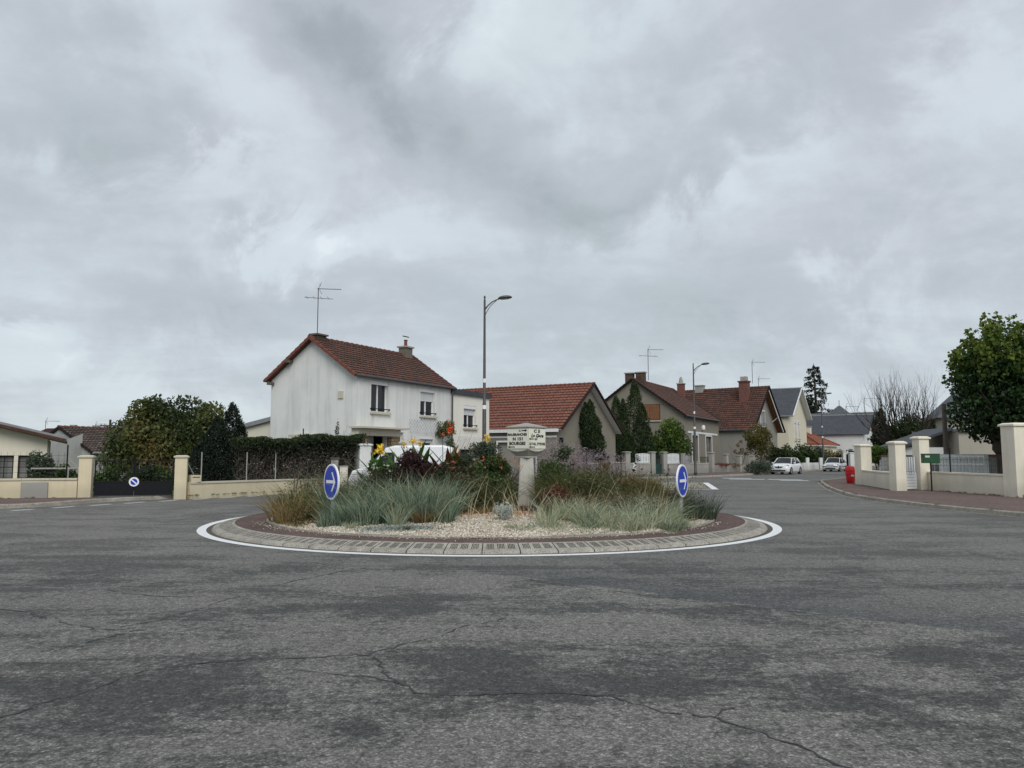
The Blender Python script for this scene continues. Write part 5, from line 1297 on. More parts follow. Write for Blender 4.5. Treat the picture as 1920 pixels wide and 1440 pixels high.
seg(1247, 1325, .80, 'concrete', 'grey low wall between the blue-green gate and the lamp')
seg(1336, 1408, .65, 'wall_grey', 'low grey wall under the red flowers', cop=None)
def pickets(p0, p1, z0, z1, lab):
    a, _ = fpt(fx(p0)); b, ang = fpt(fx(p1)); L = (b-a).length; t = T('picket_fence', lab, 'fence', (*a,.12), math.atan2((b-a).y,(b-a).x)); m = MB(); n = int(L/.17)
    for k in range(n): x = L*(k+.5)/n; m.box(x-.06,-.02,z0,x+.06,.015,z1+.05*math.sin(k*PI/n))
    m.build('pickets', 'white_paint', t); q = MB(); q.box(0,.016,z0+.1,L,.05,z0+.18); q.box(0,.016,z1-.2,L,.05,z1-.12); q.build('rails', 'white_paint', t)
pickets(1131, 1155, .93, 1.75, 'white picket panel left of the dark thujas'); pickets(1190, 1217, .9, 1.65, 'white picket panel between the thujas and the blue-green gate'); pickets(1248, 1272, .88, 1.65, 'white picket panel right of the blue-green gate')
pillar('fence_pillar', (*fpt(fx(1186))[0],), .34, .85, 'wall_bright', 'wall_bright', 'short white post below the thujas', fpt(fx(1186))[1], capo=.0)
def gate_at(p0, p1, z1, mat, lab, solid=.55):
    a, _ = fpt(fx(p0)); b, _ = fpt(fx(p1)); L = (b-a).length; t = T('gate', lab, 'gate', (*a,.13), math.atan2((b-a).y,(b-a).x))
    MB().box(.03,-.02,.03,L-.03,.02,z1*solid).build('panel', mat, t); m = MB(); n = max(3, int(L/.14))
    for k in range(n+1): x = .05+(L-.1)*k/n; m.tube([(x,0,z1*solid+.001),(x,0,z1)], .014, 5)
    m.box(.03,-.02,z1,L-.03,.02,z1+.04); m.build('bars', mat, t)
gate_at(1225, 1239, 1.5, 'green_door', 'narrow blue-green garden gate between two grey pillars'); gate_at(1311, 1327, 1.35, 'iron', 'dark barred gate right of the street lamp', .1)
nb = T('notice_board', 'glazed notice panel in a pale frame on the grey pillar left of the lamp', 'notice board', (*fpt(fx(1277))[0]-Vector((-.02,.35)), .12), fpt(fx(1277))[1])
MB().box(-.03,-.05,.0,1.15,.22,1.72).build('cabinet', 'concrete', nb); MB().box(.12,-.075,.85,1.1,-.051,1.62).build('pane', 'lens', nb)
lbx = T('letterbox', 'small pale letterbox on the low wall left of the right blue sign', 'letterbox', (*fpt(fx(1252))[0]-Vector((0,.25)), .12), .5); MB().box(-.16,-.12,.45,.16,.1,.78).build('body', 'concrete', lbx); MB().box(-.2,-.15,.78,.2,.13,.82).build('lid', 'steel', lbx); MB().tube([(0,0,0),(0,0,.45)], .03, 5).build('post', 'steel', lbx)

# white fence posts and low pale wall beside the parked cars
low_wall('low_wall', (31.2,83), (37.6,90.5), .75, .25, 'wall_bright', 'low pale wall between the two parked white cars', cop=None)
for px, lab in ((1511,'white square post on the pale wall right of the first car'),(1536,'white square post at the foot of the farthest lamp')): tag(MB().box(-.16,-.16,0,.16,.16,1.3).build('post', 'wall_bright', loc=at(px, 84, .12)), lab, 'post')
pillar('gate_pillar', at(1581, 92).xy, .55, 1.9, 'wall_bright', 'wall_bright', 'far white gate pillar, left of the dark gate behind the second car', capo=.05); pillar('gate_pillar', at(1594, 88).xy, .55, 1.8, 'wall_bright', 'wall_bright', 'far white gate pillar, right of the dark gate behind the second car', capo=.05)
t_ = T('gate', 'far dark gate between two white pillars behind the red bin', 'gate', at(1584, 90, .13), R(-50)); MB().box(.0,-.03,.05,.9,.03,1.7).build('panel', 'iron', t_)

# ---- right-hand ivory walls
GR = 'ivory rendered gate pillars on the right pavement'
pr = [((18.35,40.4),.60,1.98,'smallest and farthest ivory pillar, right of the red bin'),((16.55,33.2),.48,2.0,'ivory pillar left of the white garden gate'),((17.95,33.9),.48,2.22,'ivory pillar right of the white garden gate, green letterbox on it'),((18.35,28.1),.64,2.56,'tallest ivory pillar, in front of the lime tree trunk')]
for p, w_, h, lab in pr: pillar('gate_pillar', p, w_, h, 'wall_ivory', 'wall_ivory', lab, R(8), group=GR, capo=.06, caph=.12)
low_wall('boundary_wall', (18.2,40.0), (16.7,33.6), .70, .22, 'wall_ivory', 'short ivory wall between the two left pillars', cop='wall_ivory')
low_wall('boundary_wall', (18.2,33.7), (18.25,28.5), .74, .22, 'wall_ivory', 'long ivory wall under the wire fence beside the lime tree', cop='wall_ivory')
wg = T('gate', 'white garden gate with steel bars above slatted boards', 'gate', (16.82,33.3,.14), math.atan2(.6,1.0)); Lg = 1.0
m = MB()
for k in range(6): m.box(.03,-.02,.04+k*.125,Lg-.03,.02,.15+k*.125)
m.build('boards', 'white_paint', wg); m = MB()
for k in range(6): m.tube([(.06+k*(Lg-.12)/5,-.03,.7),(.06+k*(Lg-.12)/5,-.03,1.45)], .012, 5)
m.build('bars', 'steel', wg); m = MB()
for k in range(5): m.box(.05+k*.18,.0,.8,.05+k*.18+.13,.02,1.42)
m.build('slats', 'white_paint', wg)
lb = T('letterbox', 'dark green letterbox on a post in front of the ivory pillar', 'letterbox', (17.65,32.6,.12), R(-8)); MB().box(-.33,-.15,1.18,.33,.15,1.55).build('body', 'green_box', lb, bevel=.02); MB().tube([(0,0,0),(0,0,1.18)], .03, 6).build('post', 'iron', lb); MB().box(-.34,-.16,1.551,.34,.16,1.58).build('lid', 'iron', lb); MB().box(-.26,-.155,1.42,-.08,-.151,1.5).build('name_plate', 'plate', lb)
wb = T('picket_gate', 'white steel-barred gate panel standing behind the ivory wall', 'gate', (18.6,34.6,.14), math.atan2(-1.1,1.6)+.25); m = MB()
for k in range(12): m.tube([(.08+k*.19,0,.5),(.08+k*.19,0,1.45)], .014, 5)
m.tube([(0,0,1.1),(2.2,0,1.1)], .014, 5); m.tube([(0,0,1.45),(2.2,0,1.45)], .014, 5); m.build('bars', 'steel', wb)
wp = T('white_gate', 'white boarded gate behind the barred panel beside the lime tree', 'gate', (21.2,38.3,.14), R(-5)); MB().box(0,0,0,2.3,.06,1.55).build('panel', 'white_paint', wp); m = MB()
for z in (.3,.8,1.3): m.box(0.02,-.03,z,2.28,-.001,z+.1)
m.build('rails', 'white_paint', wp)
bw = T('block_wall', 'grey blockwork wall with a brick top course behind the lime tree', 'wall', (23.4,39.2,.12), R(-4)); MB().box(0,0,-.1,8,.2,1.45).build('wall_body', 'block', bw); MB().box(-.03,-.03,1.45,8,.23,1.56).build('coping', 'brick', bw)
bw = T('block_wall', 'grey blockwork panel behind the left ivory pillar', 'wall', (19.3,40.3,.12), R(-18)); MB().box(0,0,-.1,3.0,.2,1.45).build('wall_body', 'block', bw); MB().box(-.03,-.03,1.45,3.0,.23,1.53).build('coping', 'brick', bw)
mesh_fence((18.22,33.4), (18.22,28.6), .95, 1.5, 'thin wire fence along the top of the long ivory wall', .25, .004)
tag(MB().tube([(18.25,32.2,.9),(18.25,32.2,1.95)], .03, 6).build('fence_post', 'iron'), 'dark fence post on the long ivory wall', 'post'); tag(MB().tube([(17.4,36.3,.8),(17.4,36.3,1.55)], .025, 6).build('fence_post', 'steel'), 'steel fence post on the short ivory wall', 'post')
lw = T('chain_link_fence', 'chain-link fence with a concrete post at the right edge of the view', 'fence', (18.75,27.2,.12), R(-88)); MB().box(.1,-.09,-.1,.3,.09,1.85).build('post', 'concrete', lw, bevel=.02); MB().box(.3,-.06,-.1,3.6,.06,.65).build('base_wall', 'concrete', lw); m = MB()
for k in range(34):
    for s_ in (1,-1):
        x0 = .3+k*.1-(1.1 if s_ > 0 else 0); a = max(x0,.3) if s_ > 0 else x0; 
        if s_ > 0: m.tube([(max(x0,.3),0,.68+max(0,.3-x0)),(min(x0+1.1,3.6),0,.68+min(1.1,3.6-x0))], .004, 3, cap=False)
        else: m.tube([(x0,0,.68+0),(max(x0-1.1,.3),0,.68+min(1.1,x0-.3))], .004, 3, cap=False)
m.build('mesh', 'steel', lw)
tag(MB().box(-.1,-1.2,0,1.6,.2,.12).build('doorstep', 'concrete', loc=(18.0,27.0,.12)), 'worn concrete step at the foot of the tallest ivory pillar', 'step')
# small hut, tan wall and pole behind the lime
hs = T('house', 'tan block outbuilding mostly hidden behind the lime tree', 'outbuilding', (25.5,44,.1), R(-6)); m = MB(); wall_panel(m, (0,0,0), (1,0,0), 14, 2.9); wall_panel(m, (0,0,0), (0,1,0), 6, 2.9); m.build('wall', 'wall_beige', hs); MB().box(-.1,-.2,2.9,14.2,6.2,3.05).build('roof', 'zinc', hs)
sh = T('shed', 'white shed with a sloping dark roof left of the tan outbuilding', 'shed', (22.6,45,.1), R(-4)); MB().box(0,0,0,2.6,3,2.0).build('wall', 'wall_bright', sh); MB().extr([(-.4,-.3,1.75),(2.9,-.3,3.0),(2.9,-.3,3.15),(-.4,-.3,1.9)], (0,3.6,0)).build('roof', 'slate_flash', sh)
hb = T('house', 'pale grey-roofed house behind the lime tree', 'house', at(1768, 75, .1), R(-20)); MB().box(0,0,0,14,9,5.2).build('wall', 'wall_beige', hb); MB().frus(7,4.5,5.2,8.6,7.6,5.1,4.5,.2).build('roof', 'slate_plain', hb)
hb = T('house', 'small beige house with a grey hipped roof behind the bare tree', 'house', at(1741, 100, .1), R(-10)); MB().box(0,0,0,7,6,5.0).build('wall', 'wall_beige', hb); MB().frus(3.5,3,5.0,7.0,4.0,3.5,1.5,.2).build('roof', 'slate_plain', hb)
tag(MB().tube([at(1771,40,.1), at(1771,40,4.3)], [.14,.11], 8).build('utility_pole', 'bark_grey'), 'grey wooden pole at the left edge of the lime tree', 'utility pole')

# ---- red bin
rb = T('litter_bin', 'bright red barrel-shaped plastic bin on the pavement corner', 'bin', at(1590, 42, .125))
MB().lathe([(.16,0),(.19,.02),(.215,.3),(.235,.5),(.25,.68),(.255,.72),(.24,.74),(.235,.83),(.2,.9),(.12,.93)], 20).build('body', 'red_plastic', rb, smooth=True)
MB().lathe([(.252,.50),(.262,.52),(.262,.55),(.25,.57)], 20).build('band', 'red_plastic', rb, smooth=True); MB().box(-.07,-.268,.38,.07,-.235,.47).build('sticker', 'plate', rb)

# ================================================================== CARS
def car(label, loc, rz, Lc=4.05, W=1.72, H=1.45, style='new'):
    t = T('parked_car', label, 'car', loc, rz)       # local: front at -Y, centre at origin
    hw = W/2; new = style == 'new'
    # body: stations from front (-L/2) to rear; (y, z_top, halfwidth, z_bottom)
    hood = .93 if new else .88
    st = [(-.50,.56,.72,.30),(-.49,.70,.84,.24),(-.46,.78,.92,.20),(-.38,hood-.06,.97,.18),(-.27,hood+.03,1.,.18),(-.10,hood+.03,1.,.18),(.1,hood+.05,1.,.18),(.3,hood+.08,1.,.18),(.42,hood+.09,.97,.2),(.475,hood+.05,.92,.24),(.50,.80,.84,.30)]
    mb = MB(); m = 14; vs = []
    for y, zt_, wf, zb_ in st:
        w_ = hw*wf; mid = zb_+(zt_-zb_)*.55
        sec = [(0,zt_+.02),(.55,zt_+.01),(.84,zt_-.03),(.955,zt_-.11),(1.,mid),(.985,zb_+.12),(.93,zb_)]
        row = [(x*w_, y*Lc, z) for x, z in sec]; row += [(-x, yy, z) for x, yy, z in reversed(row)][:-1] if False else [(-x, yy, z) for x, yy, z in reversed(row[1:])]
        vs += row
    k = len(vs)//len(st); fs = [(i*k+j, i*k+(j+1)%k, (i+1)*k+(j+1)%k, (i+1)*k+j) for i in range(len(st)-1) for j in range(k)]
    fs += [tuple(range(k-1,-1,-1)), tuple(range((len(st)-1)*k, len(st)*k))]
    mb.add(vs, fs); mb.build('body', 'car_white', t, smooth=True)
    # cabin glass
    zt = hood+.0; yb = [(-.255,zt,.90),(-.10,H-.05,.70),(.10,H,.70),(.32,H-.04,.68),(.46,zt+.12,.84)]
    gs = [(-.262*Lc, zt+.0, .88*hw),( -.095*Lc, H-.055, .685*hw),(.12*Lc,H-.015,.69*hw),(.34*Lc,H-.07,.66*hw),(.455*Lc, zt+.10,.80*hw)]
    vs = []
    for y, z, w_ in gs: vs += [(-w_, y, z), (w_, y, z)]
    base = [(-.90*hw, -.262*Lc, zt-.05),(.90*hw,-.262*Lc,zt-.05),(.90*hw,.46*Lc,zt-.02),(-.90*hw,.46*Lc,zt-.02)]
    g_ = MB(); n = len(gs)
    g_.add(vs+base, [(2*i,2*i+1,2*i+3,2*i+2) for i in range(n-1)]+[(0,2,4,6,8,13-0 if False else 2*n+3,2*n+0),(1,3,5,7,9,2*n+2,2*n+1),(8,9,2*n+2,2*n+3)])
    g_.build('windows', 'glass', t)
    # roof skin and pillars, white
    rf = MB(); e = .012
    R0 = gs[1:4]; vs = []
    for y, z, w_ in R0: vs += [(-w_-.01,y,z+e),(-w_*.6,y,z+.03),(w_*.6,y,z+.03),(w_+.01,y,z+e),]
    rf.add(vs, [(4*i+j,4*i+j+1,4*i+5+j,4*i+4+j) for i in range(2) for j in range(3)])
    for s_ in (-1,1):
        P = [(s_*(w_+.012), y, z) for y, z, w_ in gs]
        rf.tube([P[0],P[1],P[2],P[3],P[4]], .032, 6); rf.tube([(s_*.715*hw, .09*Lc, H-.02), (s_*.91*hw, .06*Lc, zt)], .025, 6); rf.tube([(s_*.69*hw, .30*Lc, H-.06), (s_*.89*hw, .36*Lc, zt+.05)], .05 if new else .035, 6)
    rf.build('roof', 'car_white', t, smooth=True)
    for sx in (-1,1):
        for sy in (-.315,.32):
            yw = sy*Lc; rw = .31
            MB().extr([(sx*(hw-.01), yw+ (rw+.05)*math.cos(PI*a/12), .29+(rw+.05)*math.sin(PI*a/12)) for a in range(13)]+[(sx*(hw-.01), yw-(rw+.05), .15),(sx*(hw-.01), yw+(rw+.05), .15)], (sx*.012,0,0)).build('wheel_arch', 'tyre', t)
            wh = T2('wheel', t, (sx*(hw-.10), yw, rw)); prof = [(rw-.10,-.1),(rw-.015,-.1),(rw,-.07),(rw,.07),(rw-.015,.1),(rw-.1,.1)]
            ty = MB(); ty.lathe(prof, 22); o = ty.build('tyre', 'tyre', wh, smooth=False); o.rotation_euler = (0,PI/2,0)
            ri = MB(); 
            for q in range(5):
                a = 2*PI*q/5; ri.extr([(0,.03*math.cos(a)-.0,0)]*0 or [(0,.04*math.cos(a+PI/2),.04*math.sin(a+PI/2)),(0,.04*math.cos(a-PI/2),.04*math.sin(a-PI/2)),(0,.2*math.cos(a-.2),.2*math.sin(a-.2)),(0,.2*math.cos(a+.2),.2*math.sin(a+.2))], (sx*.02,0,0))
            ri.lathe([(.001,-.0),(.06,.0),(.06,.01)], 10) if False else None
            o = ri.build('rim', 'rim', wh); o.location = (sx*.102,0,0)
            hm = MB().extr([(0,.212*math.cos(2*PI*k_/20),.212*math.sin(2*PI*k_/20)) for k_ in range(20)], (sx*.004,0,0)).build('hub', 'rim' if not new else 'zinc', wh); hm.location = (sx*.0985,0,0)
        hl = MB(); yf = -.5*Lc
        hl.add([(sx*.40*hw,yf+.035,.66),(sx*.82*hw,yf+.14,.62),(sx*.93*hw,yf+.42,.80),(sx*.72*hw,yf+.26,.83),(sx*.45*hw,yf+.10,.74)] if new else [(sx*.50*hw,yf+.05,.58),(sx*.88*hw,yf+.12,.58),(sx*.955*hw,yf+.34,.68),(sx*.86*hw,yf+.24,.78),(sx*.55*hw,yf+.13,.76)], [(0,1,2,3,4)])
        hm = hl.build('headlight', 'lens', t); hm.modifiers.new('thick','SOLIDIFY').thickness = .05; hm.modifiers['thick'].offset = 0
        MB().lathe([(.001,-.07),(.08,-.05),(.10,0),(.08,.05),(.001,.06)], 10, (0,0), (1,.6)).build('mirror', 'car_white' if new else 'black', t, smooth=True, loc=(sx*(hw+.09), -.17*Lc, hood+.06))
    yf = -.5*Lc
    if new:
        MB().extr([(-.72*hw,yf+.03,.40),(.72*hw,yf+.03,.40),(.62*hw,yf+.01,.30),(-.62*hw,yf+.01,.30)], (0,-.045,0)).build('lower_grille', 'black', t)
        MB().extr([(-.45*hw,yf+.01,.70),(.45*hw,yf+.01,.70),(.30*hw,yf-.01,.60),(-.30*hw,yf-.01,.60)], (0,-.02,0)).build('grille', 'black', t)
        MB().extr([(-.085,yf-.035,.655),(0,yf-.035,.80),(.085,yf-.035,.655),(0,yf-.035,.51)], (0,-.015,0)).build('badge', 'chrome', t, bevel=.004)
    else:
        for s_ in (-1,1): MB().extr([(s_*.06,yf+.04,.66),(s_*.42*hw,yf+.04,.66),(s_*.44*hw,yf+.06,.72),(s_*.06,yf+.06,.72)], (0,-.05,0)).build('grille', 'black', t)
        MB().extr([(-.05,yf-.01,.69),(0,yf-.01,.76),(.05,yf-.01,.69),(0,yf-.01,.62)], (0,-.015,0)).build('badge', 'chrome', t)
        MB().extr([(-.9*hw,yf+.06,.50),(.9*hw,yf+.06,.50),(.9*hw,yf+.05,.56),(-.9*hw,yf+.05,.56)], (0,-.09,0)).build('bumper_strip', 'black', t)
        MB().extr([(-.62*hw,yf+.04,.26),(.62*hw,yf+.04,.26),(.66*hw,yf+.04,.38),(-.66*hw,yf+.04,.38)], (0,-.05,0)).build('lower_grille', 'black', t)
        for s_ in (-1,1): MB().box(s_*(hw+.0)-.012,-.2*Lc,.50,s_*(hw+.0)+.012,.24*Lc,.56).build('side_strip', 'black', t)
    MB().box(-.26,yf-.045,.40 if new else .44,.26,yf-.028,.51 if new else .53).build('number_plate', 'plate', t)
    wp = MB(); wp.tube([(-.5*hw,-.262*Lc-.02,zt+.02),(.1*hw,-.225*Lc,zt+.10)], .012, 4); wp.tube([(.2*hw,-.262*Lc-.02,zt+.02),(.7*hw,-.225*Lc,zt+.10)], .012, 4); wp.build('wiper', 'black', t)
    return t
def T2(name, parent, loc):
    o = bpy.data.objects.new(name, None); COL.objects.link(o); o.parent = parent; o.location = loc; o.empty_display_size = .1; return o
hd = math.atan2(.80,.60)-PI/2
c1 = car('white modern hatchback parked nearest, with diamond badge and white mirrors', at(1471, 68.5, .0), hd, 4.06, 1.73, 1.45, 'new')
c2 = car('older white hatchback parked farther up, with black bumper strips and black mirrors', at(1562, 81, .0), hd, 3.8, 1.64, 1.42, 'old')

def van():
    t = T('van', 'white van parked behind the canna plants in front of the white house', 'van', (-4.7,33.9,.0), R(92))
    # local front at +Y -> faces left in the picture
    prof = [(-2.15,.28),(-2.2,1.0),(-2.1,1.92),(-1.7,2.02),(.35,2.0),(.75,1.9),(1.35,1.18),(1.6,1.1),(2.15,.92),(2.3,.62),(2.28,.28)]
    mb = MB(); hw = .86
    for k, (y, z) in enumerate(prof): pass
    vs = []
    for s_, f in ((-1,1.),(-1,.9),(1,.9),(1,1.)): pass
    n = len(prof); rows = [(-hw,0),(-hw+.10,.05),(hw-.10,.05),(hw,0)]
    for x, dz in rows: vs += [(x*(1-.09*max(0,(z-1.1))), y, z+(dz if z > .7 else 0)) for y, z in prof]
    fs = [(r_*n+i, r_*n+(i+1)%n, (r_+1)*n+(i+1)%n, (r_+1)*n+i) for r_ in range(3) for i in range(n)]+[tuple(range(n-1,-1,-1)), tuple(range(3*n,4*n))]
    mb.add(vs, fs); mb.build('body', 'car_white', t, bevel=.03)
    MB().add([(-.74,.80,1.90),(.74,.80,1.90),(.78,1.36,1.24),(-.78,1.36,1.24)], [(0,1,2,3)]).build('windscreen', 'glass', t).location = (0,.03,.03)
    for s_ in (-1,1):
        MB().extr([(s_*.862,.35,1.2),(s_*.862,1.25,1.2),(s_*.80,.75,1.75),(s_*.80,.35,1.75)], (s_*.012,0,0)).build('side_window', 'glass', t)
        for y in (-1.4,1.4): wh = T2('wheel', t, (s_*.80,y,.31)); o = MB().lathe([(.18,-.1),(.31,-.08),(.31,.08),(.18,.1)], 20).build('tyre', 'tyre', wh); o.rotation_euler = (0,PI/2,0); o = MB().lathe([(.17,-.102),(.17,.102)], 16).build('rim', 'rim', wh); o.rotation_euler = (0,PI/2,0)
van()

# ================================================================== VEGETATION (placeholders filled below)

def tree(name, label, cat, loc, group=None): return T(name, label, cat, loc, 0, group)
def L3(pxs, d, zc, rx, ry, rz_): x = (pxs-960)/F*d; return (x, d, zc, rx, ry, rz_)
# ---- walnut / chestnut behind the gate
c0 = at(318, 44)
t = tree('broadleaf_tree', 'wide rounded tree with green and rust-brown leaves, behind the black gate', 'tree', c0)
lob = [(a-c0.x, 0+b, z, r1, 1.6, r2) for a, b, z, r1, r2 in (((285-960)/F*44,0,3.9,1.3,1.1),((345-960)/F*44,.3,3.9,1.5,1.15),((392-960)/F*44,.6,3.9,.8,.8),((250-960)/F*44,0,2.6,1.35,1.3),((300-960)/F*44,-.8,2.4,1.7,1.5),((360-960)/F*44,-.8,2.5,1.7,1.5),((235-960)/F*44,-.5,1.5,1.0,1.0),((320-960)/F*44,-1,1.3,2.6,1.1),((330-960)/F*44,.5,3.0,2.2,1.4))]
lob += rand_lobes(26, (0,0,3.2), (3.0,1.6,1.8), .5, 3)
P = crown_pts(15000, lob, .5); rr = .18+.5*RNG.random(len(P))+.25*np.sin(P[:,0]*1.3+P[:,2]*.9)-.08*(P[:,2]-2.5)
leaves('crown', P, .24, LF['chestnut'], t, .5, rr, .6)
mb = MB(); rg = np.random.default_rng(4); limb(mb, Vector((0,0,0)), Vector((0,0,1)), 1.4, .2, 2, rg, .7, .3); mb.build('trunk', 'bark', t)
# ---- yews
def column_pts(cols, n):
    out = []; tot = sum(c[2]*(c[4]-c[3]) for c in cols)
    for (dx, dy, w_, h0, h1) in cols:
        k = int(n*w_*(h1-h0)/tot); f = RNG.random(k)**.9; a = RNG.random(k)*2*PI
        prof = np.where(f < .35, .72+.8*f, 1.0)*np.clip((1-f)/.62, 0, 1)**.62
        bumps = 1+.16*np.sin(a*3+f*17+dx*5)+.12*np.sin(a*5-f*29)+.08*np.sin(f*61+a)
        r_ = w_*prof*bumps*(1-.5*RNG.random(k)**1.8)+RNG.normal(size=k)*.03
        out.append(np.stack([dx+r_*np.cos(a)+.12*w_*np.sin(f*9), dy+r_*np.sin(a), h0+(h1-h0)*f+.06*RNG.normal(size=k)], 1))
    return np.concatenate(out)
def conifer_mass(label, loc, cols, n, leaf, mat, name='conifer', cat='tree', group=None, shell=.35):
    t = tree(name, label, cat, loc, group)
    P = column_pts(cols, n); n = len(P); top = max(c[4] for c in cols); rr = .25+.45*RNG.random(n)+.25*(P[:,2]/top-.5)+.15*np.sin(P[:,2]*5+P[:,0]*4)
    leaves('crown', P, leaf, mat, t, .42, rr, -1.2)
    m = MB(); 
    for (dx, dy, w_, h0, h1) in cols: m.tube([(dx,dy,-.05),(dx,dy,h0+(h1-h0)*.6)], [.09,.04], 6)
    m.build('trunk', 'bark', t); return t
conifer_mass('dark many-peaked yew beside the broadleaf tree, behind the yellow wall', at(415, 35, .1), [(.42,0,.82,0,3.85),(-.3,.1,.8,0,3.25),(.05,-.3,.8,.0,2.9),(.80,.15,.55,.0,3.0),(-.78,-.1,.6,.0,2.4)], 26000, .10, LF['yew'], 'yew_tree')
# ---- clipped hedge, leafy on top and bare below
h0, h1 = Vector((-11.5,31.9)), Vector((-6.95,35.4)); hl = (h1-h0).length
t = T('clipped_hedge', 'long clipped conifer hedge, dark green on top and bare-stemmed below, left of the white pillar', 'hedge', (*h0,.1), math.atan2((h1-h0).y,(h1-h0).x))
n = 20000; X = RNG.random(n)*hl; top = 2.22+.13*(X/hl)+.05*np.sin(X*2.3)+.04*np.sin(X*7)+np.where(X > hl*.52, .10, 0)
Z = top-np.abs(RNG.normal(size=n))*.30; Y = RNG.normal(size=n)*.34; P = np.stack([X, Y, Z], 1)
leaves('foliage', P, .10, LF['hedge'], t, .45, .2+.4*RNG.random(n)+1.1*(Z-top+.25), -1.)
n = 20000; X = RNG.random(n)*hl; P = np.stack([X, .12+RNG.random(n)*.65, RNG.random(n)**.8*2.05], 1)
leaves('inner_foliage', P, .12, LF['yew'], t, .5, RNG.random(n)*.55)  # darker yew leaf colour paints the shade inside the hedge
mb = MB(); rg = np.random.default_rng(11)
for k in range(46):
    x = (k+.5)/46*hl+rg.normal()*.08; limb(mb, Vector((x, rg.normal()*.06-.2, 0)), Vector((rg.normal()*.22,rg.normal()*.08-.04,1)), .75, .016+.012*rg.random(), 2, rg, .5, .28, 4, 3)
mb.build('stems', 'bark_grey', t)
n = 6500; X = RNG.random(n)*hl; P = np.stack([X, -.22+RNG.normal(size=n)*.14, RNG.random(n)*1.9], 1); leaves('twigs', P, .16, LF['twig'], t, .09, None)

def bush(label, loc, lob, n, leaf, mat, name='bush', cat='bush', group=None, asp=.6, shell=.5, rnd=None, stems=True, droop=0):
    t = T(name, label, cat, loc, 0, group); P = crown_pts(n, lob, shell)
    zmin, zmax = P[:,2].min(), P[:,2].max(); rr = .15+.55*RNG.random(n)+.35*((P[:,2]-zmin)/(zmax-zmin+.01)-.4)+.12*np.sin(P[:,0]*3.1+P[:,2]*2.3)
    leaves('foliage', P, leaf, mat, t, asp, rr if rnd is None else rnd, droop)
    if stems:
        m = MB(); rg = np.random.default_rng(int(abs(loc[0]*31))+3); zt_ = max(l[2] for l in lob)
        for k in range(4): limb(m, Vector((rg.normal()*.06, rg.normal()*.06, 0)), Vector((rg.normal()*.35, rg.normal()*.35, 1)), zt_*.6, .03, 1, rg, .5, .2, 5, 3)
        m.build('stems', 'bark', t)
    return t
bush('leafy rose bush behind the yellow wall in front of the cream house window', at(84, 29.6, .1), rand_lobes(26, (0,0,1.15), (.55,.35,.62), .22, 5)+[(0,0,.8,.5,.4,.5)], 2600, .10, LF['greyg'], 'rose_bush', asp=.7)
for i, (px, d, h, w_, m_, lab) in enumerate(((130,31.5,.95,.9,'green','green shrub between the rose bush and the black gate'),(200,33,.95,1.0,'green','green shrub seen through the left leaf of the black gate'),(262,33.5,.9,1.1,'hedge','dark shrub seen through the middle of the black gate'),(318,34,.95,.9,'green','shrub seen through the right leaf of the black gate'))):
    bush(lab, at(px, d, .1), rand_lobes(12, (0,0,h*.55), (w_*.8,.4,h*.4), .38, 20+i), 2200, .12, LF[m_])
# tall flowering spikes above the hedge
t = bush('slender shrub tip sticking up above the clipped hedge', at(632, 35.9, .1), [(0,0,1.5,.2,.2,1.3),(.03,0,2.75,.09,.09,.5)], 420, .09, LF['hedge'], stems=True)
# ---- climbing rose on the trellis
x_, y_, _ = loc1(7.3,-.45); bush('climbing rose sprawling over the white trellis of the white house', (x_,y_,.1), rand_lobes(16, (0,0,3.0), (.55,.4,.4), .28, 8)+rand_lobes(10, (.2,0,1.6), (.4,.3,1.0), .25, 9), 1900, .12, M_leaf('rose_leaf', [(.05,.07,.03),(.11,.13,.05),(.22,.21,.10)], .3), 'climbing_rose', 'climber')
x_, y_, _ = loc1(10.6,-.4); bush('straggling pink climber under the window of the flat-roofed wing', (x_,y_,.1), rand_lobes(14, (0,0,1.5), (.9,.3,.6), .2, 18), 900, .10, LF['rust'], 'climbing_rose', 'climber')
# ---- thujas in front of the taupe house
GT = 'dark thujas before the taupe house'
conifer_mass('leaning thuja standing apart at the left, before the red-tiled house', at(1113, 55.2, .1), [(.35,0,.62,.2,3.2),(.05,0,.78,1.0,4.4),(-.30,0,.70,1.8,5.5),(-.62,0,.42,3.0,5.3)], 14000, .13, LF['thuja'], 'thuja', group=GT)
conifer_mass('middle thuja of the tight group, with a ragged dry top', at(1150, 64.0, .1), [(.15,0,1.1,.2,6.4),(-.55,.2,.8,.3,5.2),(.75,-.1,.75,1.0,6.2)], 15000, .14, LF['thuja'], 'thuja', group=GT)
conifer_mass('tallest thuja with a sharp pointed top, right of the group', at(1190, 64.4, .1), [(-.1,0,1.12,.2,7.75),(.6,.1,.9,.3,5.8),(1.0,-.1,.7,.2,4.0)], 17000, .14, LF['thuja'], 'thuja', group=GT)
conifer_mass('lowest thuja, bulging over the white fence at the front of the group', at(1163, 62.4, .1), [(0,0,.95,.3,4.3),(.7,0,.65,.4,3.4),(-.6,0,.6,.5,2.9)], 13000, .12, LF['thuja'], 'thuja', group=GT)
bush('round bright yellow-green shrub under the wooden shutters', at(1256, 66.1, .1), [(0,0,2.6,1.7,1.3,1.5),(.1,0,3.7,1.1,1.0,1.1),(-.9,0,2.0,1.0,1.0,.9),(.9,0,2.2,1.1,1.0,.9)]+rand_lobes(24, (0,0,2.8), (1.5,1.0,1.6), .4, 9), 7000, .20, LF['bright'], 'shrub', droop=.3)
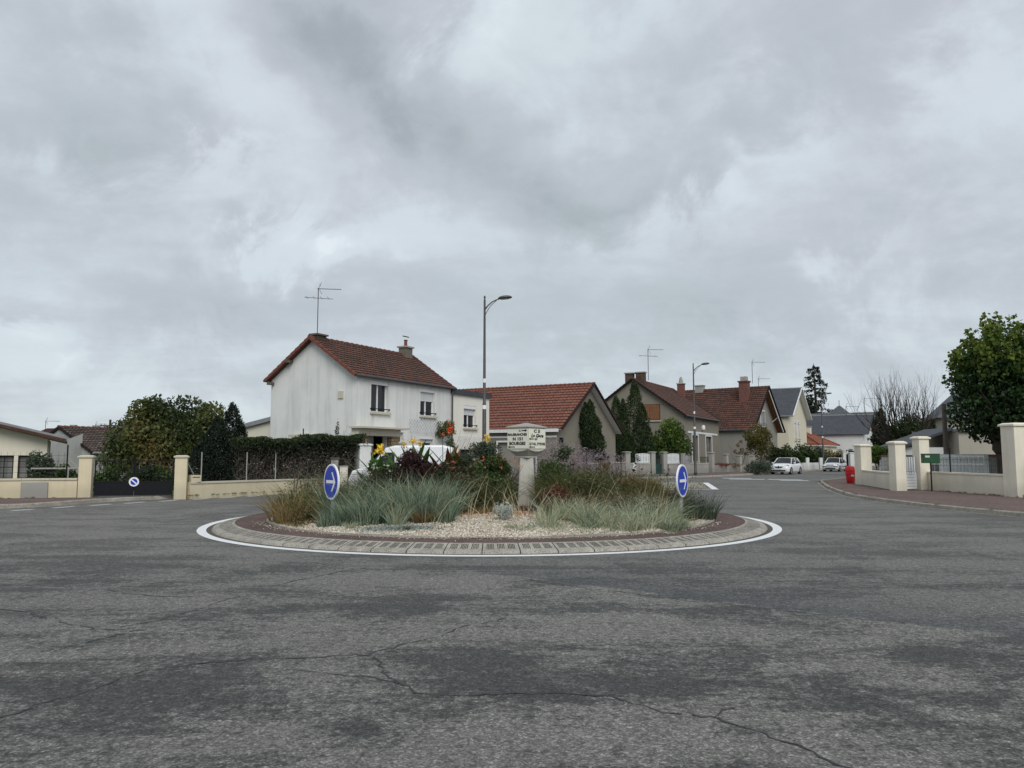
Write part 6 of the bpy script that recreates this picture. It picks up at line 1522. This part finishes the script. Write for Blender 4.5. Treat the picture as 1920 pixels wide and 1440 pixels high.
bush('thin sapling in front of the taupe gable of the red-tiled house', at(1078, 58, .1), rand_lobes(12, (0,0,2.4), (.4,.3,.8), .2, 14), 260, .16, LF['greyg'], 'sapling', 'tree')
bush('small autumn-coloured tree before the mottled-roof house', at(1419, 76, .1), rand_lobes(30, (0,0,3.1), (1.25,1.0,1.5), .5, 15)+[(0,0,2.6,1.1,.9,1.6)], 5200, .17, LF['autumn'], 'autumn_tree', 'tree')
bush('nearly leafless shrub left of the autumn-coloured tree', at(1388, 76.5, .1), rand_lobes(14, (0,0,2.0), (.9,.6,1.1), .2, 16), 420, .14, LF['rust'], 'bare_shrub')
bush('low round grey-green bush by the kerb left of the nearest white car', at(1420, 66.2, .1), [(0,0,.5,1.15,.8,.6),(-.6,0,.4,.7,.6,.5),(.6,0,.45,.7,.6,.5)]+rand_lobes(14, (0,0,.65), (.9,.5,.4), .25, 17), 4200, .12, LF['greyg'], asp=.3)
for i, (px, d, h, w_, m_, lab) in enumerate(((1458,86,2.5,2.2,'hedge','dark bush behind the roof of the nearest white car'),(1486,86,2.6,2.0,'green','mid-green bush right of the autumn-coloured tree, above the car'),(1510,87,2.5,2.0,'green','green bush beside the white square post'),(1531,88,2.4,1.5,'greyg','grey-green bush left of the farthest lamp'),(1558,93,2.4,2.2,'autumn','yellowish bush above the roof of the older white car'),(1598,95,2.2,1.6,'hedge','dark bush right of the far white gate pillars'))):
    bush(lab, at(px, d, .1), rand_lobes(18, (0,0,h*.55), (w_*.6,.8,h*.42), .6, 40+i)+[(0,0,h*.4,w_*.7,.8,h*.4)], 2600, .22, LF[m_])
GER = M_leaf('geranium', [(.04,.06,.02),(.10,.06,.03),(.30,.05,.03),(.5,.08,.05)], .2)
bush('low bed of red geraniums on the wall before the grey-brown house', (fpt(fx(1346))[0].x, fpt(fx(1346))[0].y-.1, .7), [(0,0,.12,.6,.3,.16),(.7,.5,.12,.5,.3,.14)], 500, .09, GER, 'geranium_bed', 'flowers', stems=False)
bush('strip of small red flowers in the low border left of the autumn-coloured tree', (fpt(fx(1372))[0].x, fpt(fx(1372))[0].y-.1, .45), [(0,0,.3,.8,.3,.2)], 350, .10, LF['rust'], 'flower_border', 'flowers', stems=False)
# ---- cedar
def cedar(label, loc, H, reach, n, seed, pointy=1.):
    t = tree('cedar', label, 'tree', loc); rg = np.random.default_rng(seed); m = MB(); m.tube([(0,0,0),(0.2,0,H*.6),(0,0,H)], [.5,.28,.05], 8); pts = []
    k = 46
    for i in range(k):
        z = H*(.25+.74*i/k); f = (H-z)/(H*.75); L_ = reach*(f**.75)*(.55+.6*rg.random())+.5; a = i*2.39+rg.random()
        d = Vector((math.cos(a), math.sin(a), .12)); p0 = Vector((0,0,z)); q = [p0+d*L_*s+Vector((0,0,-.35*L_*s*s*.5)) for s in (0,.35,.7,1)]
        m.tube(q, [.12,.08,.05,.02], 4)
        for j in range(n//k):
            s = .15+.85*rg.random()**.7; b = p0+d*L_*s+Vector((0,0,-.175*L_*s*s)); side = d.cross(Vector((0,0,1)))
            pts.append(b+side*float(rg.normal())*.22*L_*s*.7+Vector((0,0,float(-abs(rg.normal())*.35*(.4+s)))))
    m.build('trunk', 'bark', t); P = np.array([tuple(p) for p in pts]); leaves('crown', P, .55, LF['cedar'], t, .35, None, 1.2)
cedar('tall pointed dark cedar with drooping branches above the slate roofs', at(1529, 150, .1), 19.6, 5.0, 3000, 5)
t = bush('broad dark conifer crown just left of the pointed cedar', at(1512, 156, .1), rand_lobes(24, (0,0,9.5), (2.2,2,3.4), 1.5, 31), 3000, .55, LF['cedar'], 'conifer', 'tree')
# ---- bare tree and its ivy
bl = at(1692, 60, .1); t = tree('bare_tree', 'leafless fan-shaped tree right of the far villa', 'tree', bl); m = MB(); rg = np.random.default_rng(21)
for k in range(19):
    a = (k-9)/9; d = Vector((a*.85, rg.normal()*.25, 1.0)).normalized(); p = Vector((a*.25,0,1.2)); m.tube([(0,0,0),p], [.16,.07], 6)
    limb(m, p, d, 2.6, .14, 3, rg, .34, .40, 4, 4)
m.build('branches', 'bark', t)
bush('dense ivy-dark bush at the foot of the leafless tree', at(1702, 59, .1), rand_lobes(24, (0,0,2.6), (1.3,.8,1.5), .6, 33), 6000, .16, LF['hedge'])
bush('brown twiggy shrub under the leafless tree behind the tall ivory pillar', at(1690, 50, .1), rand_lobes(12, (0,0,1.6), (.5,.4,1.1), .3, 34), 900, .14, LF['olive'])
conifer_mass('small narrow dark spruce left of the leafless tree', at(1651, 75, .1), [(0,0,1.3,.8,2.6),(0,0,.95,2.4,4.2),(0,0,.5,3.8,6.1)], 3600, .3, LF['cedar'], 'spruce', shell=.5)
bush('bright yellow-green bush behind the leftmost ivory pillar', at(1642, 46, .1), rand_lobes(14, (0,0,1.7), (.5,.4,.45), .3, 35), 1700, .13, LF['bright'])
for i, (px, d, zc, w_, lab) in enumerate(((1728,84,3.6,2.2,'dark green tree behind the right side of the leafless tree'),(1760,80,3.6,1.8,'dark green tree left of the lime tree, behind the grey pole'),(1664,90,3.0,1.6,'dark tree behind the small spruce'))):
    bush(lab, at(px, d, .1), rand_lobes(20, (0,0,zc), (w_*.8,1,1.8), .9, 50+i)+[(0,0,zc*.5,w_,1,zc*.5)], 3600, .28, LF['green' if i == 1 else 'hedge'], 'broadleaf_tree', 'tree')
# ---- big lime tree
lc = Vector((23.15,36,.1)); t = tree('lime_tree', 'large dense lime tree with a yellow-green top, right edge of the view', 'tree', lc)
lob = [(0.6,0,3.45,2.95,2.6,1.65),(0.5,0,4.7,2.8,2.5,1.5),(.6,0,5.9,2.3,2.1,1.5)]+rand_lobes(60, (.5,0,4.4), (2.6,2.3,1.9), .55, 61)
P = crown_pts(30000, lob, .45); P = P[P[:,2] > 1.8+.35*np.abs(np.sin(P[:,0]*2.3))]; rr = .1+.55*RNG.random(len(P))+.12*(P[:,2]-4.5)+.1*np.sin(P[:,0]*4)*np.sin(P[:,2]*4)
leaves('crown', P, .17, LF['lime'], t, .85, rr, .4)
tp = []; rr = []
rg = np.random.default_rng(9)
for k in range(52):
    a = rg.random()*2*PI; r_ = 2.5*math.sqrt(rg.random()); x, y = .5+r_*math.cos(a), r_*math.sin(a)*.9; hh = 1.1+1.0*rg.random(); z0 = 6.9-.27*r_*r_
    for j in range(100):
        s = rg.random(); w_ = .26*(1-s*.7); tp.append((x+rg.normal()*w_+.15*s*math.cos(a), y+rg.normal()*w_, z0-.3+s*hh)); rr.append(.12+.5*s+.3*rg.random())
leaves('upright_shoots', np.array(tp), .19, LF['lime_top'], t, .85, np.array(rr))  # brighter yellow-green leaf colour on the upright top shoots
m = MB(); m.tube([(-.15,0,-.1),(-.18,0,.6),(-.2,0,1.5),(-.1,0,2.1)], [.42,.34,.33,.42], 12); rg = np.random.default_rng(8)
for k in range(8):
    a = k*.785; limb(m, Vector((-.1+.15*math.cos(a),.15*math.sin(a),2.0)), Vector((math.cos(a)*.9,math.sin(a)*.9,1.0)), 1.5, .16, 2, rg, .5, .3, 6, 4)
m.lathe([(.36,1.55),(.52,1.8),(.50,2.05),(.3,2.3)], 12, (-.15,0)); m.build('trunk', 'bark', t, smooth=True)
bush('young lime shoots with bright leaves cut off by the right edge of the view', (25.7,34.5,.1), rand_lobes(20, (0,0,5.2), (.8,1,2.2), .5, 71), 3000, .17, LF['lime_top'], 'lime_tree', 'tree')
# weeds along kerbs and walls
def weeds(n, fn, L_, mat, label):
    Bs, Ds, Ls = [], [], []
    for _ in range(n):
        x, y, z = fn(); B, D, Lx = tuft(x, y, z, .04, 14, L_*random.uniform(.5,1.3), .9); Bs.append(B); Ds.append(D); Ls.append(Lx)
    o = blades('weeds', np.concatenate(Bs), np.concatenate(Ds), np.concatenate(Ls), .012, LF[mat], bend=.5); tag(o, label, 'weeds', kind='stuff')
KR_a = [p for p in KR if 20 < p[1] < 46]
weeds(60, lambda: (*(Vector(random.choice(KR_a))+Vector((random.gauss(.12,.05), random.gauss(0,.4)))), .11), .09, 'olive', 'small weeds growing along the right-hand kerb')
def wl():
    a, b = random.choice((((-24,25.35),(-15.7,27.65)),((-12.0,28.9),(-9.2,33.2)))); p = Vector(a).lerp(Vector(b), random.random()); return (p.x, p.y-.06, .12)
weeds(70, wl, .09, 'olive', 'small weeds at the foot of the yellow wall')
weeds(60, lambda: (18.1+random.gauss(0,.05) if random.random() < .8 else 17.9, random.uniform(27.6,34), .12), .10, 'tan', 'dry weeds at the foot of the ivory wall')

# ================================================================== ISLAND PLANTING
def grass_mass(name, label, cat, centres, nb, L_, W_, mat, lean=.5, bend=.55, r=.16, kind='stuff', rofs=0, lv=.6):
    Bs, Ds, Ls, rn = [], [], [], []
    nb = int(nb*.62)
    for (x, y, s) in centres:
        B, D, Lx = tuft(x, y, bed_z(x, y)-.02, r*s**.5*1.25, nb, L_*s, lean*random.uniform(.7,1.6), lv); Bs.append(B); Ds.append(D); Ls.append(Lx); rn.append(RNG.random(nb)*.85+.35*(random.random()-.3)+rofs)
    o = blades(name, np.concatenate(Bs), np.concatenate(Ds), np.concatenate(Ls), W_*1.35, LF[mat], bend=bend*(.5+RNG.random(sum(map(len,Ls)))), rnd=np.concatenate(rn)); return tag(o, label, cat, kind=kind)
def scat(n, cx, cy, rx, ry, s0=.75, s1=1.15, seed=0):
    rg = random.Random(seed); out = []
    while len(out) < n:
        a = rg.uniform(-1,1); b = rg.uniform(-1,1)
        if a*a+b*b > 1: continue
        x, y = cx+a*rx, cy+b*ry
        if 16.9 < y < 19.7 and -.12 < x < .92: continue
        if (y < 16.9 and abs(x+3.81*y/16.3) < .42) or (y < 18.2 and abs(x-3.88*y/17.6) < .38): out.append((x, y, .42)); continue     # low growth before the arrow signs
        if math.hypot(x-CX, y-CY) < 5.15: out.append((x, y, rg.uniform(s0, s1)))
    return out
grass_mass('blue_grass', 'dense stand of long blue-green grass right of the left blue sign', 'grass', scat(34, -2.6, 16.6, 1.35, 1.0, .5, 1.15, 1)+scat(12, -2.5, 15.7, 1.3, .35, .4, .7, 2), 230, 1.32, .011, 'bluegrass', .42, .55, .20)
grass_mass('dry_grass', 'tan dry seeding grass round the left blue sign', 'grass', scat(28, -4.35, 18.2, 1.05, 1.7, .4, 1.1, 3), 170, 1.10, .010, 'tan', .45, .7, .2)
grass_mass('dry_grass', 'tan and green grass behind the blue-green stand', 'grass', scat(34, -3.0, 18.2, 1.5, .8, .8, 1.1, 4), 180, 1.2, .009, 'olive', .4, .5, .22)
grass_mass('pale_grass', 'pale grey-green arching grass along the right front of the bed', 'grass', scat(26, 2.0, 15.75, 1.5, .8, .45, 1.15, 5)+scat(14, 2.9, 16.7, .9, .7, .6, 1.35, 6), 190, .76, .010, 'palegrass', .6, .6, .18)
grass_mass('pale_grass', 'short thin pale grass creeping into the gravel at the right front', 'grass', scat(30, 1.6, 14.95, 1.9, .4, .6, 1.1, 7), 60, .26, .008, 'palegrass', .9, .6, .12)
grass_mass('olive_grass', 'tall feathery green grass right of the milestone', 'grass', scat(34, 1.6, 18.9, 1.3, 1.2, .85, 1.2, 8), 190, 1.38, .009, 'olive', .5, .5, .22)
grass_mass('meadow_grass', 'fresh yellow-green grass mixed through the right half of the bed', 'grass', scat(40, 1.9, 18.8, 1.4, 1.3, .6, 1.15, 31), 170, 1.30, .010, 'meadow', .5, .5, .22)
grass_mass('meadow_grass', 'fresh green grass blades mixed through the left half of the bed', 'grass', scat(44, -3.2, 17.8, 2.2, 1.3, .5, 1.15, 32), 120, 1.15, .010, 'meadow', .5, .5, .22)
grass_mass('straw_stalks', 'pale bleached straw stalks standing above the grasses', 'grass', scat(110, 0, 17.8, 4.6, 2.6, .5, 1.3, 33), 16, 1.25, .008, 'straw', .45, .5, .3)
grass_mass('brown_plants', 'brown-red seeding perennials in the middle of the right half of the bed', 'plants', scat(34, 1.9, 17.6, 1.5, .7, .7, 1.1, 9), 150, .85, .009, 'rust', .4, .3, .22)
grass_mass('rust_plants', 'rust and ochre stalks left of the right blue sign', 'plants', scat(30, 3.0, 18.9, 1.0, 1.4, .8, 1.15, 10), 150, 1.05, .009, 'rust', .35, .3, .2)
grass_mass('grey_shrubs', 'grey-green wispy low shrubs at the right end of the bed', 'plants', scat(30, 4.1, 18.2, .65, 1.3, .7, 1.1, 11), 170, .80, .011, 'greyg', .5, .3, .2)
grass_mass('bronze_grass', 'reddish bronze grass round the foot of the milestone', 'grass', [(.45+random.gauss(0,.3), 17.9+random.gauss(0,.2), .8) for _ in range(14)], 150, .30, .010, 'bronze', .6, .6, .12)
grass_mass('olive_grass', 'green and tan filler grass left of the milestone', 'grass', scat(44, -1.1, 18.3, 1.1, .8, .7, 1.15, 13), 190, 1.0, .010, 'olive', .45, .5, .2)
grass_mass('dry_grass', 'thin dry grass in front of the milestone', 'grass', scat(26, -.3, 17.3, 1.3, .3, .35, .6, 14), 90, .55, .008, 'tan', .55, .5, .16)
grass_mass('olive_grass', 'green back-of-bed grass behind the milestone', 'grass', scat(40, 0, 21.5, 3.6, 1.4, .8, 1.1, 15), 160, .85, .011, 'olive', .4, .4, .22)
grass_mass('dry_grass', 'dry stems drooping across the blue-green grass to the right', 'grass', scat(8, -1.45, 17.0, .3, .3, .9, 1.1, 16), 60, 1.1, .009, 'palegrass', .8, .3, .12)
# pink muhly plumes
def plume_mass(label, cx, cy, rx, ry, n, z0, z1, mat, name='pink_plumes', leaf=.07):
    a = RNG.random(n)*2*PI; r_ = np.sqrt(RNG.random(n)); P = np.stack([cx+rx*r_*np.cos(a), cy+ry*r_*np.sin(a), z0+(z1-z0)*RNG.random(n)*(1-.35*r_)], 1)
    o = leaves(name, P, leaf, LF[mat], None, .16, None); return tag(o, label, 'grass', kind='stuff')
plume_mass('misty mauve grass plumes right of the milestone head', 1.15, 20.1, 1.0, .9, 5200, 1.0, 2.15, 'pink'); plume_mass('mauve plumes above the green grass nearer the white pickets', 2.2, 19.7, .75, .8, 2600, 1.0, 1.85, 'pink')
grass_mass('plume_stems', 'thin upright stems under the mauve plumes', 'grass', scat(18, 1.5, 20.2, 1.3, .9, .9, 1.1, 17), 90, 1.35, .007, 'pink', .3, .3, .2)
P = np.stack([2.5+RNG.normal(size=60)*.55, 18.8+RNG.normal(size=60)*.5, 1.05+RNG.random(60)*.6], 1); o = leaves('seedheads', P, .075, LF['darkf'], None, .9); tag(o, 'dark round seedheads on thin stalks right of the mauve plumes', 'seedheads', kind='stuff')
mb = MB()
for p in P: mb.tube([(p[0]+.02,p[1],.3),tuple(p)], .004, 3, cap=False)
mb.build('stalk', 'wood_dark', o)

# purple fountain grass, three arching specimens
for i, (x, y, h, lab) in enumerate(((-2.35,18.3,1.15,'dark purple fountain grass behind the blue-green stand'),(-1.95,18.6,1.1,'dark purple grass just left of the orange flowers'),(-2.75,18.8,.95,'smaller purple grass at the foot of the yellow cannas'))):
    t = T('purple_grass', lab, 'grass', (x,y,bed_z(x,y)), 0, 'purple fountain grasses'); B, D, Lx = tuft(0,0,0,.2,750,h*1.75,.6,.4); blades('blades', B, D, Lx, .018, LF['purple'], t, bend=.9)
    B, D, Lx = tuft(0,0,0,.1,12,h*2.1,.42,.2); blades('seed_plumes', B, D, Lx, .03, LF['purple'], t, bend=.95, seg=6)
for x, y, lab in ((.55,19.9,'single dark arching seed stems just right of the milestone neck'),(-3.2,19.6,'thin dark arching stems in front of the porch of the white house')):
    t = T('arching_stems', lab, 'plant', (x,y,bed_z(x,y))); B, D, Lx = tuft(0,0,0,.08,9,1.85,.5,.15); blades('stems', B, D, Lx, .022, LF['purple'], t, bend=.95, seg=7)

# cannas
def canna(label, px, vfl, d, leafmat='canna', flower='yellow', hl=.75, nl=7, fs=.16, leaning=0.):
    x = (px-960)/F*d; zf = hz(vfl, d); z0 = bed_z(x, d); H = zf-z0
    t = T('canna', label, 'flower', (x,d,z0), 0, 'cannas in the traffic island'); rg = np.random.default_rng(int(px))
    MB().tube([(0,0,0),(.02,0,H*.5),(0,0,H)], [.014,.011,.007], 6).build('stem', 'green_box', t)
    V = []; rn = []
    for k in range(nl):
        a = k*2.4+rg.random(); zb_ = .05+H*.42*k/nl; L_ = hl*(.75+.4*rg.random()); W_ = .13+.06*rg.random(); tilt = .35+.3*rg.random()
        dr = np.array([math.cos(a)*tilt, math.sin(a)*tilt, 1.]); dr /= np.linalg.norm(dr); sd_ = np.array([-math.sin(a), math.cos(a), 0]); out = np.array([math.cos(a), math.sin(a), 0])
        prof = [0,.7,1.,.75,0.02]; rows = []
        for i, w_ in enumerate(prof):
            s = i/4; c = np.array([0,0,zb_])+dr*L_*s+out*L_*.35*s*s; rows += [c-sd_*W_*w_*.5+out*.02*w_, c, c+sd_*W_*w_*.5+out*.02*w_]
        V.append(rows); rn.append(.2+.8*rg.random())
    V = np.array(V); q = []
    for i in range(4): q += [(3*i,3*i+1,3*i+4,3*i+3),(3*i+1,3*i+2,3*i+5,3*i+4)]
    np_mesh('leaf', V, q, LF[leafmat], np.array(rn), t)
    n = 60; P = np.array([[rg.normal()*fs*.30, rg.normal()*fs*.30, H+rg.normal()*fs*.36-.02] for _ in range(n)]); leaves('flower', P, fs*.36, LF[flower], t, .75)
    return t
canna('yellow canna nearest the white gate pillar, leftmost of the yellow flowers', 714, 842, 18.7, hl=1.0, fs=.22, nl=10)
canna('small yellow canna between the white pillar and the tallest yellow bloom', 758, 834, 18.9, hl=.9, fs=.12, nl=7)
canna('tallest of the yellow cannas left of the bronze-leaved one', 774, 825, 19.0, hl=1.1, fs=.15, nl=8)
canna('yellow canna just right of the tallest yellow bloom', 788, 829, 19.1, hl=1.05, fs=.11, nl=8)
canna('lone yellow canna close to the left of the milestone, beside the lamp pole', 915, 821, 19.3, hl=.8, nl=6, fs=.14)
canna('tall bronze-leaved canna with a scarlet bloom, highest flower of the island', 844, 803, 19.2, 'canna_red', 'scarlet', 1.0, 10, .15)
canna('bronze-leaved canna with faded pink blooms left of the scarlet one', 830, 814, 19.4, 'canna_red', 'bronzef' if False else 'orange', .95, 9, .08)
canna('bronze-leaved canna without a big bloom, right of the scarlet one', 872, 838, 19.2, 'canna_red', 'orange', .9, 9, .04)
def ibush(label, px, vc, d, rx, rz_, n, leaf, mat, name='bush', cat='bush', seed=1, extra=None, asp=.5):
    x = (px-960)/F*d; z0 = bed_z(x, d); zc = hz(vc, d)-z0
    t = bush(label, (x,d,z0), rand_lobes(18, (0,0,zc), (rx*.75,rx*.6,rz_*.7), rx*.35, seed)+[(0,0,zc*.5,rx*.6,rx*.5,zc*.5)], n, leaf, LF[mat], name, cat, asp=asp)
    if extra:
        m_, k, sz, zlo = extra; a = RNG.random(k)*2*PI; r_ = np.sqrt(RNG.random(k))*rx*1.05; P = np.stack([r_*np.cos(a), -np.abs(r_*np.sin(a)), zc+rz_*(zlo+(1-zlo)*RNG.random(k))], 1); 
        for p in P: leaves('flower', p[None]+RNG.normal(size=(7,3))*sz*.28, sz, LF[m_], t, .8)
    return t
ibush('dark leafy bush with orange blooms behind the blue-green grass', 826, 893, 18.2, .42, .35, 2200, .07, 'hedge', 'flowering_bush', seed=2, extra=('orange', 12, .048, -.2))
ibush('leafy bush with orange-pink blooms just left of the milestone', 935, 875, 18.9, .50, .28, 2600, .07, 'green', 'flowering_bush', seed=3, extra=('orange', 14, .045, -.1))
ibush('green bush under the lone yellow canna, left of the milestone', 905, 905, 18.7, .6, .45, 3600, .07, 'green', seed=4)
ibush('bushy dark green plant under the bronze canna leaves', 862, 872, 18.9, .5, .4, 3000, .07, 'hedge', seed=5)
ibush('low bush dotted with tiny white flowers behind the blue-green grass', 722, 893, 18.2, .5, .3, 2400, .06, 'green', 'flowering_bush', seed=6, extra=('whitef', 40, .035, -.3))
ibush('ochre and green perennial left of the milestone foot', 880, 915, 18.0, .6, .4, 3000, .055, 'olive', seed=7)
ibush('tall leafy plant behind the milestone head on its left', 905, 850, 20.2, .5, .35, 2000, .08, 'greyg', seed=8)
ibush('feathery green plant with flat fronds right of the milestone neck', 1058, 848, 19.6, .40, .16, 800, .08, 'green', seed=9, asp=.3)
ibush('olive perennial in the middle of the right-hand grasses', 1100, 905, 17.9, .5, .35, 2200, .055, 'olive', seed=10)
ibush('rust-tinted perennial left of the right blue sign', 1180, 912, 18.3, .45, .3, 1800, .055, 'rust', seed=11)
ibush('tall reddish weed sticking up right of the brown perennials', 1132, 888, 18.6, .22, .35, 700, .05, 'rust', seed=12)
ibush('dark purple-leaved plant mass behind the blue-green grass, hiding the white van', 768, 876, 18.4, .55, .42, 4200, .16, 'purple', 'purple_shrub', seed=21, asp=.14)
ibush('second dark purple plant between the yellow cannas and the orange blooms', 797, 890, 18.5, .40, .32, 2200, .16, 'purple', 'purple_shrub', seed=22, asp=.14)
ibush('mid-green leafy plant in front of the leftmost yellow canna', 716, 880, 18.5, .36, .34, 1700, .11, 'canna', seed=23, asp=.35)
ibush('green spreading plant under the orange-pink blooms', 945, 915, 18.2, .42, .34, 2200, .06, 'green', seed=24)
ibush('dark green bush between the bronze cannas and the olive grass', 835, 925, 17.7, .55, .34, 2600, .06, 'hedge', seed=25)
ibush('green bush in the thick of the right-hand grasses', 1040, 890, 18.6, .5, .40, 2800, .06, 'green', seed=26)
ibush('brown-leaved low perennial in front of the milestone on its right', 1045, 930, 17.4, .42, .28, 1800, .05, 'bronze', seed=27)
ibush('yellowish perennial far right of the tall green grasses', 1215, 915, 18.6, .35, .28, 1300, .05, 'autumn', seed=28)
def under(n, mats, label):
    a = RNG.random(n)*2*PI; r_ = np.sqrt(RNG.random(n))*5.1; x, y = CX+r_*np.cos(a), CY+r_*np.sin(a)
    k = (y > 16.9-.25*np.abs(x+.4)) & ~((np.abs(x-.4) < .6) & (y < 19)) & ~((np.abs(x+3.81*y/16.3) < .5) & (y < 17)) & ~((np.abs(x-3.88*y/17.6) < .45) & (y < 18.2)); x, y = x[k], y[k]
    h = .75+.35*np.sin(x*2.1+y*1.3)+.3*np.sin(x*4.7-y*3.1); z = np.array([bed_z(p, q) for p, q in zip(x, y)])+RNG.random(len(x))**1.5*np.clip(h, .15, 1.2)*.85
    tag(leaves('undergrowth', np.stack([x, y, z], 1), .055, LF[mats], None, .4), label, 'undergrowth', kind='stuff')
under(26000, 'green', 'dark leafy undergrowth filling the gaps between the grasses of the bed'); under(14000, 'olive', 'ochre-green seedheads and small leaves mixed through the bed'); under(9000, 'rust', 'small rusty dead leaves and seedheads mixed through the bed')
t = T('silver_shrub', 'small round silver-grey shrub standing alone on the pale gravel', 'shrub', (-.17,16.05,bed_z(-.17,16.05)))
n = 1500; P = crown_pts(n, [(0,0,.16,.26,.24,.2)]+rand_lobes(8, (0,0,.22), (.18,.16,.12), .1, 5), .7); leaves('foliage', P, .055, LF['silver'], t, .22, .2+.6*RNG.random(n)+1.2*(P[:,2]-.15)); MB().tube([(0,0,-.02),(0,0,.2)], .012, 5).build('stem', 'bark_grey', t)
for x, y, s, m_, lab in ((-1.80,15.7,.42,'tan','tan and green tuft alone on the gravel at the foot of the blue-green stand'),(-1.98,14.75,.12,'olive','tiny flat green rosette on the gravel near the front edge'),(-3.15,15.2,.22,'palegrass','thin pale tuft at the left front corner of the gravel')):
    t = T('grass_tuft', lab, 'grass tuft', (x,y,bed_z(x,y))); B, D, Lx = tuft(0,0,0,.10*s/.42+.02,320 if s > .3 else 70,s*1.15,.7,.4); blades('blades', B, D, Lx, .009, LF[m_], t, bend=.7)
n = 1300; P = np.stack([-2.2+RNG.normal(size=n)*.38, 14.95+RNG.normal(size=n)*.14, np.zeros(n)], 1); P[:,2] = [bed_z(a,b)+.02 for a, b in P[:,:2]]; tag(leaves('ground_cover', P, .06, LF['silver'], None, .3, RNG.random(n)*.6), 'low grey-green ground cover spreading on the gravel below the blue-green grass', 'ground cover', kind='stuff')
t = T('juniper', 'low spreading reddish juniper at the far left edge of the bed', 'shrub', (-5.35,19.0,bed_z(-5.35,19.0))); P = crown_pts(1500, rand_lobes(12, (0,0,.22), (.42,.5,.12), .16, 8), .8); leaves('foliage', P, .09, LF['juniper'], t, .25); MB().tube([(0,0,0),(.1,0,.15)], .02, 5).build('stem', 'bark', t)
t = T('sedum', 'small dark purple sedum at the left front edge of the bed', 'plant', (-4.55,16.95,bed_z(-4.55,16.95))); P = crown_pts(700, rand_lobes(9, (0,0,.14), (.2,.2,.1), .09, 9), .8); leaves('foliage', P, .06, LF['bronze'], t, .5, RNG.random(700)*.4); MB().tube([(0,0,0),(0,0,.12)], .015, 5).build('stem', 'bark', t)
n = 900; P = np.stack([-4.6+RNG.normal(size=n)*.5, 16.6+RNG.normal(size=n)*.5, np.zeros(n)], 1); P = P[np.hypot(P[:,0]-CX, P[:,1]-CY) < 5.2]; P[:,2] = [bed_z(a,b)+.02 for a, b in P[:,:2]]; tag(leaves('ground_cover', P, .08, LF['tan'], None, .25), 'dry leaf litter and low stems along the left edge of the bed', 'ground cover', kind='stuff')
